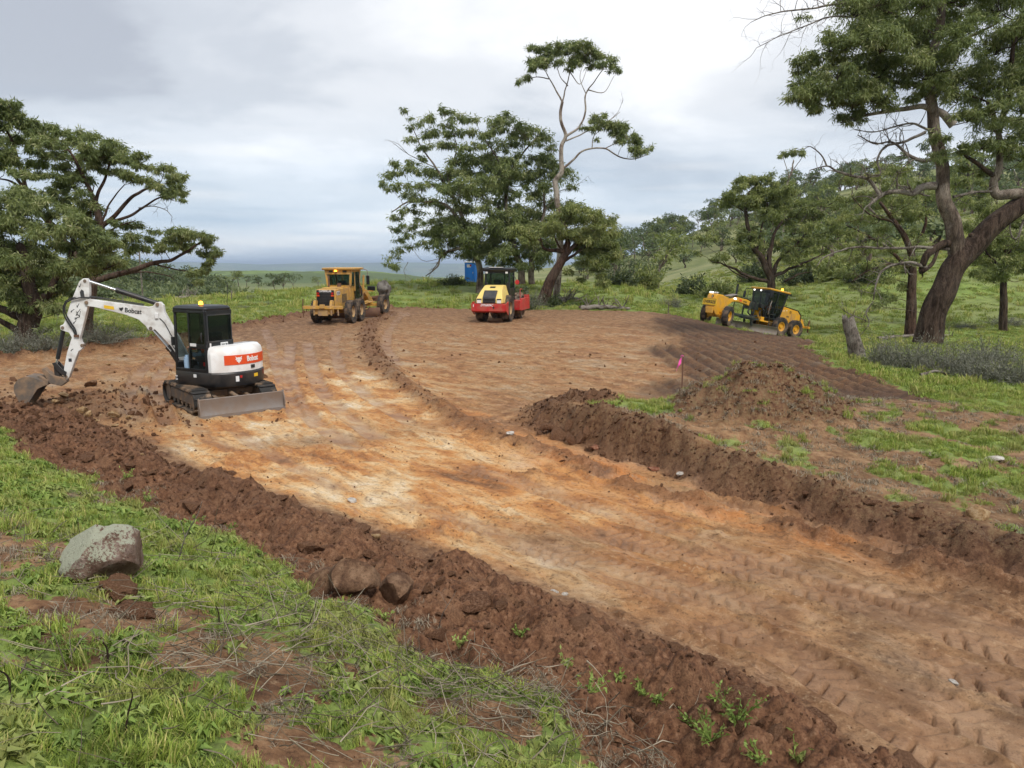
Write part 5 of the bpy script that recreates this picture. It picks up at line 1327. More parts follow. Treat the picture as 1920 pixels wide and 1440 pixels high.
def old_grader():
    az = math.radians(90 - 6.5)
    loc, rot = settle(-10.35, 44.4, az, 6.0, 0)
    root = empty('motor_grader', loc, rot)
    tag(root, 'old faded-yellow motor grader driving away, seen from its black rear grille', 'motor grader')
    Y = P_CATY
    grader_common(root, Y, Y, math.radians(28), (2.9, .1, .02), 3.5, False, steer=-.12)
    # engine hood
    hd = MB().prism([(-2.05, .95), (.25, .95), (.25, 2.02), (-.5, 2.05), (-1.95, 2.0), (-2.05, 1.9)], -.57, .57).build('engine_hood', Y, root, .035)
    MB().prism([(-1.5, 2.03), (.1, 2.03), (.1, 2.10), (-1.4, 2.08)], -.42, .42).build('hood_top', Y, hd, .02)
    gr = MB().box((-2.075, 0, 1.46), (.04, 1.02, 1.02)).build('rear_grille', P_CABBLK, root, .01)
    for k in range(9): MB().box((-2.10, 0, 1.06 + k * .088), (.02, .72, .022)).build('grille_slat', P_DKGREY, gr)
    lettering('CATERPILLAR', .145, (-2.10, 0, 1.905), (0, -1, 0), (0, 0, 1), P_SIGNW, gr, .82, .004)
    for s in (-1, 1):
        MB().box((-2.105, s * .42, 1.79), (.03, .12, .10)).build('tail_lamp', P_REDL, gr); MB().box((-2.105, s * .42, 1.66), (.03, .16, .08)).build('indicator', P_ORANGE, gr)
    MB().box((-1.55, -.58, 1.78), (.5, .012, .22)).build('number_panel', P_SIGNW, hd); q = MB()
    for k in range(2): q.box((-1.66 + k * .22, -.588, 1.78), (.13, .01, .17))
    q.build('side_vent', P_INK, hd)
    q = MB()
    for k in range(6): q.box((-.9 + k * .14, -.58, 1.45), (.06, .012, .5))
    q.build('side_louvre', P_DKGREY, hd)
    MB().cyl((-.7, .28, 2.05), (-.7, .28, 2.75), .05).cyl((-.3, -.2, 2.05), (-.3, -.2, 2.3), .12).build('exhaust', P_RUST, root)
    # ripper beam at the back
    rp = MB().box((-2.55, 0, 1.02), (.22, 2.3, .18)).box((-2.35, 0, .78), (.4, 1.0, .3)).build('ripper_beam', Y, root, .015)
    q = MB()
    for s in (-1, 1): q.prism([(-2.7, .95), (-2.3, .95), (-2.2, 1.38), (-2.42, 1.42), (-2.52, 1.4)], s * .48 - .07, s * .48 + .07)
    q.build('ripper_bracket', Y, rp, .01)
    q = MB()
    for y in (-.9, -.5, .5): q.box((-2.6, y, .82), (.08, .07, .5))
    q.prism([(-2.6, .55), (-2.5, .55), (-2.46, .9), (-2.6, .9)], -.28, .28); q.build('ripper_shank', P_RIMY, rp, .01)
    MB().tube([(-2.6, 1.12, .45), (-2.64, 1.14, .9), (-2.6, 1.12, 1.5)], .03).build('ripper_tine', P_RUST, rp)
    MB().box((-2.66, 0, 1.08), (.1, .3, .22)).build('tow_hitch', Y, rp, .02)
    # cab, wider at the top
    def ring(z, xa, xb, w): return [(xa, -w, z), (xb, -w, z), (xb, w, z), (xa, w, z)]
    low = MB().loft([ring(1.2, .28, 1.75, .62), ring(1.75, .24, 1.80, .66), ring(2.18, .20, 1.84, .70)]).build('cab_body', Y, root, .02)
    p = MB()
    for (x, s) in ((.23, 1), (.23, -1), (1.82, 1), (1.82, -1)): p.bar((x, s * .69, 2.12), (x + (-.04 if x < 1 else .04), s * .78, 3.06), .11, .11)
    p.box((.18, 0, 2.95), (.10, 1.5, .30)).box((1.85, 0, 2.98), (.08, 1.5, .18)).box((1.02, .76, 3.0), (1.7, .06, .12)).box((1.02, -.76, 3.0), (1.7, .06, .12)).box((.95, -.73, 2.4), (.07, .07, 1.2)).box((.95, .73, 2.4), (.07, .07, 1.2))
    p.build('cab_pillar', Y, root, .015)
    rf = MB().loft([ring(3.06, .02, 2.1, .93), ring(3.16, -.02, 2.16, .95), ring(3.20, .08, 2.05, .86)]).build('roof', Y, root, .015)
    for s in (-1, 1): MB().box((.10, s * .42, 2.98), (.06, .22, .10)).build('work_lamp', P_CABBLK, rf)
    bc = MB().cyl((.08, .12, 2.92), (.08, .12, 2.97), .07).build('beacon', P_INK, root); MB().cyl((.06, .12, 2.97), (.06, .12, 3.06), .075, .06).build('beacon_lens', L_AMBER, bc)
    def pane(nm, c, d, rot=None): MB().box(c, d, rot).build(nm, G_CLEAR, root)
    pane('rear_window', (.19, 0, 2.5), (.012, 1.3, .66)); pane('windscreen', (1.84, 0, 2.5), (.012, 1.3, .72)); pane('left_window', (1.02, .735, 2.5), (1.5, .012, .8)); pane('right_window', (.6, -.735, 2.5), (.6, .012, .8))
    dr = MB()
    for x in (1.03, 1.78): dr.box((x, -.75, 2.15), (.06, .04, 1.7))
    dr.box((1.4, -.75, 1.32), (.75, .04, .06)).box((1.4, -.76, 3.0), (.75, .04, .06)); do = dr.build('door', P_GREEN, root, .01)
    MB().box((1.4, -.745, 2.15), (.7, .012, 1.65)).build('door_pane', G_DARK, do)
    MB().tube([(2.0, -.85, 3.1), (2.05, -1.18, 3.02), (2.05, -1.2, 2.7)], .025).build('mirror_arm', P_STEEL, root); MB().box((2.05, -1.22, 2.42), (.08, .2, .55)).build('mirror', P_CABBLK, root, .02)
    MB().box((1.1, 0, 1.45), (.55, .5, .14)).box((.82, 0, 1.95), (.12, .5, .9)).build('operator_seat', P_CABBLK, root, .04)
    MB().cyl((1.55, 0, 1.3), (1.4, 0, 2.1), .04).lathe([(.20, -.015), (.23, -.015), (.23, .015), (.20, .015)], c=(1.36, 0, 2.12)).build('steering_wheel', P_INK, root)
    # arched frame to the nose, lift cylinders, saddle
    fr = [(1.7, 1.0), (1.7, 1.75), (2.4, 1.85), (3.6, 1.95), (4.7, 1.85), (5.5, 1.5), (5.85, 1.2), (6.35, 1.15), (6.35, .75), (5.75, .75), (5.3, 1.15), (4.6, 1.5), (3.6, 1.58), (2.4, 1.35), (2.2, .85)]
    MB().prism(fr, -.17, .17).build('main_frame', Y, root, .03)
    sd = MB().prism([(2.55, 1.5), (3.15, 1.5), (3.05, 2.25), (2.65, 2.25)], -.42, .42).build('saddle', Y, root, .04)
    q = MB()
    for s in (-1, 1): q.cyl((2.85, s * .62, 1.55), (2.85, s * .70, 2.7), .065).box((2.85, s * .58, 1.9), (.2, .2, .3))
    q.build('lift_cylinder', Y, root, .01)
    q = MB()
    for s in (-1, 1): q.cyl((2.85, s * .55, .9), (2.85, s * .62, 1.6), .035)
    q.build('cylinder_rod', P_CHROME, root)
    MB().tube([(2.6, -.45, 2.1), (2.5, -.62, 1.9), (2.5, -.62, 1.5), (2.75, -.5, 1.35)], .05).tube([(2.4, -.35, 1.8), (2.3, -.55, 1.5), (2.6, -.4, 1.2)], .04).build('hose', P_INK, root)
    st = MB().box((2.2, -.78, .95), (.9, .4, .05)).box((2.2, -.85, .62), (.7, .3, .05)).box((3.6, -.8, .98), (1.2, .35, .06)).build('step', Y, root, .01)
    MB().box((3.4, -1.0, 1.85), (.14, .5, .28)).build('headlamp_bar', P_CABBLK, root, .02)
    q = MB().bar((3.3, -.3, 1.75), (3.4, -1.15, 1.68), .1, .06); q.build('lamp_bracket', Y, root)
    # canvas-wrapped load on the nose
    rr = np.random.default_rng(5); bm = bmesh.new(); bmesh.ops.create_icosphere(bm, subdivisions=3, radius=.5)
    for v in bm.verts:
        p = v.co.copy(); k = 1 + .55 * float(pn(p.x * 3 + 2, p.y * 3 + p.z * 2, 77)) + .3 * float(pn(p.x * 8, p.z * 8 + p.y * 5, 78))
        v.co = Vector((p.x * .8, p.y * .85, p.z * 1.0)) * k
        if v.co.z < -.1: v.co.x *= .75; v.co.y *= .7
    me = bpy.data.meshes.new('canvas_load'); bm.to_mesh(me); bm.free(); me.shade_smooth()
    o = link('canvas_load', me, P_TARP, root); o.location = (6.6, -.95, 1.62)
    MB().bar((6.2, -.1, 1.1), (6.6, -.95, 1.25), .14, .16).box((6.45, 0, 1.0), (.3, 1.7, .3)).build('scarifier', P_RUST, root, .02)
    seat_person(root, (1.05, 0, 1.52), 'operator in an orange shirt seen through the rear window of the faded-yellow grader', PERSON_A)
old_grader()

def new_grader():
    ax, ay = at(1452, 612, 53.6)[0], 53.6
    az = math.atan2(-.50, -.866)
    loc, rot = settle(ax, ay, az, 6.0, 0)
    root = empty('motor_grader', loc, (rot[0], rot[1] * 1.0, rot[2]))
    tag(root, 'bright yellow motor grader with black cab and OVERSIZE board cutting the slope by the trees', 'motor grader')
    Y = P_DEERE
    grader_common(root, Y, Y, math.radians(38), (3.0, 0, -.06), 4.2, True, steer=.42, rim=P_DEERE, R=.67)
    hd = MB().prism([(-1.75, .95), (.55, .95), (.55, 2.05), (.2, 2.12), (-1.35, 2.0), (-1.7, 1.72)], -.56, .56).build('engine_hood', Y, root, .04)
    MB().prism([(-1.86, 1.0), (-1.74, 1.0), (-1.69, 1.74), (-1.34, 2.02), (.15, 2.14), (.15, 2.17), (-1.38, 2.06), (-1.78, 1.78)], -.565, .565).build('hood_trim', P_CABBLK, hd, .01)
    q = MB()
    for k in range(5): q.box((-1.1 + k * .1, .562, 1.5), (.035, .01, .55))
    q.build('side_louvre', P_RIMY, hd)
    q = MB().lathe([(.085, -.004), (.11, -.004), (.11, .004), (.085, .004)], c=(-.55, .566, 1.82), n=20); q.box((-.56, .568, 1.80), (.10, .006, .03), Matrix.Rotation(.5, 3, 'Y')).box((-.53, .568, 1.85), (.03, .006, .07)); q.build('emblem', P_INK, hd)
    q = MB().box((-.4, .566, 1.48), (.09, .006, .11)).box((-.27, .566, 1.48), (.09, .006, .11)); q.build('sticker', P_INK, hd)
    MB().box((.15, .566, 1.84), (.06, .006, .09)).box((.27, .566, 1.80), (.10, .006, .03)).box((-.12, .566, 1.9), (.07, .006, .09)).build('sticker_white', P_SIGNW, hd)
    rp = MB().box((-2.35, 0, .98), (.16, 2.0, .16)).prism([(-1.8, .9), (-2.35, .9), (-2.35, 1.06), (-2.0, 1.5), (-1.8, 1.55)], -.55, -.40).prism([(-1.8, .9), (-2.35, .9), (-2.35, 1.06), (-2.0, 1.5), (-1.8, 1.55)], .40, .55).build('ripper_beam', Y, root, .015)
    for y in (-.85, -.3, .3, .85): MB().prism([(-2.5, .62), (-2.42, .62), (-2.35, 1.0), (-2.36, 1.45), (-2.44, 1.55), (-2.42, 1.0)], y - .035, y + .035).build('ripper_shank', P_RIMY if abs(y) < .5 else P_RUST, rp)
    # cab: narrow foot, dark glass, flaring to the roof
    def ring(z, xa, xb, w): return [(xa, -w, z), (xb, -w, z), (xb, w, z), (xa, w, z)]
    p = MB()
    xa0, xb0, xa1, xb1 = .62, 2.05, .38, 2.12
    for (x0_, x1_) in ((xa0, xa1), (xb0, xb1)):
        for s in (-1, 1): p.bar((x0_, s * .58, 1.05), (x1_, s * .80, 3.02), .10, .10)
    for s in (-1, 1): p.bar((1.35, s * .60, 1.1), (1.3, s * .80, 3.0), .08, .08); p.bar((xa1, s * .78, 2.98), (xb1, s * .78, 2.98), .1, .14); p.bar((xa0, s * .6, 1.1), (xb0, s * .6, 1.1), .1, .14); p.bar((.55, s * .66, 1.85), (2.05, s * .66, 1.85), .06, .08)
    p.bar((xb1, -.78, 2.98), (xb1, .78, 2.98), .1, .14); p.bar((xa1, -.78, 2.98), (xa1, .78, 2.98), .1, .14); p.bar((xa0, -.58, 1.3), (xa0, .58, 1.3), .1, .5)
    p.build('cab_pillar', P_CABBLK, root, .015)
    g = lambda nm, A: MB().raw([A[0], A[1], A[2], A[3]] , [(0, 1, 2, 3)]).build(nm, G_DARK, root)
    g('left_window', [(.66, .60, 1.15), (2.03, .60, 1.15), (2.1, .795, 2.95), (.42, .795, 2.95)]); g('right_window', [(.66, -.60, 1.15), (2.03, -.60, 1.15), (2.1, -.795, 2.95), (.42, -.795, 2.95)])
    g('windscreen', [(2.06, -.56, 1.2), (2.06, .56, 1.2), (2.13, .76, 2.95), (2.13, -.76, 2.95)]); g('rear_window', [(.60, -.56, 1.55), (.60, .56, 1.55), (.37, .76, 2.95), (.37, -.76, 2.95)])
    rf = MB().loft([ring(3.03, .22, 2.28, .88), ring(3.12, .18, 2.34, .90), ring(3.16, .3, 2.2, .8)]).build('roof', Y, root, .015)
    MB().box((.22, 0, 2.99), (.35, 1.7, .10)).build('rear_visor', P_CABBLK, rf, .01)
    for (y) in (-.55, .05): MB().cyl((2.28, y, 2.94), (2.34, y, 2.94), .055).build('roof_lamp', L_WHITE, rf)
    bc = MB().cyl((.85, .62, 3.12), (.85, .62, 3.17), .08).build('beacon', P_INK, root); MB().cyl((.85, .62, 3.17), (.85, .62, 3.32), .085, .06).build('beacon_lens', L_AMBER, bc)
    MB().tube([(2.2, -.85, 3.0), (2.35, -1.3, 2.95), (2.35, -1.32, 2.75)], .025).tube([(2.1, -.8, 2.2), (2.3, -1.05, 2.2), (2.3, -1.05, 2.85)], .018).build('mirror_arm', P_CABBLK, root); MB().box((2.36, -1.34, 2.55), (.07, .2, .45)).build('mirror', P_CABBLK, root, .02)
    MB().box((2.15, .95, 2.75), (.07, .2, .45)).build('mirror', P_CABBLK, root, .02)
    MB().box((1.15, 0, 1.45), (.5, .5, .14)).box((.9, 0, 1.9), (.12, .5, .85)).box((1.3, 0, 1.08), (1.3, 1.1, .1)).box((1.8, 0, 1.5), (.2, .4, .8)).build('operator_seat', P_CABBLK, root, .03)
    ladder = MB()
    for k in range(4): ladder.box((1.55, .78, .55 + k * .28), (.5, .22, .04))
    for x in (1.32, 1.78): ladder.bar((x, .88, .5), (x, .72, 1.5), .05)
    ladder.tube([(1.28, .8, 1.4), (1.25, .86, 2.0), (1.3, .84, 2.4)], .025); ladder.build('ladder', P_GREEN, root)
    MB().tube([(1.9, .72, 1.35), (1.95, .8, 1.9), (1.85, .78, 2.3)], .04).build('hand_rail', P_STEEL, root)
    # frame, front end with OVERSIZE board
    fr = [(1.8, 1.05), (1.9, 1.75), (2.4, 1.82), (3.6, 2.08), (4.7, 2.12), (5.3, 1.9), (5.75, 1.98), (6.5, 2.0), (6.75, 1.9), (6.78, 1.15), (6.55, .55), (6.15, .5), (6.0, .95), (5.65, 1.05), (5.35, 1.4), (5.0, 1.7), (4.6, 1.80), (3.6, 1.74), (2.5, 1.42), (2.2, .95)]
    MB().prism(fr, -.19, .19).build('main_frame', Y, root, .03)
    MB().prism([(2.2, 1.80), (3.6, 2.085), (4.7, 2.125), (4.7, 2.17), (3.6, 2.14), (2.2, 1.86)], -.2, .2).build('frame_cover', P_CABBLK, root, .01)
    nose = MB().prism([(5.75, 1.3), (6.1, 2.02), (6.72, 2.02), (6.82, 1.85), (6.82, .95), (6.55, .62), (6.2, .62)], -.40, .40).build('front_block', Y, root, .04)
    MB().box((5.05, 0, 2.16), (.85, .62, .03), Matrix.Rotation(.30, 3, 'Y')).build('hood_plate', P_STEEL, root)
    bd = MB().box((6.90, 0, 1.42), (.03, 1.25, .46)).build('oversize_board', P_SIGNY, root, .01); lettering('OVERSIZE', .27, (6.918, 0, 1.42), (0, 1, 0), (0, 0, 1), P_INK, bd, .95, .006)
    fb = MB()
    for dz in (-.215, .215): fb.box((6.917, 0, 1.42 + dz), (.006, 1.2, .015))
    fb.build('board_border', P_INK, bd)
    MB().box((6.88, .12, .88), (.12, .62, .42)).build('counter_block', Y, root, .03)
    q = MB().lathe([(.085, -.01), (.001, -.01), (.001, .01), (.085, .01)], n=20).xf(Matrix.Translation((6.83, .1, 1.83)) @ Matrix.Rotation(math.pi / 2, 4, 'Z')); q.build('emblem', P_INK, nose)
    MB().prism([(0, .05), (.03, -.03), (-.045, -.05)], -.006, .006).xf(Matrix.Translation((6.845, .1, 1.83)) @ Matrix.Rotation(math.pi / 2, 4, 'Z')).build('emblem_mark', P_SIGNW, nose)
    for y in (-.32, -.12, .1, .3): MB().cyl((6.62, y, 2.09), (6.72, y, 2.09), .055).build('headlamp', L_WHITE if y in (-.12, -.32) else P_SIGNW, nose)
    for y in (.24, .30): MB().cyl((4.85, y, 1.96), (4.95, y + .06, 1.96), .07).build('side_lamp', L_WHITE, root)
    MB().box((4.25, .195, 1.93), (.22, .008, .15)).build('orange_sticker', P_ORANGE, root); lettering('672G', .17, (3.8, .2, 1.89), (-1, 0, -.04), (0, 0, 1), P_INK, root, .9, .003)
    MB().prism([(5.7, .5), (6.3, .5), (6.35, .72), (5.65, .75)], -.62, .62).build('axle_pivot', Y, root, .03)
    MB().prism([(5.85, .9), (6.25, .9), (6.05, .42)], .30, .62).build('axle_bracket', Y, root, .02)
    q = MB()
    for s in (-1, 1): q.cyl((3.1, s * .48, .95), (3.1, s * .52, 2.05), .06)
    q.cyl((4.15, -.42, .8), (4.15, -.42, 3.05), .03).cyl((4.15, -.42, 1.9), (4.15, -.42, 3.05), .075); q.build('lift_cylinder', P_CABBLK, root)
    MB().tube([(3.3, .28, 1.55), (3.55, .4, 1.25), (3.2, .45, 1.05), (2.6, .42, 1.1)], .06).tube([(2.3, .35, 1.6), (2.5, .5, 1.3), (2.3, .5, 1.0)], .05).tube([(2.4, .3, 1.75), (2.2, .55, 1.6), (2.1, .5, 1.2)], .04).box((2.35, .3, 1.85), (.35, .5, .25)).build('hose', P_INK, root)
    MB().prism([(2.4, 1.5), (3.4, 1.5), (3.3, 2.0), (2.6, 2.0)], -.30, .30).build('saddle', P_GREEN, root, .03)
    MB().box((1.6, .62, .82), (2.0, .4, .1)).box((2.3, .55, .98), (.3, .3, .25)).build('side_step', Y, root, .02)
    seat_person(root, (1.15, 0, 1.50), 'operator in an orange shirt inside the black cab of the bright yellow grader', PERSON_A)
new_grader()

# ------------------------------------------------------------------ soil compactor
def roller():
    px, py = at(928, 596, 44.6)[0], 44.6
    az = math.radians(90 - 14)
    loc, rot = settle(px, py, az, 3.0, 0, .8)
    root = empty('road_roller', loc, rot); root.scale = (1, .94, 1.05)
    tag(root, 'red and pale yellow soil roller with black cab working on the far pad', 'road roller')
    for s in (-1, 1): make_wheel(root, (0, s * .84, .76), .76, .52, .36, P_TYRE, P_RIMY, 20, 0, s)
    ch = MB().prism([(-1.15, .62), (-1.15, 1.02), (-.95, 1.12), (1.1, 1.12), (1.35, .95), (1.35, .6), (-.7, .55)], -.55, .55).build('chassis', P_RED, root, .03)
    rb = MB().loft([[(-1.22, -1.0, .58), (-.75, -1.0, .58), (-.75, 1.0, .58), (-1.22, 1.0, .58)], [(-1.38, -1.08, .66), (-.72, -1.08, .66), (-.72, 1.08, .66), (-1.38, 1.08, .66)], [(-1.38, -1.1, 1.06), (-.72, -1.1, 1.06), (-.72, 1.1, 1.06), (-1.38, 1.1, 1.06)]]).build('rear_bumper', P_RED, root, .015)
    q = MB()
    for s in (-1, 1): q.prism([(-1.40, .70), (-.80, .42), (-.80, 1.18), (-1.40, 1.08)], s * 1.10 - .02, s * 1.10 + .02)
    q.build('bumper_cheek', P_RED, rb)
    lettering('DYNAPAC', .19, (-1.386, .12, .99), (0, -1, 0), (0, 0, 1), P_SIGNW, rb, .9, .006, .3)
    MB().cyl((-1.375, -.32, .86), (-1.40, -.32, .86), .06).build('tow_hole', P_INK, rb); MB().box((-1.386, .98, .96), (.008, .05, .13)).build('reflector', P_SIGNW, rb)
    MB().box((-1.386, 1.02, 1.12), (.02, .07, .10)).build('tail_lamp', P_REDL, rb)
    # hood slopes down and forks round the grille
    hd = MB().loft([[(-1.28, -.86, 1.08), (.55, -.86, 1.08), (.55, .86, 1.08), (-1.28, .86, 1.08)], [(-1.26, -.84, 1.36), (.55, -.84, 1.36), (.55, .84, 1.36), (-1.26, .84, 1.36)], [(-.78, -.68, 1.78), (.55, -.68, 1.78), (.55, .68, 1.78), (-.78, .68, 1.78)], [(-.20, -.60, 2.06), (.55, -.60, 2.06), (.55, .60, 2.06), (-.20, .60, 2.06)]]).build('engine_hood', P_DYNY, root, .05)
    sl = (1.78 - 1.36) / (1.26 - .78)
    MB().prism([(-1.30, 1.10), (-1.28, 1.42), (-.86, 1.80), (-.70, 1.74), (-1.0, 1.10)], -.42, .42).build('rear_grille', P_DKGREY, root, .02)
    gs = MB()
    for k in range(3): gs.box((-1.27 + k * .135, 0, 1.34 + k * .125), (.1, .66, .045), Matrix.Rotation(-.75, 3, 'Y'))
    for z in (1.16, 1.27): gs.box((-1.31, 0, z), (.02, .66, .04))
    gs.build('grille_slot', P_INK, root)
    for s in (-1, 1): MB().box((-1.29, s * .64, 1.18), (.05, .26, .17)).build('rear_lamp', P_SIGNW, hd, .01); MB().box((-1.275, s * .64, 1.31), (.04, .28, .07)).build('lamp_trim', P_DKGREY, hd)
    MB().box((-.44, 0, 1.955), (.16, .34, .02), Matrix.Rotation(-.45, 3, 'Y')).build('hood_vent', P_INK, hd)
    MB().box((.05, -.66, 1.72), (.35, .012, .22)).build('orange_sticker', P_ORANGE, hd)
    # cab
    p = MB()
    for x in (.55, 1.75):
        for s in (-1, 1): p.bar((x, s * .80, 1.2), (x + (.06 if x < 1 else -.02), s * .78, 2.82), .09, .09)
    for s in (-1, 1): p.bar((.62, s * .45, 1.6), (.64, s * .45, 2.82), .06, .06); p.box((1.15, s * .80, 1.5), (1.2, .06, .75)); p.box((1.15, s * .78, 2.8), (1.2, .06, .12)); p.box((.56, s * .72, 1.75), (.06, .20, .9))
    p.box((.60, 0, 2.80), (.06, 1.55, .14)).box((1.72, 0, 2.80), (.06, 1.55, .14)).box((1.72, 0, 1.5), (.06, 1.5, .7)).box((.62, 0, 1.75), (.06, 1.5, .55)); p.build('cab_frame', P_CABBLK, root, .015)
    rr = lambda i, z: [(.40 + i, -.92 + i, z), (1.95 - i, -.92 + i, z), (1.95 - i, .92 - i, z), (.40 + i, .92 - i, z)]
    rf = MB().loft([rr(.06, 2.82), rr(0, 2.88), rr(0, 2.98), rr(.12, 3.04)]).build('roof', P_CABBLK, root, .02)
    MB().box((.5, .05, 3.06), (.2, .9, .03)).build('roof_unit', P_SIGNW, rf)
    for s in (-1, 1): MB().box((.42, s * .66, 2.76), (.07, .14, .10)).build('work_lamp', P_SIGNW, rf)
    for nm, c, d in (('rear_window', (.60, 0, 2.36), (.012, 1.5, .80)), ('windscreen', (1.74, 0, 2.3), (.012, 1.5, .9)), ('left_window', (1.15, .79, 2.3), (1.1, .012, .9)), ('right_window', (1.15, -.79, 2.3), (1.1, .012, .9))): MB().box(c, d).build(nm, G_CLEAR, root)
    MB().box((1.05, .05, 1.55), (.5, .5, .14)).box((.80, .05, 1.98), (.12, .46, .75)).box((1.15, 0, 1.25), (1.1, 1.5, .08)).build('operator_seat', P_CABBLK, root, .03)
    MB().tube([(.75, -.85, 2.6), (.7, -1.15, 2.5), (.7, -1.2, 2.3)], .02).build('mirror_arm', P_INK, root); MB().cyl((.66, -1.28, 2.22), (.70, -1.28, 2.22), .14, n=18).build('mirror', P_RED, root)
    # front frame and padfoot drum
    fr = MB()
    for s in (-1, 1): fr.box((3.05, s * 1.20, .88), (2.3, .14, .72))
    fr.box((1.85, 0, .85), (.28, 2.5, .6)).box((4.12, 0, .85), (.2, 2.5, .45)); fo = fr.build('drum_frame', P_RED, root, .03)
    dm = MB().lathe([(.60, -1.06), (.70, -1.06), (.70, 1.06), (.60, 1.06)], c=(3.05, 0, .76), n=40)
    do = dm.build('drum', P_MUDSTEEL, root)
    MB().cyl((3.05, -1.0, .76), (3.05, 1.0, .76), .6, n=30).build('drum_end', P_RUST, do)
    pf = MB()
    for i in range(14):
        for j in range(8):
            a = 2 * math.pi * (i + .5 * (j % 2)) / 14; y = -.92 + j * .263; q = Matrix.Rotation(-a, 3, 'Y')
            pf.box(Vector((3.05, y, .76)) + q @ Vector((.74, 0, 0)), (.10, .15, .13), q)
    pf.build('drum_pad', P_MUDSTEEL, do)['kind'] = 'stuff'
    q = MB().box((3.9, -.9, 1.3), (.05, .8, .2)).tube([(2.0, -1.15, 1.2), (2.0, -1.15, 1.75), (2.6, -1.15, 1.75)], .025); q.build('front_rail', P_RED, root)
    seat_person(root, (1.05, .05, 1.60), 'operator in an orange shirt behind the rear window of the soil roller', PERSON_A)
roller()
# ------------------------------------------------------------------ scattered growth by instancing
def hidden_set(name, meshes, mat):
    c = bpy.data.collections.new(name)
    for i, me in enumerate(meshes):
        if not me.materials: me.materials.append(mat)
        o = bpy.data.objects.new(name + '_pattern', me); c.objects.link(o)
    return c
def scatter(name, pts, rots, scl, idx, coll, label, parent=None):
    """one object of kind stuff: vertices carry turn, size and choice of pattern"""
    me = bpy.data.meshes.new(name); me.vertices.add(len(pts)); me.vertices.foreach_set('co', np.asarray(pts, dtype=np.float32).ravel())
    for nm, ty, arr in (('turn', 'FLOAT_VECTOR', rots), ('size', 'FLOAT_VECTOR', scl), ('pick', 'INT', idx)):
        a = me.attributes.new(nm, ty, 'POINT')
        a.data.foreach_set('vector' if ty == 'FLOAT_VECTOR' else 'value', np.asarray(arr, dtype=np.float32 if ty != 'INT' else np.int32).ravel())
    me.update()
    o = link(name, me, None, parent)
    ng = bpy.data.node_groups.new(name, 'GeometryNodeTree')
    ng.interface.new_socket('Geometry', in_out='INPUT', socket_type='NodeSocketGeometry'); ng.interface.new_socket('Geometry', in_out='OUTPUT', socket_type='NodeSocketGeometry')
    N, L = ng.nodes, ng.links
    gi, go = N.new('NodeGroupInput'), N.new('NodeGroupOutput')
    ip = N.new('GeometryNodeInstanceOnPoints'); ci = N.new('GeometryNodeCollectionInfo')
    ci.inputs[0].default_value = coll; ci.inputs[1].default_value = True; ci.inputs[2].default_value = True
    L.new(gi.outputs[0], ip.inputs['Points']); L.new(ci.outputs[0], ip.inputs['Instance']); ip.inputs['Pick Instance'].default_value = True
    for nm, dt, sk in (('turn', 'FLOAT_VECTOR', 'Rotation'), ('size', 'FLOAT_VECTOR', 'Scale'), ('pick', 'INT', 'Instance Index')):
        q = N.new('GeometryNodeInputNamedAttribute'); q.data_type = dt; q.inputs[0].default_value = nm
        if sk == 'Rotation':
            e = N.new('FunctionNodeEulerToRotation'); L.new(q.outputs[0], e.inputs[0]); L.new(e.outputs[0], ip.inputs[sk])
        else: L.new(q.outputs[0], ip.inputs[sk])
    L.new(ip.outputs[0], go.inputs[0])
    md = o.modifiers.new('scatter', 'NODES'); md.node_group = ng
    tag(o, label, kind='stuff')
    return o

def tuft(seed, n, h, w, spread, lean=.5, tone=(.1, .8), droop=.35):
    r = np.random.default_rng(seed)
    a = r.uniform(0, 2 * np.pi, n); rad = spread * np.sqrt(r.uniform(0, 1, n))
    B = np.stack([rad * np.cos(a), rad * np.sin(a), np.full(n, -.01)], 1)
    ang = r.uniform(0, 2 * np.pi, n); ln = lean * r.uniform(.15, 1, n)
    D = np.stack([np.cos(ang) * ln, np.sin(ang) * ln, np.ones(n)], 1); D /= np.linalg.norm(D, axis=1)[:, None]
    hh = h * r.uniform(.4, 1.15, n)[:, None]; S = np.stack([-np.sin(ang), np.cos(ang), np.zeros(n)], 1) * w * r.uniform(.6, 1.3, n)[:, None]
    mid = B + D * hh * .55; out = np.stack([np.cos(ang), np.sin(ang), np.zeros(n)], 1)
    tip = mid + (D * .5 + out * droop * r.uniform(.2, 1, n)[:, None] - np.array([0, 0, .12])) * hh * .55
    V = np.stack([B - S * .5, B + S * .5, mid + S * .45, mid - S * .45, tip + S * .06, tip - S * .06], 1).reshape(-1, 3)
    k = np.arange(n) * 6
    F = np.concatenate([np.stack([k, k + 1, k + 2, k + 3], 1), np.stack([k + 3, k + 2, k + 4, k + 5], 1)])
    me = fast_mesh('tuft', V, F, False)
    lv = np.repeat(np.clip(r.uniform(*tone, n), 0, 1), 6)
    at_ = me.attributes.new('lv', 'FLOAT', 'POINT'); at_.data.foreach_set('value', lv.astype(np.float32))
    return me
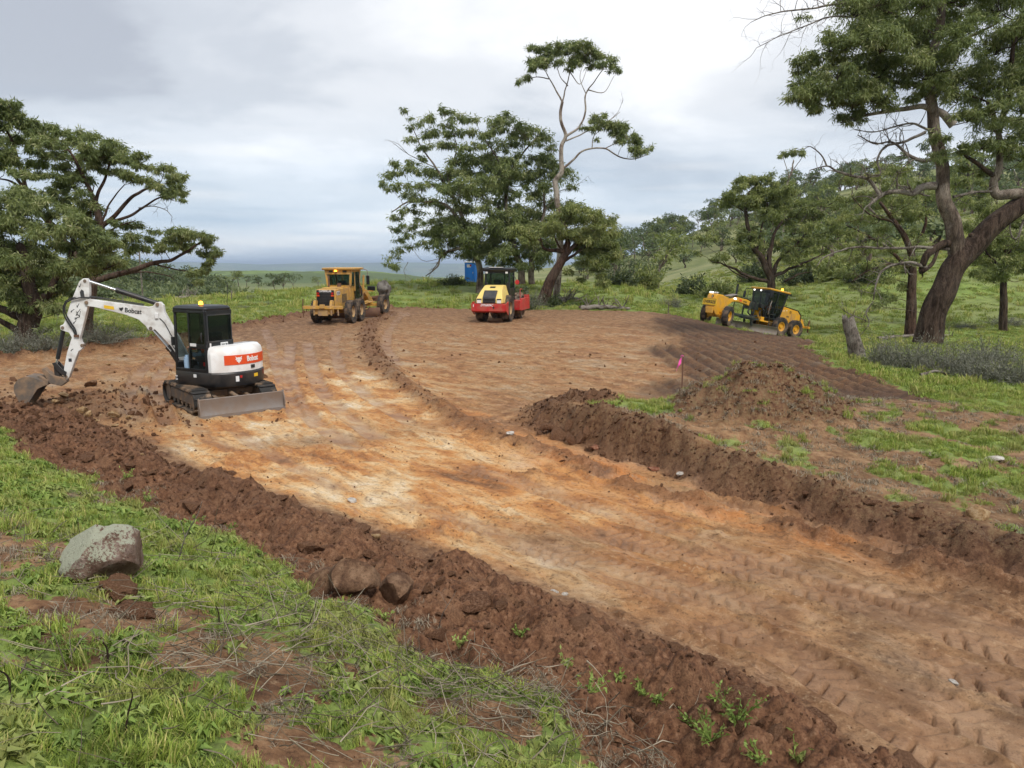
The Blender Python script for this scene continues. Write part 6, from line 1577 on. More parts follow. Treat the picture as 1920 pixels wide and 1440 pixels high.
def weed(seed, n, L, w, h):
    """rosette of broad leaves, each folded along its rib"""
    r = np.random.default_rng(seed); g = Geo()
    for i in range(n):
        a = r.uniform(0, 2 * np.pi); l = L * r.uniform(.5, 1.1); up = r.uniform(.15, 1.0) * h; s = w * r.uniform(.6, 1.2)
        d = np.array([math.cos(a), math.sin(a), 0]); t = np.array([-math.sin(a), math.cos(a), 0]); z = np.array([0, 0, 1.0])
        b0 = d * .01; m1 = d * l * .45 + z * up; tp = d * l + z * up * .55
        V = [b0, m1 + t * s + z * .01, tp, m1, m1 - t * s + z * .01, b0 + z * .004]
        lv = r.uniform(.1, .95)
        g.add(np.array(V), np.array([(0, 1, 2, 3), (5, 3, 2, 4)]), np.full(6, lv))
    return g.mesh('weed', False, True)

TUFTS = hidden_set('grass_tuft', [tuft(i, 90, .062, .0055, .095, 1.1, (.1, .85)) for i in range(4)] + [tuft(10 + i, 60, .12, .006, .06, .8, (.4, 1.0)) for i in range(2)], M_GRASS)
WEEDS = hidden_set('weed_rosette', [weed(30 + i, 16, .075, .014, .045) for i in range(4)] + [weed(40 + i, 8, .11, .022, .05) for i in range(2)], M_WEED)
FIELD = hidden_set('field_tuft', [tuft(60 + i, 80, .16, .018, .30, .9, (.0, .75)) for i in range(4)] + [tuft(70, 60, .34, .020, .22, .6, (.5, 1.0))], M_GRASS)

def sample(n, xr, yr, keep, seed, wedge=True):
    r = np.random.default_rng(seed); x = r.uniform(*xr, n); y = r.uniform(*yr, n)
    ok = (np.abs(x) < .80 * y + 1.6) if wedge else np.ones(n, bool)
    x, y = x[ok], y[ok]; z, mk = terrain(x, y)
    k = keep(x, y, mk, r.uniform(0, 1, len(x)))
    return x[k], y[k], z[k], r
def spread_on(name, sets, coll, npick, label, base, tall=(.7, 1.4)):
    P, Rt, Sc, Ix = [], [], [], []
    for (x, y, z, r, mul) in sets:
        n = len(x); P.append(np.stack([x, y, z], 1)); Rt.append(np.stack([r.normal(0, .12, n), r.normal(0, .12, n), r.uniform(0, 6.28, n)], 1))
        s = base * mul * r.uniform(.6, 1.35, n); Sc.append(np.stack([s, s, s * r.uniform(*tall, n)], 1)); Ix.append(r.integers(0, npick, n))
    P = np.vstack(P); print(name, len(P))
    return scatter(name, P, np.vstack(Rt), np.vstack(Sc), np.concatenate(Ix), coll, label)
gk = lambda pw: (lambda x, y, mk, u: (u < mk['grass'] ** pw * (.55 + .6 * (fbm(x * .9, y * .9, 201, 3) > -.1))) & (mk['bermL'] < .55))
s1 = sample(15000, (-13, 3), (1.4, 8), gk(1.2), 1); s2 = sample(14000, (-22, 0), (8, 18), gk(1.2), 2)
s3 = sample(16000, (1, 17), (7, 20), lambda x, y, mk, u: (u < mk['grass'] ** 1.5) & (mk['_dl'] < -2), 3)
spread_on('grass', [(*s1, .85), (*s2, 1.15), (*s3, 1.15)], TUFTS, 6, 'short bright green grass on the bank and the shelf', 1.0)
s4 = sample(9500, (-12, 3), (1.4, 8), gk(1.4), 4); s5 = sample(4500, (-15, 0), (7, 13), gk(1.4), 5)
spread_on('ground_weed', [(*s4, 1.0), (*s5, 1.3)], WEEDS, 6, 'broad-leaved green weeds among the grass', .85)
s6 = sample(30000, (-45, 45), (19, 62), lambda x, y, mk, u: (u < mk['grass'] * np.clip(24 / y, .22, 1)) & (mk['_dl'] < 0), 6)
s6b = sample(26000, (-60, 95), (60, 150), lambda x, y, mk, u: u < mk['grass'] * .5 * np.clip(75 / y, .3, 1), 16)
spread_on('paddock_grass', [(*s6, 1.0), (*s6b, 1.9)], FIELD, 5, 'tussocky green pasture around the pad', 1.0, (.6, 1.2))

DRY = hidden_set('dry_tuft', [tuft(80 + i, 45, .09, .005, .11, 1.3, (.1, .9)) for i in range(3)], M_STRAW)
s7 = sample(22000, (1, 17), (7, 20), lambda x, y, mk, u: (u < .38 * mk['straw'] + .06 * mk['mound']) & (mk['bank'] < .3), 7)
s8 = sample(9000, (-12, 3), (1.4, 10), lambda x, y, mk, u: (u < .35) & (mk['_left'] > 2.0) & (mk['grass'] < .75), 9)
s9 = sample(1500, (2, 8), (12, 17), lambda x, y, mk, u: (u < .16 * mk['mound']), 19)
spread_on('dead_grass', [(*s7, 1.2), (*s8, .8)], DRY, 3, 'dead straw-coloured grass on bare ground and the spoil mound', 1.0, (.5, 1.1))
spread_on('mound_grass', [(*s9, 1.2)], TUFTS, 6, 'green tufts buried in the spoil mound', 1.0)
# ---- dry stems and twigs lying in the near grass
g = Geo(); r = np.random.default_rng(8)
for (u, v, zz, sp, n, L) in ((480, 1290, 1.1, .42, 190, .32), (650, 1220, .9, .35, 120, .3), (1000, 1330, .75, .45, 170, .3), (760, 1400, 1.1, .5, 140, .3), (540, 1130, .9, .3, 80, .3), (330, 1010, 1.1, .4, 50, .45), (300, 1160, 1.2, .25, 45, .25), (60, 1040, 1.5, .5, 80, .3), (860, 1290, .8, .4, 120, .28), (1080, 1400, .6, .3, 70, .3), (200, 1320, 1.5, .5, 60, .25)):
    cx, cy = onz(u, v, zz)
    for i in range(n):
        x, y = cx + r.normal() * sp, cy + r.normal() * sp * .8; a = r.uniform(0, 2 * np.pi); l = L * r.uniform(.3, 1.3); el = abs(r.normal()) * .28
        P = [np.array([x, y, 0.0])]; d = np.array([math.cos(a) * math.cos(el), math.sin(a) * math.cos(el), math.sin(el)])
        for k in range(3): d = d + r.normal(size=3) * .18; d /= np.linalg.norm(d); P.append(P[-1] + d * l / 3)
        P = np.array(P); P[:, 2] += .02 + r.uniform(0, .05)
        g.tube(P, np.linspace(.0032, .0016, 4) * r.uniform(.6, 1.5), 3, False); g.A[-1][:] = r.uniform(0, 1)
V = np.vstack(g.V); zz = Hs(V[:, 0], V[:, 1]); off = 0
for k in range(len(g.V)): n = len(g.V[k]); g.V[k][:, 2] += zz[off:off + n].astype(np.float32) ; off += n
tag(link('dry_stems', g.mesh('dry_stems', True, True), M_STRAW), 'tangle of dry grey stems and twigs in the near grass', kind='stuff')

# ---- upright dead stalks, each on its own
def stalk(u, v, zz, h, lean, label, forks=1, thick=.006, dark=False):
    x, y = onz(u, v, zz); z = H(x, y); g = Geo(); rr = np.random.default_rng(int(u * 3 + v))
    P = np.array([(0, 0, -.03), (lean * .3, .02, h * .4), (lean * .75, .01, h * .75), (lean, -.02, h)]); Q, par = catmull(P, .05); g.tube(Q, thick * (1.1 - .7 * par), 5)
    for k in range(forks):
        b = Q[int(len(Q) * rr.uniform(.35, .75))]; d = np.array([rr.normal() * .5, rr.normal() * .4, .8]); d /= np.linalg.norm(d)
        g.tube(np.array([b, b + d * h * .2 + rr.normal(size=3) * .01, b + d * h * .4]), [thick * .6, thick * .45, thick * .25], 4)
    o = link('dead_stalk', g.mesh('dead_stalk'), M_DEAD if not dark else M_BARK_DK); o.location = (x, y, z); tag(o, label, 'dead stalk', 'dead stalks in the near grass')
stalk(330, 1040, 1.05, .55, .26, 'tall thin dead stalk leaning right beside the lichen boulder', 3)
stalk(200, 1270, 1.4, .17, .01, 'short dark burnt stalk standing in the left foreground grass', 0, .007, True)
stalk(412, 1215, 1.1, .16, .0, 'short dark stalk right of the bare twig patch', 0, .006, True)
stalk(18, 1300, 1.6, .12, -.03, 'small black stalk at the left frame edge', 0, .006, True)
stalk(232, 1380, 1.5, .2, .06, 'bent thin stalk in the bottom left grass', 1, .005, True)
stalk(820, 1170, .5, .35, .16, 'thin reddish stem curving out of the berm by the three stones', 1, .004)

# ---- leafy weeds growing on the berm
for (u, v, zz, sc) in ((370, 965, .55, 1.2), (432, 985, .5, 1.1), (240, 905, .5, 1.3), (280, 945, .6, 1.1), (720, 1190, .45, 1.0), (975, 1125, .7, .9), (1060, 1215, .6, .8), (865, 1230, .5, 1.0), (1160, 1215, .6, .8), (1205, 1245, .6, .9), (1235, 1265, .6, .9), (1305, 1285, .7, 1.6), (1350, 1270, .7, 1.2), (1385, 1320, .7, 2.0), (1335, 1335, .7, 1.6), (1100, 1350, .4, 1.7), (1425, 1415, .6, 1.3), (1490, 1432, .5, 1.2), (760, 870, .0, 0)):
    if not sc: continue
    x, y = onz(u, v, zz); z = H(x, y); r = np.random.default_rng(u); g = Geo()
    for k in range(int(9 * sc)):
        a = r.uniform(0, 6.28); d = np.array([math.cos(a) * .7, math.sin(a) * .7, r.uniform(.3, 1.1)]); l = .10 * sc * r.uniform(.5, 1.2)
        P = np.array([np.zeros(3), d * l * .5, d * l + np.array([0, 0, -.02])]); g.tube(P, [.0035, .003, .0015], 4, False); g.A[-1][:] = .4
        n = 6; q = np.repeat(np.linspace(.3, 1, n)[:, None], 3, 1) * (d * l); D = r.normal(size=(n, 3)) + d * .5; D /= np.linalg.norm(D, axis=1)[:, None]
        g.leaves(q, D, .035 * r.uniform(.7, 1.4, n), .016, np.clip(r.uniform(.1, .9, n), 0, 1), r)
    me = g.mesh('berm_weed', False, True); o = link('berm_weed', me, M_WEED); o.location = (x, y, z + .01)
    tag(o, 'small green weed sprouting from the red-brown soil berm', 'weed', 'weeds on the soil berm')

# ------------------------------------------------------------------ clods and stones
def lump(seed, facets=9, noise=.18, sub=2, flat=(1, .85, .65)):
    r = np.random.default_rng(seed); bm = bmesh.new(); bmesh.ops.create_icosphere(bm, subdivisions=sub, radius=1.0)
    pl = r.normal(size=(facets, 3)); pl /= np.linalg.norm(pl, axis=1)[:, None]; dist = r.uniform(.42, .82, facets)
    for v in bm.verts:
        p = np.array(v.co); p *= 1 + noise * float(pn(p[0] * 2.1 + seed, p[1] * 2.1 + p[2] * 1.7, seed)) + noise * .4 * float(pn(p[0] * 6 + seed, p[1] * 6 - p[2] * 5, seed + 3))
        for n_, d_ in zip(pl, dist):
            k = p @ n_
            if k > d_: p = p - n_ * (k - d_) * .98
        v.co = Vector(p * np.array(flat))
    me = bpy.data.meshes.new('clod'); bm.to_mesh(me); bm.free(); me.shade_smooth(); me.set_sharp_from_angle(angle=math.radians(38))
    return me
def soil_material():
    t = NT('clod_soil'); n1 = t.noise(1.6, 6, .65); n2 = t.noise(9, 6, .7)
    oi = t.n.new('ShaderNodeObjectInfo')
    c = t.ramp(n2, [(.36, (.075, .034, .018)), (.48, (.155, .074, .039)), (.62, (.27, .15, .09))])
    c = t.mix(t.math('MULTIPLY', oi.outputs['Random'], .5), c, (.24, .13, .072))
    return t.fin(c, .92, t.bump(t.math('ADD', n1, n2), .8, .12), .15)
M_CLOD = soil_material()
def stone_material(name, a, b, c3, lichen=None):
    t = NT(name); n1 = t.noise(2.4, 6, .6); n2 = t.noise(14, 7, .72); n3 = t.noise(40, 4, .6)
    c = t.ramp(n1, [(.38, a), (.5, b), (.62, c3)])
    c = t.mix(t.ramp(n2, [(.36, .7), (.48, 0.0)]), c, tuple(k * .4 for k in a))
    if lichen:
        sp = t.n.new('ShaderNodeSeparateXYZ'); geo = t.n.new('ShaderNodeNewGeometry'); t.l.new(geo.outputs['Normal'], sp.inputs[0])
        m = t.math('ADD', t.math('MULTIPLY', n2, 1.6), t.math('MULTIPLY', t.math('ADD', sp.outputs[2], t.math('MULTIPLY', sp.outputs[0], -.5)), .30))
        c = t.mix(t.ramp(m, [(.82, 0.0), (.90, .9)]), c, t.mix(n3, lichen, tuple(k * .6 for k in lichen)))
    return t.fin(c, .85, t.bump(t.math('ADD', n2, t.math('MULTIPLY', n1, .7)), .7, .05), .2)
M_STONE_B = stone_material('brown_stone', (.11, .058, .034), (.19, .108, .062), (.27, .165, .10))
M_STONE_Y = stone_material('ochre_stone', (.20, .115, .05), (.34, .21, .10), (.46, .33, .19))
M_STONE_W = stone_material('pale_stone', (.42, .36, .30), (.58, .53, .47), (.70, .66, .60))
M_STONE_R = stone_material('red_stone', (.17, .06, .035), (.28, .11, .06), (.36, .2, .13))
M_BOULDER = stone_material('lichen_boulder', (.15, .085, .062), (.24, .155, .115), (.33, .24, .20), (.50, .52, .39))

LUMPS = [lump(300 + i, 7, .30, 2 if i < 4 else 1) for i in range(8)]
for me in LUMPS: me.materials.append(M_CLOD)
def clods(parent, n, seed, keep, xr, yr, smin, smax, cand=60):
    r = np.random.default_rng(seed); x = r.uniform(*xr, n * cand); y = r.uniform(*yr, n * cand)
    k = np.abs(x) < .78 * y + 1.2; x, y = x[k], y[k]; z, mk = terrain(x, y); k = keep(x, y, mk); x, y, z = x[k][:n], y[k][:n], z[k][:n]
    for i in range(len(x)):
        s = smin * (smax / smin) ** (r.uniform() ** 2.2); o = bpy.data.objects.new('clod', LUMPS[r.integers(0, 8)]); COL.objects.link(o); o.parent = parent
        o.location = (x[i], y[i], z[i] + s * .12); o.scale = (s * r.uniform(.8, 1.2), s * r.uniform(.8, 1.2), s * r.uniform(.6, 1)); o.rotation_euler = (r.uniform(-.5, .5), r.uniform(-.5, .5), r.uniform(0, 6.28))
clods(BERM, 290, 11, lambda x, y, mk: (mk['bermL'] > .6) & (mk['_dl'] > .15), (-13, 5), (2.5, 16), .035, .19)
clods(BANKO, 70, 12, lambda x, y, mk: mk['bank'] > .55, (0, 8), (6, 18), .04, .11, 160)
clods(MOUNDO, 40, 13, lambda x, y, mk: mk['mound'] > .6, (2.5, 7.5), (12, 17), .035, .09)
clods(WINDO, 36, 14, lambda x, y, mk: mk['wind'] > .45, (-9, 8), (6, 30), .035, .09, 400)
CL = hidden_set('crumb', [lump(330 + i, 6, .3, 1) for i in range(5)], M_CLOD)
P_, R_, S_ = [], [], []
for n, xr, yr, keep, sd, s0 in ((52000, (-13, 6), (2, 14), lambda x, y, mk, u: u < mk['bermL'] * 1.1, 21, .014), (26000, (-1, 9), (5, 18), lambda x, y, mk, u: u < np.maximum(mk['bank'], mk['mound'] * .7), 22, .018),
        (16000, (-17, -5), (11, 24), lambda x, y, mk, u: u < mk['berm'] * .7, 23, .026), (60000, (-22, 18), (3, 34), lambda x, y, mk, u: (u < (.016 + .4 * mk['wind']) * (1 - mk['grass']) * (1 - .8 * mk['smear'])) & (mk['_dl'] < 0) & (mk['_out'] < .5), 24, .016),
        (14000, (-4, 11), (3.5, 15), lambda x, y, mk, u: (u < (.10 + .25 * mk['dark']) * (1 - mk['grass']) * (1 - .6 * mk['smear'])) & (mk['_dl'] < 0) & (mk['bank'] < .3), 28, .011), (9000, (-12, 3), (1.4, 10), lambda x, y, mk, u: (u < .8 * (1 - mk['grass'])) & (mk['_left'] > 2.0), 26, .010), (9000, (-26, -2), (24, 58), lambda x, y, mk, u: (u < mk['berm'] * .8), 25, .026)):
    x, y, z, r = sample(n, xr, yr, keep, sd); s = s0 * np.exp(r.normal(0, .5, len(x))) * np.clip(y / 12, .8, 2.0)
    P_.append(np.stack([x, y, z + s * .2], 1)); R_.append(r.uniform(-3, 3, (len(x), 3))); S_.append(np.stack([s, s, s * .75], 1))
P_, R_, S_ = np.vstack(P_), np.vstack(R_), np.vstack(S_); print('crumbs', len(P_))
scatter('soil_crumbs', P_, R_, S_, RNG.integers(0, 5, len(P_)), CL, 'loose crumbs of red-brown soil')

def stone(name, u, v, zz, size, mat, label, seed, cat='stone', group=None, flat=(1, .85, .65), rot=None, sink=.10, facets=9, sub=3):
    x, y = onz(u, v, zz); z = H(x, y); me = lump(seed, facets, .16, sub, flat); me.name = name; me.materials.append(mat); o = link(name, me)
    o.scale = (size, size, size); o.location = (x, y, z + size * (flat[2] * .8 - sink)); o.rotation_euler = rot or (0, 0, seed * 1.3); tag(o, label, cat, group); return o
bo = stone('boulder', 200, 1078, 1.32, .262, M_BOULDER, 'pale lichen-covered boulder lying in the foreground grass', 405, 'boulder', None, (1.05, .85, .92), (.15, -.25, .5), .04, 7, 4)
bx, by = onz(225, 1120, 1.3)
me = lump(407, 5, .4, 3, (1.0, .8, .75)); me.materials.append(M_CLOD); o = link('soil_clump', me); o.scale = (.13, .12, .15); o.location = (bx, by, H(bx, by) + .05); tag(o, 'loose reddish soil clump heaped against the front of the lichen boulder', 'soil clump')
me = lump(408, 5, .4, 3, (1.2, .9, .5)); me.materials.append(M_CLOD); o = link('soil_clump', me); bx, by = onz(245, 1165, 1.25); o.scale = (.13, .12, .12); o.location = (bx, by, H(bx, by) + .0); tag(o, 'low soil clump with roots just below the lichen boulder', 'soil clump')
stone('stone', 605, 1120, .5, .21, M_STONE_B, 'left pale-edged stone of the three at the foot of the berm', 411, flat=(.9, .8, .75), rot=(.2, -.4, .4))
stone('stone', 655, 1140, .45, .27, M_STONE_B, 'largest flat brown stone of the three at the foot of the berm', 412, flat=(1.1, .9, .7), rot=(-.2, .35, .1))
stone('stone', 742, 1110, .5, .25, M_STONE_B, 'right soil-dusted stone of the three at the foot of the berm', 413, flat=(1.1, .8, .65), rot=(.1, .1, 1.4))
stone('stone', 430, 893, 0, .13, M_CLOD, 'dark clod lying alone on the road edge beside the berm', 414, 'clod', rot=(.2, .1, .6))
r = np.random.default_rng(44)
for i, (u, v, s) in enumerate(((120, 742, .19), (128, 758, .15), (105, 752, .13), (152, 768, .24), (165, 772, .2), (172, 790, .19), (180, 782, .13), (212, 778, .17), (216, 790, .11), (243, 777, .12), (192, 770, .11), (140, 775, .13), (203, 678, .12), (170, 716, .26), (138, 690, .18), (235, 662, .15), (98, 735, .11))):
    stone('quarried_stone', u, v, .12, s * .8, M_STONE_Y if i not in (13, 14) else M_STONE_B, 'broken ochre stone in the dug ground below the excavator bucket' if i < 12 else 'broken stone dug up in the loose ground left of the excavator', 420 + i, group='stones dug up by the excavator' if i < 12 else 'stones in the loose ground', flat=(1.1, .8, .55), rot=(r.uniform(-.4, .4), r.uniform(-.4, .4), r.uniform(0, 6)))
for i, (u, v, s, zz, m, lab) in enumerate(((956, 833, .10, 0, M_STONE_W, 'white stone in the middle of the road by the loose ridge'), (1040, 1108, .05, 0, M_STONE_W, 'left of two white pebbles just beyond the berm'), (1058, 1113, .045, 0, M_STONE_W, 'right of two white pebbles just beyond the berm'), (1786, 1285, .045, 0, M_STONE_W, 'white pebble in the wheel tracks at the lower right'),
        (1865, 846, .15, .45, M_STONE_W, 'flat pale rock in the grass near the right edge'), (1118, 842, .14, .02, M_STONE_R, 'red stone at the foot of the cut bank'), (1224, 880, .12, .02, M_STONE_R, 'splintered reddish stone below the cut bank'), (1275, 893, .1, .02, M_STONE_W, 'small pale chip below the middle of the cut bank'), (660, 940, .09, 0, M_STONE_W, 'pale stone on the road right behind the berm crest'), (700, 985, .09, .3, M_STONE_Y, 'ochre stone on the crest of the berm'), (590, 1095, .10, .5, M_STONE_Y, 'small pale stone above the three stones at the berm foot'), (265, 880, .09, .3, M_STONE_Y, 'orange-brown stone on the left part of the berm'), (1840, 940, .2, .45, M_STONE_Y, 'buff stone half buried at the right edge of the shelf'))):
    stone('stone', u, v, zz, s, m, lab, 460 + i, flat=(1.1, .8, .45))
# cloddy lip at the end of the cut bank
for i, (u, v, zz, s) in enumerate(((1032, 740, .85, .20), (1052, 735, .95, .22), (1068, 730, 1.0, .17), (1085, 742, .95, .20), (1045, 752, .8, .22), (1100, 752, .85, .18), (1072, 748, .9, .2), (1112, 765, .8, .14))):
    x, y = onz(u, v, zz); o = bpy.data.objects.new('clod', LUMPS[i % 4]); COL.objects.link(o); o.parent = BANKO; o.location = (x, y, H(x, y) + s * .3); o.scale = (s, s * .9, s * .8); o.rotation_euler = (i, i * .7, i * 2.1)

# ------------------------------------------------------------------ shrubs
def shrub_mesh(seed, n, tilt=.9, L=(.35, .8), w=.012, leafy=900, lw=(.07, .012)):
    r = np.random.default_rng(seed); g = Geo(); tips = []
    for i in range(n):
        a = r.uniform(0, 6.28); q = r.uniform(0, 1) ** .6 * tilt; d = np.array([math.cos(a) * math.sin(q * 1.35), math.sin(a) * math.sin(q * 1.35), math.cos(q * 1.35)]); l = r.uniform(*L)
        b = np.array([r.normal() * .22, r.normal() * .22, 0]); P = [b]; dd = d
        for k in range(4): dd = dd + r.normal(size=3) * .16; dd /= np.linalg.norm(dd); P.append(P[-1] + dd * l / 4)
        P = np.array(P); g.tube(P, np.linspace(w, w * .3, 5), 3, False); g.A[-1][:] = r.uniform(.1, .9)
        tips.append(P[1:])
    T = np.vstack(tips); k = r.integers(0, len(T), leafy); q = T[k] + r.normal(size=(leafy, 3)) * .055
    D = r.normal(size=(leafy, 3)) + np.array([0, 0, .8]) + q * .8; D /= np.linalg.norm(D, axis=1)[:, None]
    g.leaves(q, D, lw[0] * r.uniform(.6, 1.5, leafy), lw[1], np.clip(r.normal(.5, .25, leafy), 0, 1), r)
    return g.mesh('foliage', False, True)
SHG = [shrub_mesh(500 + i, 110, 1.0, (.35, .85), .010, 3600) for i in range(3)]
SHD = [shrub_mesh(510 + i, 70, 1.0, (.4, .9), .02, 2600, (.13, .05)) for i in range(2)]
for m in SHG: m.materials.append(M_LEAF_GREY)
for m in SHD: m.materials.append(M_LEAF_DKB)
SHO = [shrub_mesh(515, 60, 1.0, (.4, .9), .02, 2400, (.15, .06))]; SHO[0].materials.append(M_LEAF_OL)
def shrub(me, loc, s, label, group=None, name='shrub', cat='shrub', rz=0.0):
    o = link(name, me); o.location = loc; o.scale = s; o.rotation_euler = (0, 0, rz); tag(o, label, cat, group); return o
for i, (u, v, Y, sx, sz, lab) in enumerate(((1660, 693, 25.6, 1.15, 1.35, 'grey twiggy shrub nearest the tree stump'), (1715, 706, 24.6, 1.3, 1.5, 'grey twiggy shrub in front of the big gum trunk'), (1778, 722, 23.6, 1.4, 1.35, 'grey shrub just right of the big gum trunk'), (1838, 742, 22.2, 1.35, 1.2, 'low spreading grey shrub with green grass at its foot'), (1905, 752, 21.4, 1.4, 1.3, 'grey twiggy shrub cut by the right frame edge'), (1850, 705, 25.5, 1.5, 1.25, 'grey shrub behind the others at the right'), (1990, 760, 21.0, 1.4, 1.2, 'grey shrub just outside the right edge'))):
    if u > 1930: continue
    p = at(u, v, Y); shrub(SHG[i % 3], (p.x, p.y, H(p.x, p.y) - .03), (sx, sx, sz), lab, 'grey shrubs by the big gum', rz=i * 1.9)
for i, (u, v, Y, sx, sz, me, lab) in enumerate(((25, 668, 28.0, 1.6, 1.4, SHG[0], 'grey shrub under the left-hand gum at the frame edge'), (85, 665, 28.5, 1.3, 1.1, SHG[2], 'small grey shrub between the left gum trunks'), (190, 648, 30.5, 1.6, 1.3, SHG[1], 'wide grey shrub at the foot of the second left gum'), (235, 642, 32, 1.2, 1.0, SHG[0], 'low grey shrub right of the second left gum trunk'),
        (852, 529, 76, 1.7, 1.25, SHD[0], 'dark round bush left of the blue toilet'), (990, 556, 57, 2.0, 2.2, SHG[1], 'brown-grey thicket between the roller and the leaning gum'), (965, 560, 56, 1.6, 1.9, SHD[1], 'dark bush close behind the roller drum'), (1030, 552, 60, 1.6, 1.3, SHD[0], 'dark low bush right of the leaning gum trunk'),
        (1257, 552, 66, 2.0, 1.3, SHG[2], 'rounded grey bush on the paddock left of the bright yellow grader'), (1205, 540, 84, 3.0, 3.0, SHO[0], 'olive shrub at the hill foot right of the centre trees'), (1160, 545, 80, 2.4, 2.4, SHD[1], 'dark shrub beside the weeping gum'), (1300, 530, 90, 3.0, 3.0, SHD[0], 'dark shrub at the hill foot above the grey bush'), (1345, 530, 84, 2.6, 2.2, SHO[0], 'olive shrub just left of the bright yellow grader'), (1560, 540, 90, 3.4, 3.0, SHO[0], 'broad olive bush behind the bright yellow grader'), (1620, 545, 84, 3.0, 2.6, SHD[1], 'dark bush between grader and stump in the distance'), (1500, 545, 92, 3.0, 2.8, SHD[0], 'dark bush at the hill foot behind the grader engine'), (1420, 520, 100, 3, 3, SHD[1], 'dark bush under the round olive gum'), (1890, 560, 62, 2.2, 1.2, SHG[0], 'brownish scrub on the slope at the right edge'), (1820, 565, 60, 1.6, .8, SHG[1], 'low brownish scrub right of the big gum trunk'),
        (470, 546, 68, 1.0, .5, SHG[0], 'low grey tussock bush on the slope above the excavator cab'), (495, 558, 62, .9, .45, SHG[1], 'grey tussock in the grass between excavator and faded grader'), (455, 575, 58, .8, .4, SHG[2], 'lower grey tussock left of the faded grader'))):
    p = at(u, v, Y); shrub(me, (p.x, p.y, H(p.x, p.y) - .05), (sx, sx, sz), lab, None, rz=i * 2.3)

# ------------------------------------------------------------------ trees on the hills
def far_tree(seed, leafm, spread=1.0, n=230, tall=7.0, leaf=(.62, .24)):
    r = np.random.default_rng(seed); w, c = Geo(), Geo()
    h0 = tall * r.uniform(.35, .5); top = np.array([r.normal() * .4, r.normal() * .4, h0])
    w.tube(np.array([(0, 0, -.4), (r.normal() * .15, r.normal() * .15, h0 * .5), top]), [.20, .14, .09], 5)
    for k in range(r.integers(5, 8)):
        a = r.uniform(0, 6.28); q = r.uniform(.2, 1.0) * 2.6 * spread; p = np.array([math.cos(a) * q, math.sin(a) * q, tall * r.uniform(.48, .92)]); R = r.uniform(.9, 1.6) * spread
        w.tube(np.array([top, (top + p) / 2 + r.normal(size=3) * .3, p]), [.10, .07, .04], 4, False)
        m = n // 5; P = r.normal(size=(m, 3)); P /= np.linalg.norm(P, axis=1)[:, None]; P[:, 2] = np.abs(P[:, 2]) * .75 - .12
        q_ = p + P * R * r.uniform(.5, 1, (m, 1)) ** .5 * np.array([1, 1, .75]); D = P * .6 + r.normal(size=(m, 3)) * .6 + np.array([0, 0, -.3]); D /= np.linalg.norm(D, axis=1)[:, None]
        c.leaves(q_, D, leaf[0] * r.uniform(.6, 1.4, m), leaf[1] * r.uniform(.7, 1.3, m), np.clip(r.uniform(.15, .7) + .2 * r.normal(size=m) + .15 * P[:, 2], 0, 1), r)
    a, b = w.mesh('trunk'), c.mesh('crown', False, True); a.materials.append(M_BARK_MIX); b.materials.append(leafm)
    return a, b
FT = [far_tree(600 + i, M_LEAF_FAR if i % 3 else M_LEAF_OL, r_, 420, t_) for i, (r_, t_) in enumerate(((1.0, 7), (1.15, 8), (.9, 9), (1.2, 6.5), (.8, 6), (1.3, 8.5), (.75, 10), (1.0, 7.5)))]
FB = [far_tree(620 + i, M_LEAF_FAR, .8, 240, 2.4, (.5, .2)) for i in range(3)]
def plant_tree(kit, x, y, s, label, group, rz, name='hill_gum_tree', sz=1.0):
    z = float(terrain(np.array([x]), np.array([y]), False)[0][0])
    e = empty(name, (x, y, z), (0, 0, rz)); e.scale = (s, s, s * sz); tag(e, label, 'tree', group)
    for nm, me in zip(('trunk', 'crown'), kit):
        o = bpy.data.objects.new(nm, me); COL.objects.link(o); o.parent = e
r = np.random.default_rng(71); cnt = 0; got = []
while cnt < 285:
    Y = r.uniform(95, 345) if r.uniform() < .8 else r.uniform(250, 350); u = r.uniform(1090, 1960); x = (u - 960) / FPX * Y
    hz_ = 37 * math.exp(-(((x - 172) / 118) ** 2 + ((Y - 310) / 118) ** 2))
    if hz_ < 1.2 and r.uniform() < .75: continue
    clear = float(pn(x / 34 + 5, Y / 30, 72)) + (-.55 if 1200 < u < 1420 and 110 < Y < 200 else .18) + (.3 if Y > 240 else 0)
    if clear < -.12: continue
    if Y < 215 and r.uniform() < .6: continue
    if any((x - a) ** 2 + (Y - b) ** 2 < (3.1 if Y < 180 else 3.8) ** 2 for a, b in got): continue
    got.append((x, Y)); cnt += 1
    plant_tree(FT[r.integers(0, 8)], x, Y, r.uniform(.8, 1.45) * (1.05 if Y > 150 else .8), 'gum tree among many on the wooded hill behind the graders', 'gums on the wooded hill', r.uniform(0, 6.28), sz=r.uniform(.85, 1.15))
r = np.random.default_rng(74); gs_ = []; tries = 0
while len(gs_) < 110 and tries < 9000:
    tries += 1; Y = r.uniform(88, 330); u = r.uniform(1080, 1960); x = (u - 960) / FPX * Y
    if x < 22 or (1215 < u < 1360 and 105 < Y < 200 and r.uniform() < .93) or (u > 1700 and Y < 100): continue
    if float(pn(x / 26 + 9, Y / 26, 75)) < -.22 or any((x - a) ** 2 + (Y - b) ** 2 < 2.6 ** 2 for a, b in gs_): continue
    gs_.append((x, Y)); plant_tree(FB[r.integers(0, 3)], x, Y, r.uniform(1.1, 2.3), 'grey-green shrub among many on the wooded hill slope', 'shrubs on the wooded hill', r.uniform(0, 6.28), 'hill_shrub')
r = np.random.default_rng(73); got = []; tries = 0
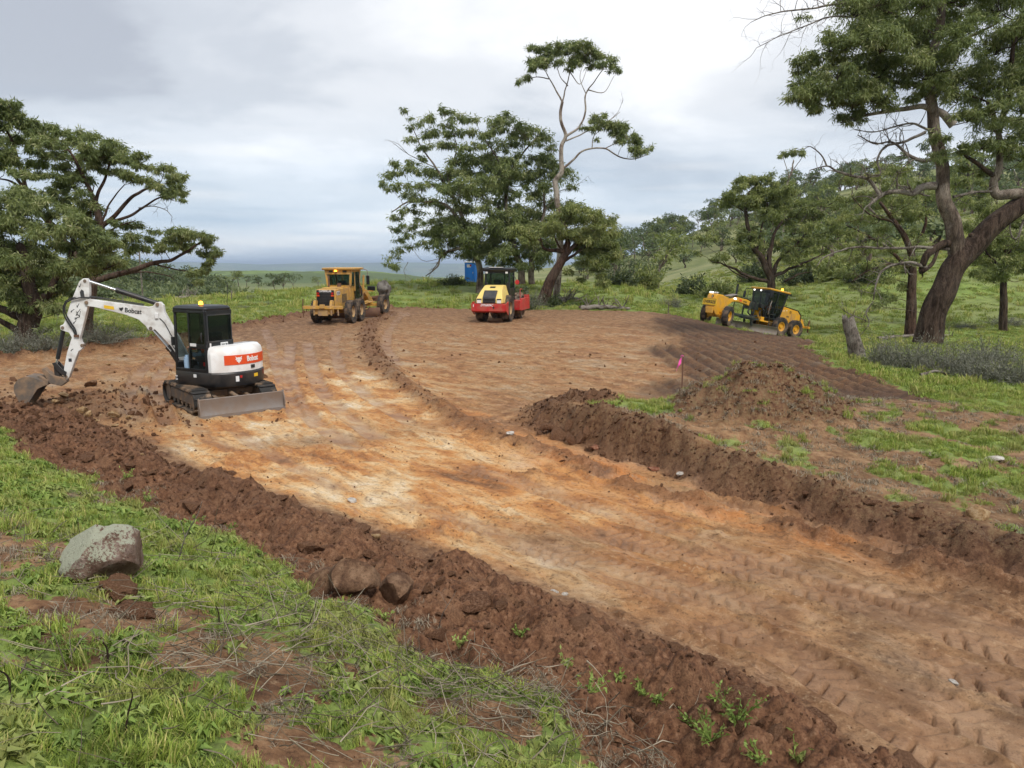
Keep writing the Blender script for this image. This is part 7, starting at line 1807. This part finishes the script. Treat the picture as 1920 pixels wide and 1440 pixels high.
while len(got) < 230 and tries < 4000:
    tries += 1; Y = r.uniform(118, 230); u = r.uniform(150, 425); x = (u - 960) / FPX * Y
    if any((x - a) ** 2 + (Y - b) ** 2 < 2.0 ** 2 for a, b in got): continue
    got.append((x, Y)); plant_tree(FB[r.integers(0, 3)], x, Y, r.uniform(1.0, 2.0), 'low dark bush on the scrubby slope behind the power pole', 'scrub on the left slope', r.uniform(0, 6.28), 'scrub_bush')
for i, (u, Y, s, lab) in enumerate(((425, 330, 1.2, 'leftmost small tree of the far paddock group'), (440, 335, 1.5, 'second small tree of the far paddock group'), (452, 325, 1.3, 'broad dark tree in the middle of the far paddock group'), (467, 340, 1.0, 'thin tree at the right end of the left far paddock group'), (490, 300, 1.3, 'far paddock tree left of the dark round tree'), (520, 215, 1.25, 'dark dense tree nearest of the far paddock trees'), (535, 215, 1.2, 'dark dense tree just left of the faded grader'), (553, 300, 1.2, 'pale far tree touching the dark dense tree'), (587, 260, .9, 'small far tree directly left of the faded grader cab'), (600, 330, 1.0, 'far tree behind the faded grader cab'), (697, 200, .8, 'bare-looking far tree right of the faded grader'), (713, 230, .8, 'second far tree right of the faded grader'), (575, 250, .6, 'low far bush left of the faded grader'))):
    plant_tree(FT[(i * 3) % 8], (u - 960) / FPX * Y, Y, s * .9, lab, 'trees in the far paddock', i * 1.1, 'paddock_tree', .8)

# ------------------------------------------------------------------ toilet, pole, stake, stump, logs
def toilet():
    p = at(884, 535, 79); z = H(p.x, p.y); root = empty('portable_toilet', (p.x, p.y, z), (0, 0, math.radians(-14))); tag(root, 'bright blue portable toilet standing under the centre trees', 'portable toilet')
    MB().box((0, 0, .08), (1.16, 1.16, .14)).build('base', P_DKGREY, root)
    for s, (c, d) in (('side_wall', ((-.53, 0, 1.15), (.05, 1.08, 2.0))), ('side_wall', ((.53, 0, 1.15), (.05, 1.08, 2.0))), ('rear_wall', ((0, .53, 1.15), (1.06, .05, 2.0)))): MB().box(c, d).build(s, P_BLUE, root, .01)
    do = MB().box((0, -.545, 1.13), (.80, .04, 1.9)).box((0, -.57, .62), (.62, .02, .7)).box((0, -.57, 1.5), (.62, .02, .7)).build('door', P_BLUE, root, .01)
    q = MB()
    for s in (-1, 1): q.box((s * .48, -.54, 1.15), (.14, .08, 2.02))
    q.box((0, -.54, 2.12), (1.08, .08, .1)); q.build('door_frame', P_BLUE, root, .01)
    MB().box((-.1, -.585, 1.85), (.42, .01, .3)).build('door_sign', P_SIGNW, do); MB().box((.1, -.593, 1.9), (.18, .008, .18)).build('sign_print', P_REDL, do)
    MB().box((.34, -.585, 1.15), (.05, .04, .16)).build('latch', P_SIGNW, do)
    MB().loft([[(-.6, -.6, 2.17), (.6, -.6, 2.17), (.6, .6, 2.17), (-.6, .6, 2.17)], [(-.6, -.6, 2.24), (.6, -.6, 2.24), (.6, .6, 2.24), (-.6, .6, 2.24)], [(-.35, -.35, 2.36), (.35, -.35, 2.36), (.35, .35, 2.36), (-.35, .35, 2.36)]]).build('roof', P_SIGNW, root, .02)
toilet()
def pole():
    p = at(268, 560, 95); z = float(terrain(np.array([p.x]), np.array([p.y]), False)[0][0]); top = at(267, 461, 95).z
    root = empty('power_pole', (p.x, p.y, z)); tag(root, 'slender rusty power pole with one cross-arm behind the left gum', 'power pole')
    h = top - z; MB().bar((0, -.1, -.3), (0, -.1, h), .10, .05).bar((0, .1, -.3), (0, .1, h), .10, .05).box((0, 0, h * .5), (.10, .2, h)).build('post', M_DEAD, root)
    MB().box((0, 0, h - .1), (1.9, .12, .12)).build('cross_arm', M_DEAD, root)
    for x in (-.8, 0, .8): MB().cyl((x, 0, h - .04), (x, 0, h + .16), .06, .04).build('insulator', P_SIGNW, root)
pole()
def stake():
    x, y = onz(1278, 738, .15); z = H(x, y); root = empty('survey_stake', (x, y, z)); tag(root, 'thin dark survey stake with a pink flag on the grass shelf', 'survey stake')
    MB().bar((0, 0, -.1), (.005, 0, 1.06), .03, .03).build('post', P_RUST, root)
    g = Geo(); nx, nz = 7, 6; V = []
    for i in range(nz):
        for j in range(nx):
            u_, v_ = j / (nx - 1), i / (nz - 1); V.append((-.02 - u_ * .13 - v_ * .02 - .02 * math.sin(u_ * 4), .025 * math.sin(u_ * 7 + v_ * 3), 1.06 - v_ * .17 * (1 - .25 * u_) - u_ * .26))
    V2 = [(a, b + .004, c) for a, b, c in V]; n = nx * nz
    F = [(i * nx + j, i * nx + j + 1, (i + 1) * nx + j + 1, (i + 1) * nx + j) for i in range(nz - 1) for j in range(nx - 1)]
    MB().raw(V + V2, F + [tuple(k + n for k in f[::-1]) for f in F]).build('flag', P_PINK, root)
    MB().tube([(.02, .02, 1.07), (-.02, .0, 1.10), (-.06, .01, 1.07)], .008).build('knot', P_PINK, root)
stake()
def stump():
    p = at(1597, 672, 27); z = H(p.x, p.y); g = Geo(); r = np.random.default_rng(3)
    Q = np.array([(0.20, 0, -.15), (.16, 0, .3), (.0, 0, .8), (-.16, 0, 1.25), (-.24, 0, 1.55)]); Q, par = catmull(Q, .1)
    th = np.linspace(0, 2 * np.pi, 22, endpoint=False); n = len(Q); V = []
    for i in range(n):
        rad = (.31 - .11 * par[i]) * (1 + .22 * pn(np.cos(th) * 2.2 + 5, np.sin(th) * 2.2 + Q[i][2] * .5, 9) + .12 * pn(np.cos(th) * 6, np.sin(th) * 6 + Q[i][2] * .8, 10))
        zt = Q[i][2] + (.20 * pn(np.cos(th) * 2, np.sin(th) * 2, 12) + .07 * np.sin(th * 5)) * (par[i] > .93)
        V.append(np.stack([Q[i][0] + rad * np.cos(th), Q[i][1] + rad * np.sin(th), zt], 1))
    V = np.vstack(V + [np.array([[-.22, 0, 1.42]])]); s = 22; i, j = np.meshgrid(np.arange(n - 1), np.arange(s), indexing='ij'); j2 = (j + 1) % s
    F = np.stack([i * s + j, i * s + j2, (i + 1) * s + j2, (i + 1) * s + j], -1).reshape(-1, 4); jj = np.arange(s)
    F = np.vstack([F, np.stack([(n - 1) * s + jj, (n - 1) * s + (jj + 1) % s, np.full(s, n * s), np.full(s, n * s)], -1)])
    g.add(V, F); o = link('tree_stump', g.mesh('tree_stump'), M_DEAD); o.location = (p.x, p.y, z); tag(o, 'leaning grey broken tree stump at the edge of the dark graded strip', 'tree stump')
stump()
def log(name, a, b, r0, label, seed, mat=M_DEAD, twigs=6, cat='log', grp=None):
    t = Tree(name, label, 1, seed, mat, M_LEAF_DK); A, B = np.array(a), np.array(b)
    A[2] = H(A[0], A[1]) + r0 * .6; B[2] = H(B[0], B[1]) + r0 * .6; M_ = (A + B) / 2; M_[2] += .1
    Q, par = catmull(np.array([A, M_, B]), .25); dd = np.arange(len(Q)) * .6 + seed; Q[:, 2] += .06 * pn(dd, dd * 0, 2); Q[:, 1] += .08 * pn(dd, dd * 0 + 4, 2)
    t.wood.tube(Q, r0 * (1 - .5 * par) * (1 + .2 * pn(dd * 2, dd * 0 + 9, 3)), 8)
    for k in range(twigs): i = t.rng.integers(1, len(Q)); t.twig(Q[i], np.array([t.rng.normal() * .6, t.rng.normal() * .5, .7]), r0 * 5, r0 * .25, 1, t.wood)
    me = t.wood.mesh(name); o = link(name, me, mat); c = Vector(A); me.transform(Matrix.Translation(-c)); o.location = c; tag(o, label, cat, grp)
def lg(u0, v0, u1, v1, Y, dY=0): a, b = at(u0, v0, Y), at(u1, v1, Y + dY); return tuple(a), tuple(b)
log('fallen_log', *lg(1090, 572, 1180, 578, 56, -1), .22, 'long fallen grey log on the grass right of the leaning gum', 81, M_DEAD, 8)
log('fallen_log', *lg(1085, 568, 1150, 574, 57, 0), .16, 'thinner fallen log lying just behind the long one', 82, M_BARK_DK, 6)
log('fallen_log', *lg(1035, 545, 1085, 540, 63, 2), .2, 'pale dead wood heap beside the leaning gum trunk', 83, M_DEAD, 10)
log('fallen_log', *lg(1052, 552, 1062, 528, 62, 1), .22, 'broken pale stub standing in the dead wood by the leaning gum', 84, M_DEAD, 4)
log('fallen_log', *lg(325, 556, 372, 543, 72, 3), .2, 'grey fallen branch on the crest behind the excavator cab', 85, M_DEAD, 10)
log('fallen_log', *lg(1650, 582, 1790, 578, 52, 2), .14, 'pale fallen limb lying in the paddock behind the stump', 86, M_DEAD, 8)
log('fallen_branch', *lg(1640, 640, 1672, 606, 29, 1), .05, 'thin dead branch standing beside the stump', 87, M_DEAD, 10, 'branch')
log('fallen_log', *lg(1725, 708, 1778, 709, 22.6, .2), .06, 'short cut log end lying before the grey shrubs', 88, M_DEAD, 4)
for i, (u, v, Y, h) in enumerate(((1253, 583, 53, .75), (434, 556, 66, .9), (714 - 480, 610, 55, 1.1))):
    p = at(u, v, Y); o = MB().bar((0, 0, -.1), (.02, 0, h), .06, .06).build('fence_post', M_DEAD); o.location = (p.x, p.y, H(p.x, p.y)); tag(o, ('short post on the grass at the far pad corner', 'thin post on the slope above the excavator cab', 'thin post in the grass behind the excavator boom')[i], 'post')
# ------------------------------------------------------------------ air
hb_me = bpy.data.meshes.new('haze')
x0, x1, y0, y1, z0, z1 = -24000, 24000, -300, 27000, -190, 75
hb_me.from_pydata([(x, y, z) for z in (z0, z1) for y in (y0, y1) for x in (x0, x1)], [], [(0, 2, 3, 1), (4, 5, 7, 6), (0, 1, 5, 4), (2, 6, 7, 3), (0, 4, 6, 2), (1, 3, 7, 5)])
hm = bpy.data.materials.new('haze'); hm.use_nodes = True
hm.node_tree.nodes.clear()
ho_ = hm.node_tree.nodes.new('ShaderNodeOutputMaterial'); hv = hm.node_tree.nodes.new('ShaderNodeVolumePrincipled')
hv.inputs['Color'].default_value = (.66, .80, 1.0, 1); hv.inputs['Density'].default_value = 1.2e-4; hv.inputs['Anisotropy'].default_value = 0.2
hm.node_tree.links.new(hv.outputs[0], ho_.inputs['Volume'])
ho = link('haze', hb_me, hm)
tag(ho, 'pale blue haze over the far plain', kind='stuff')
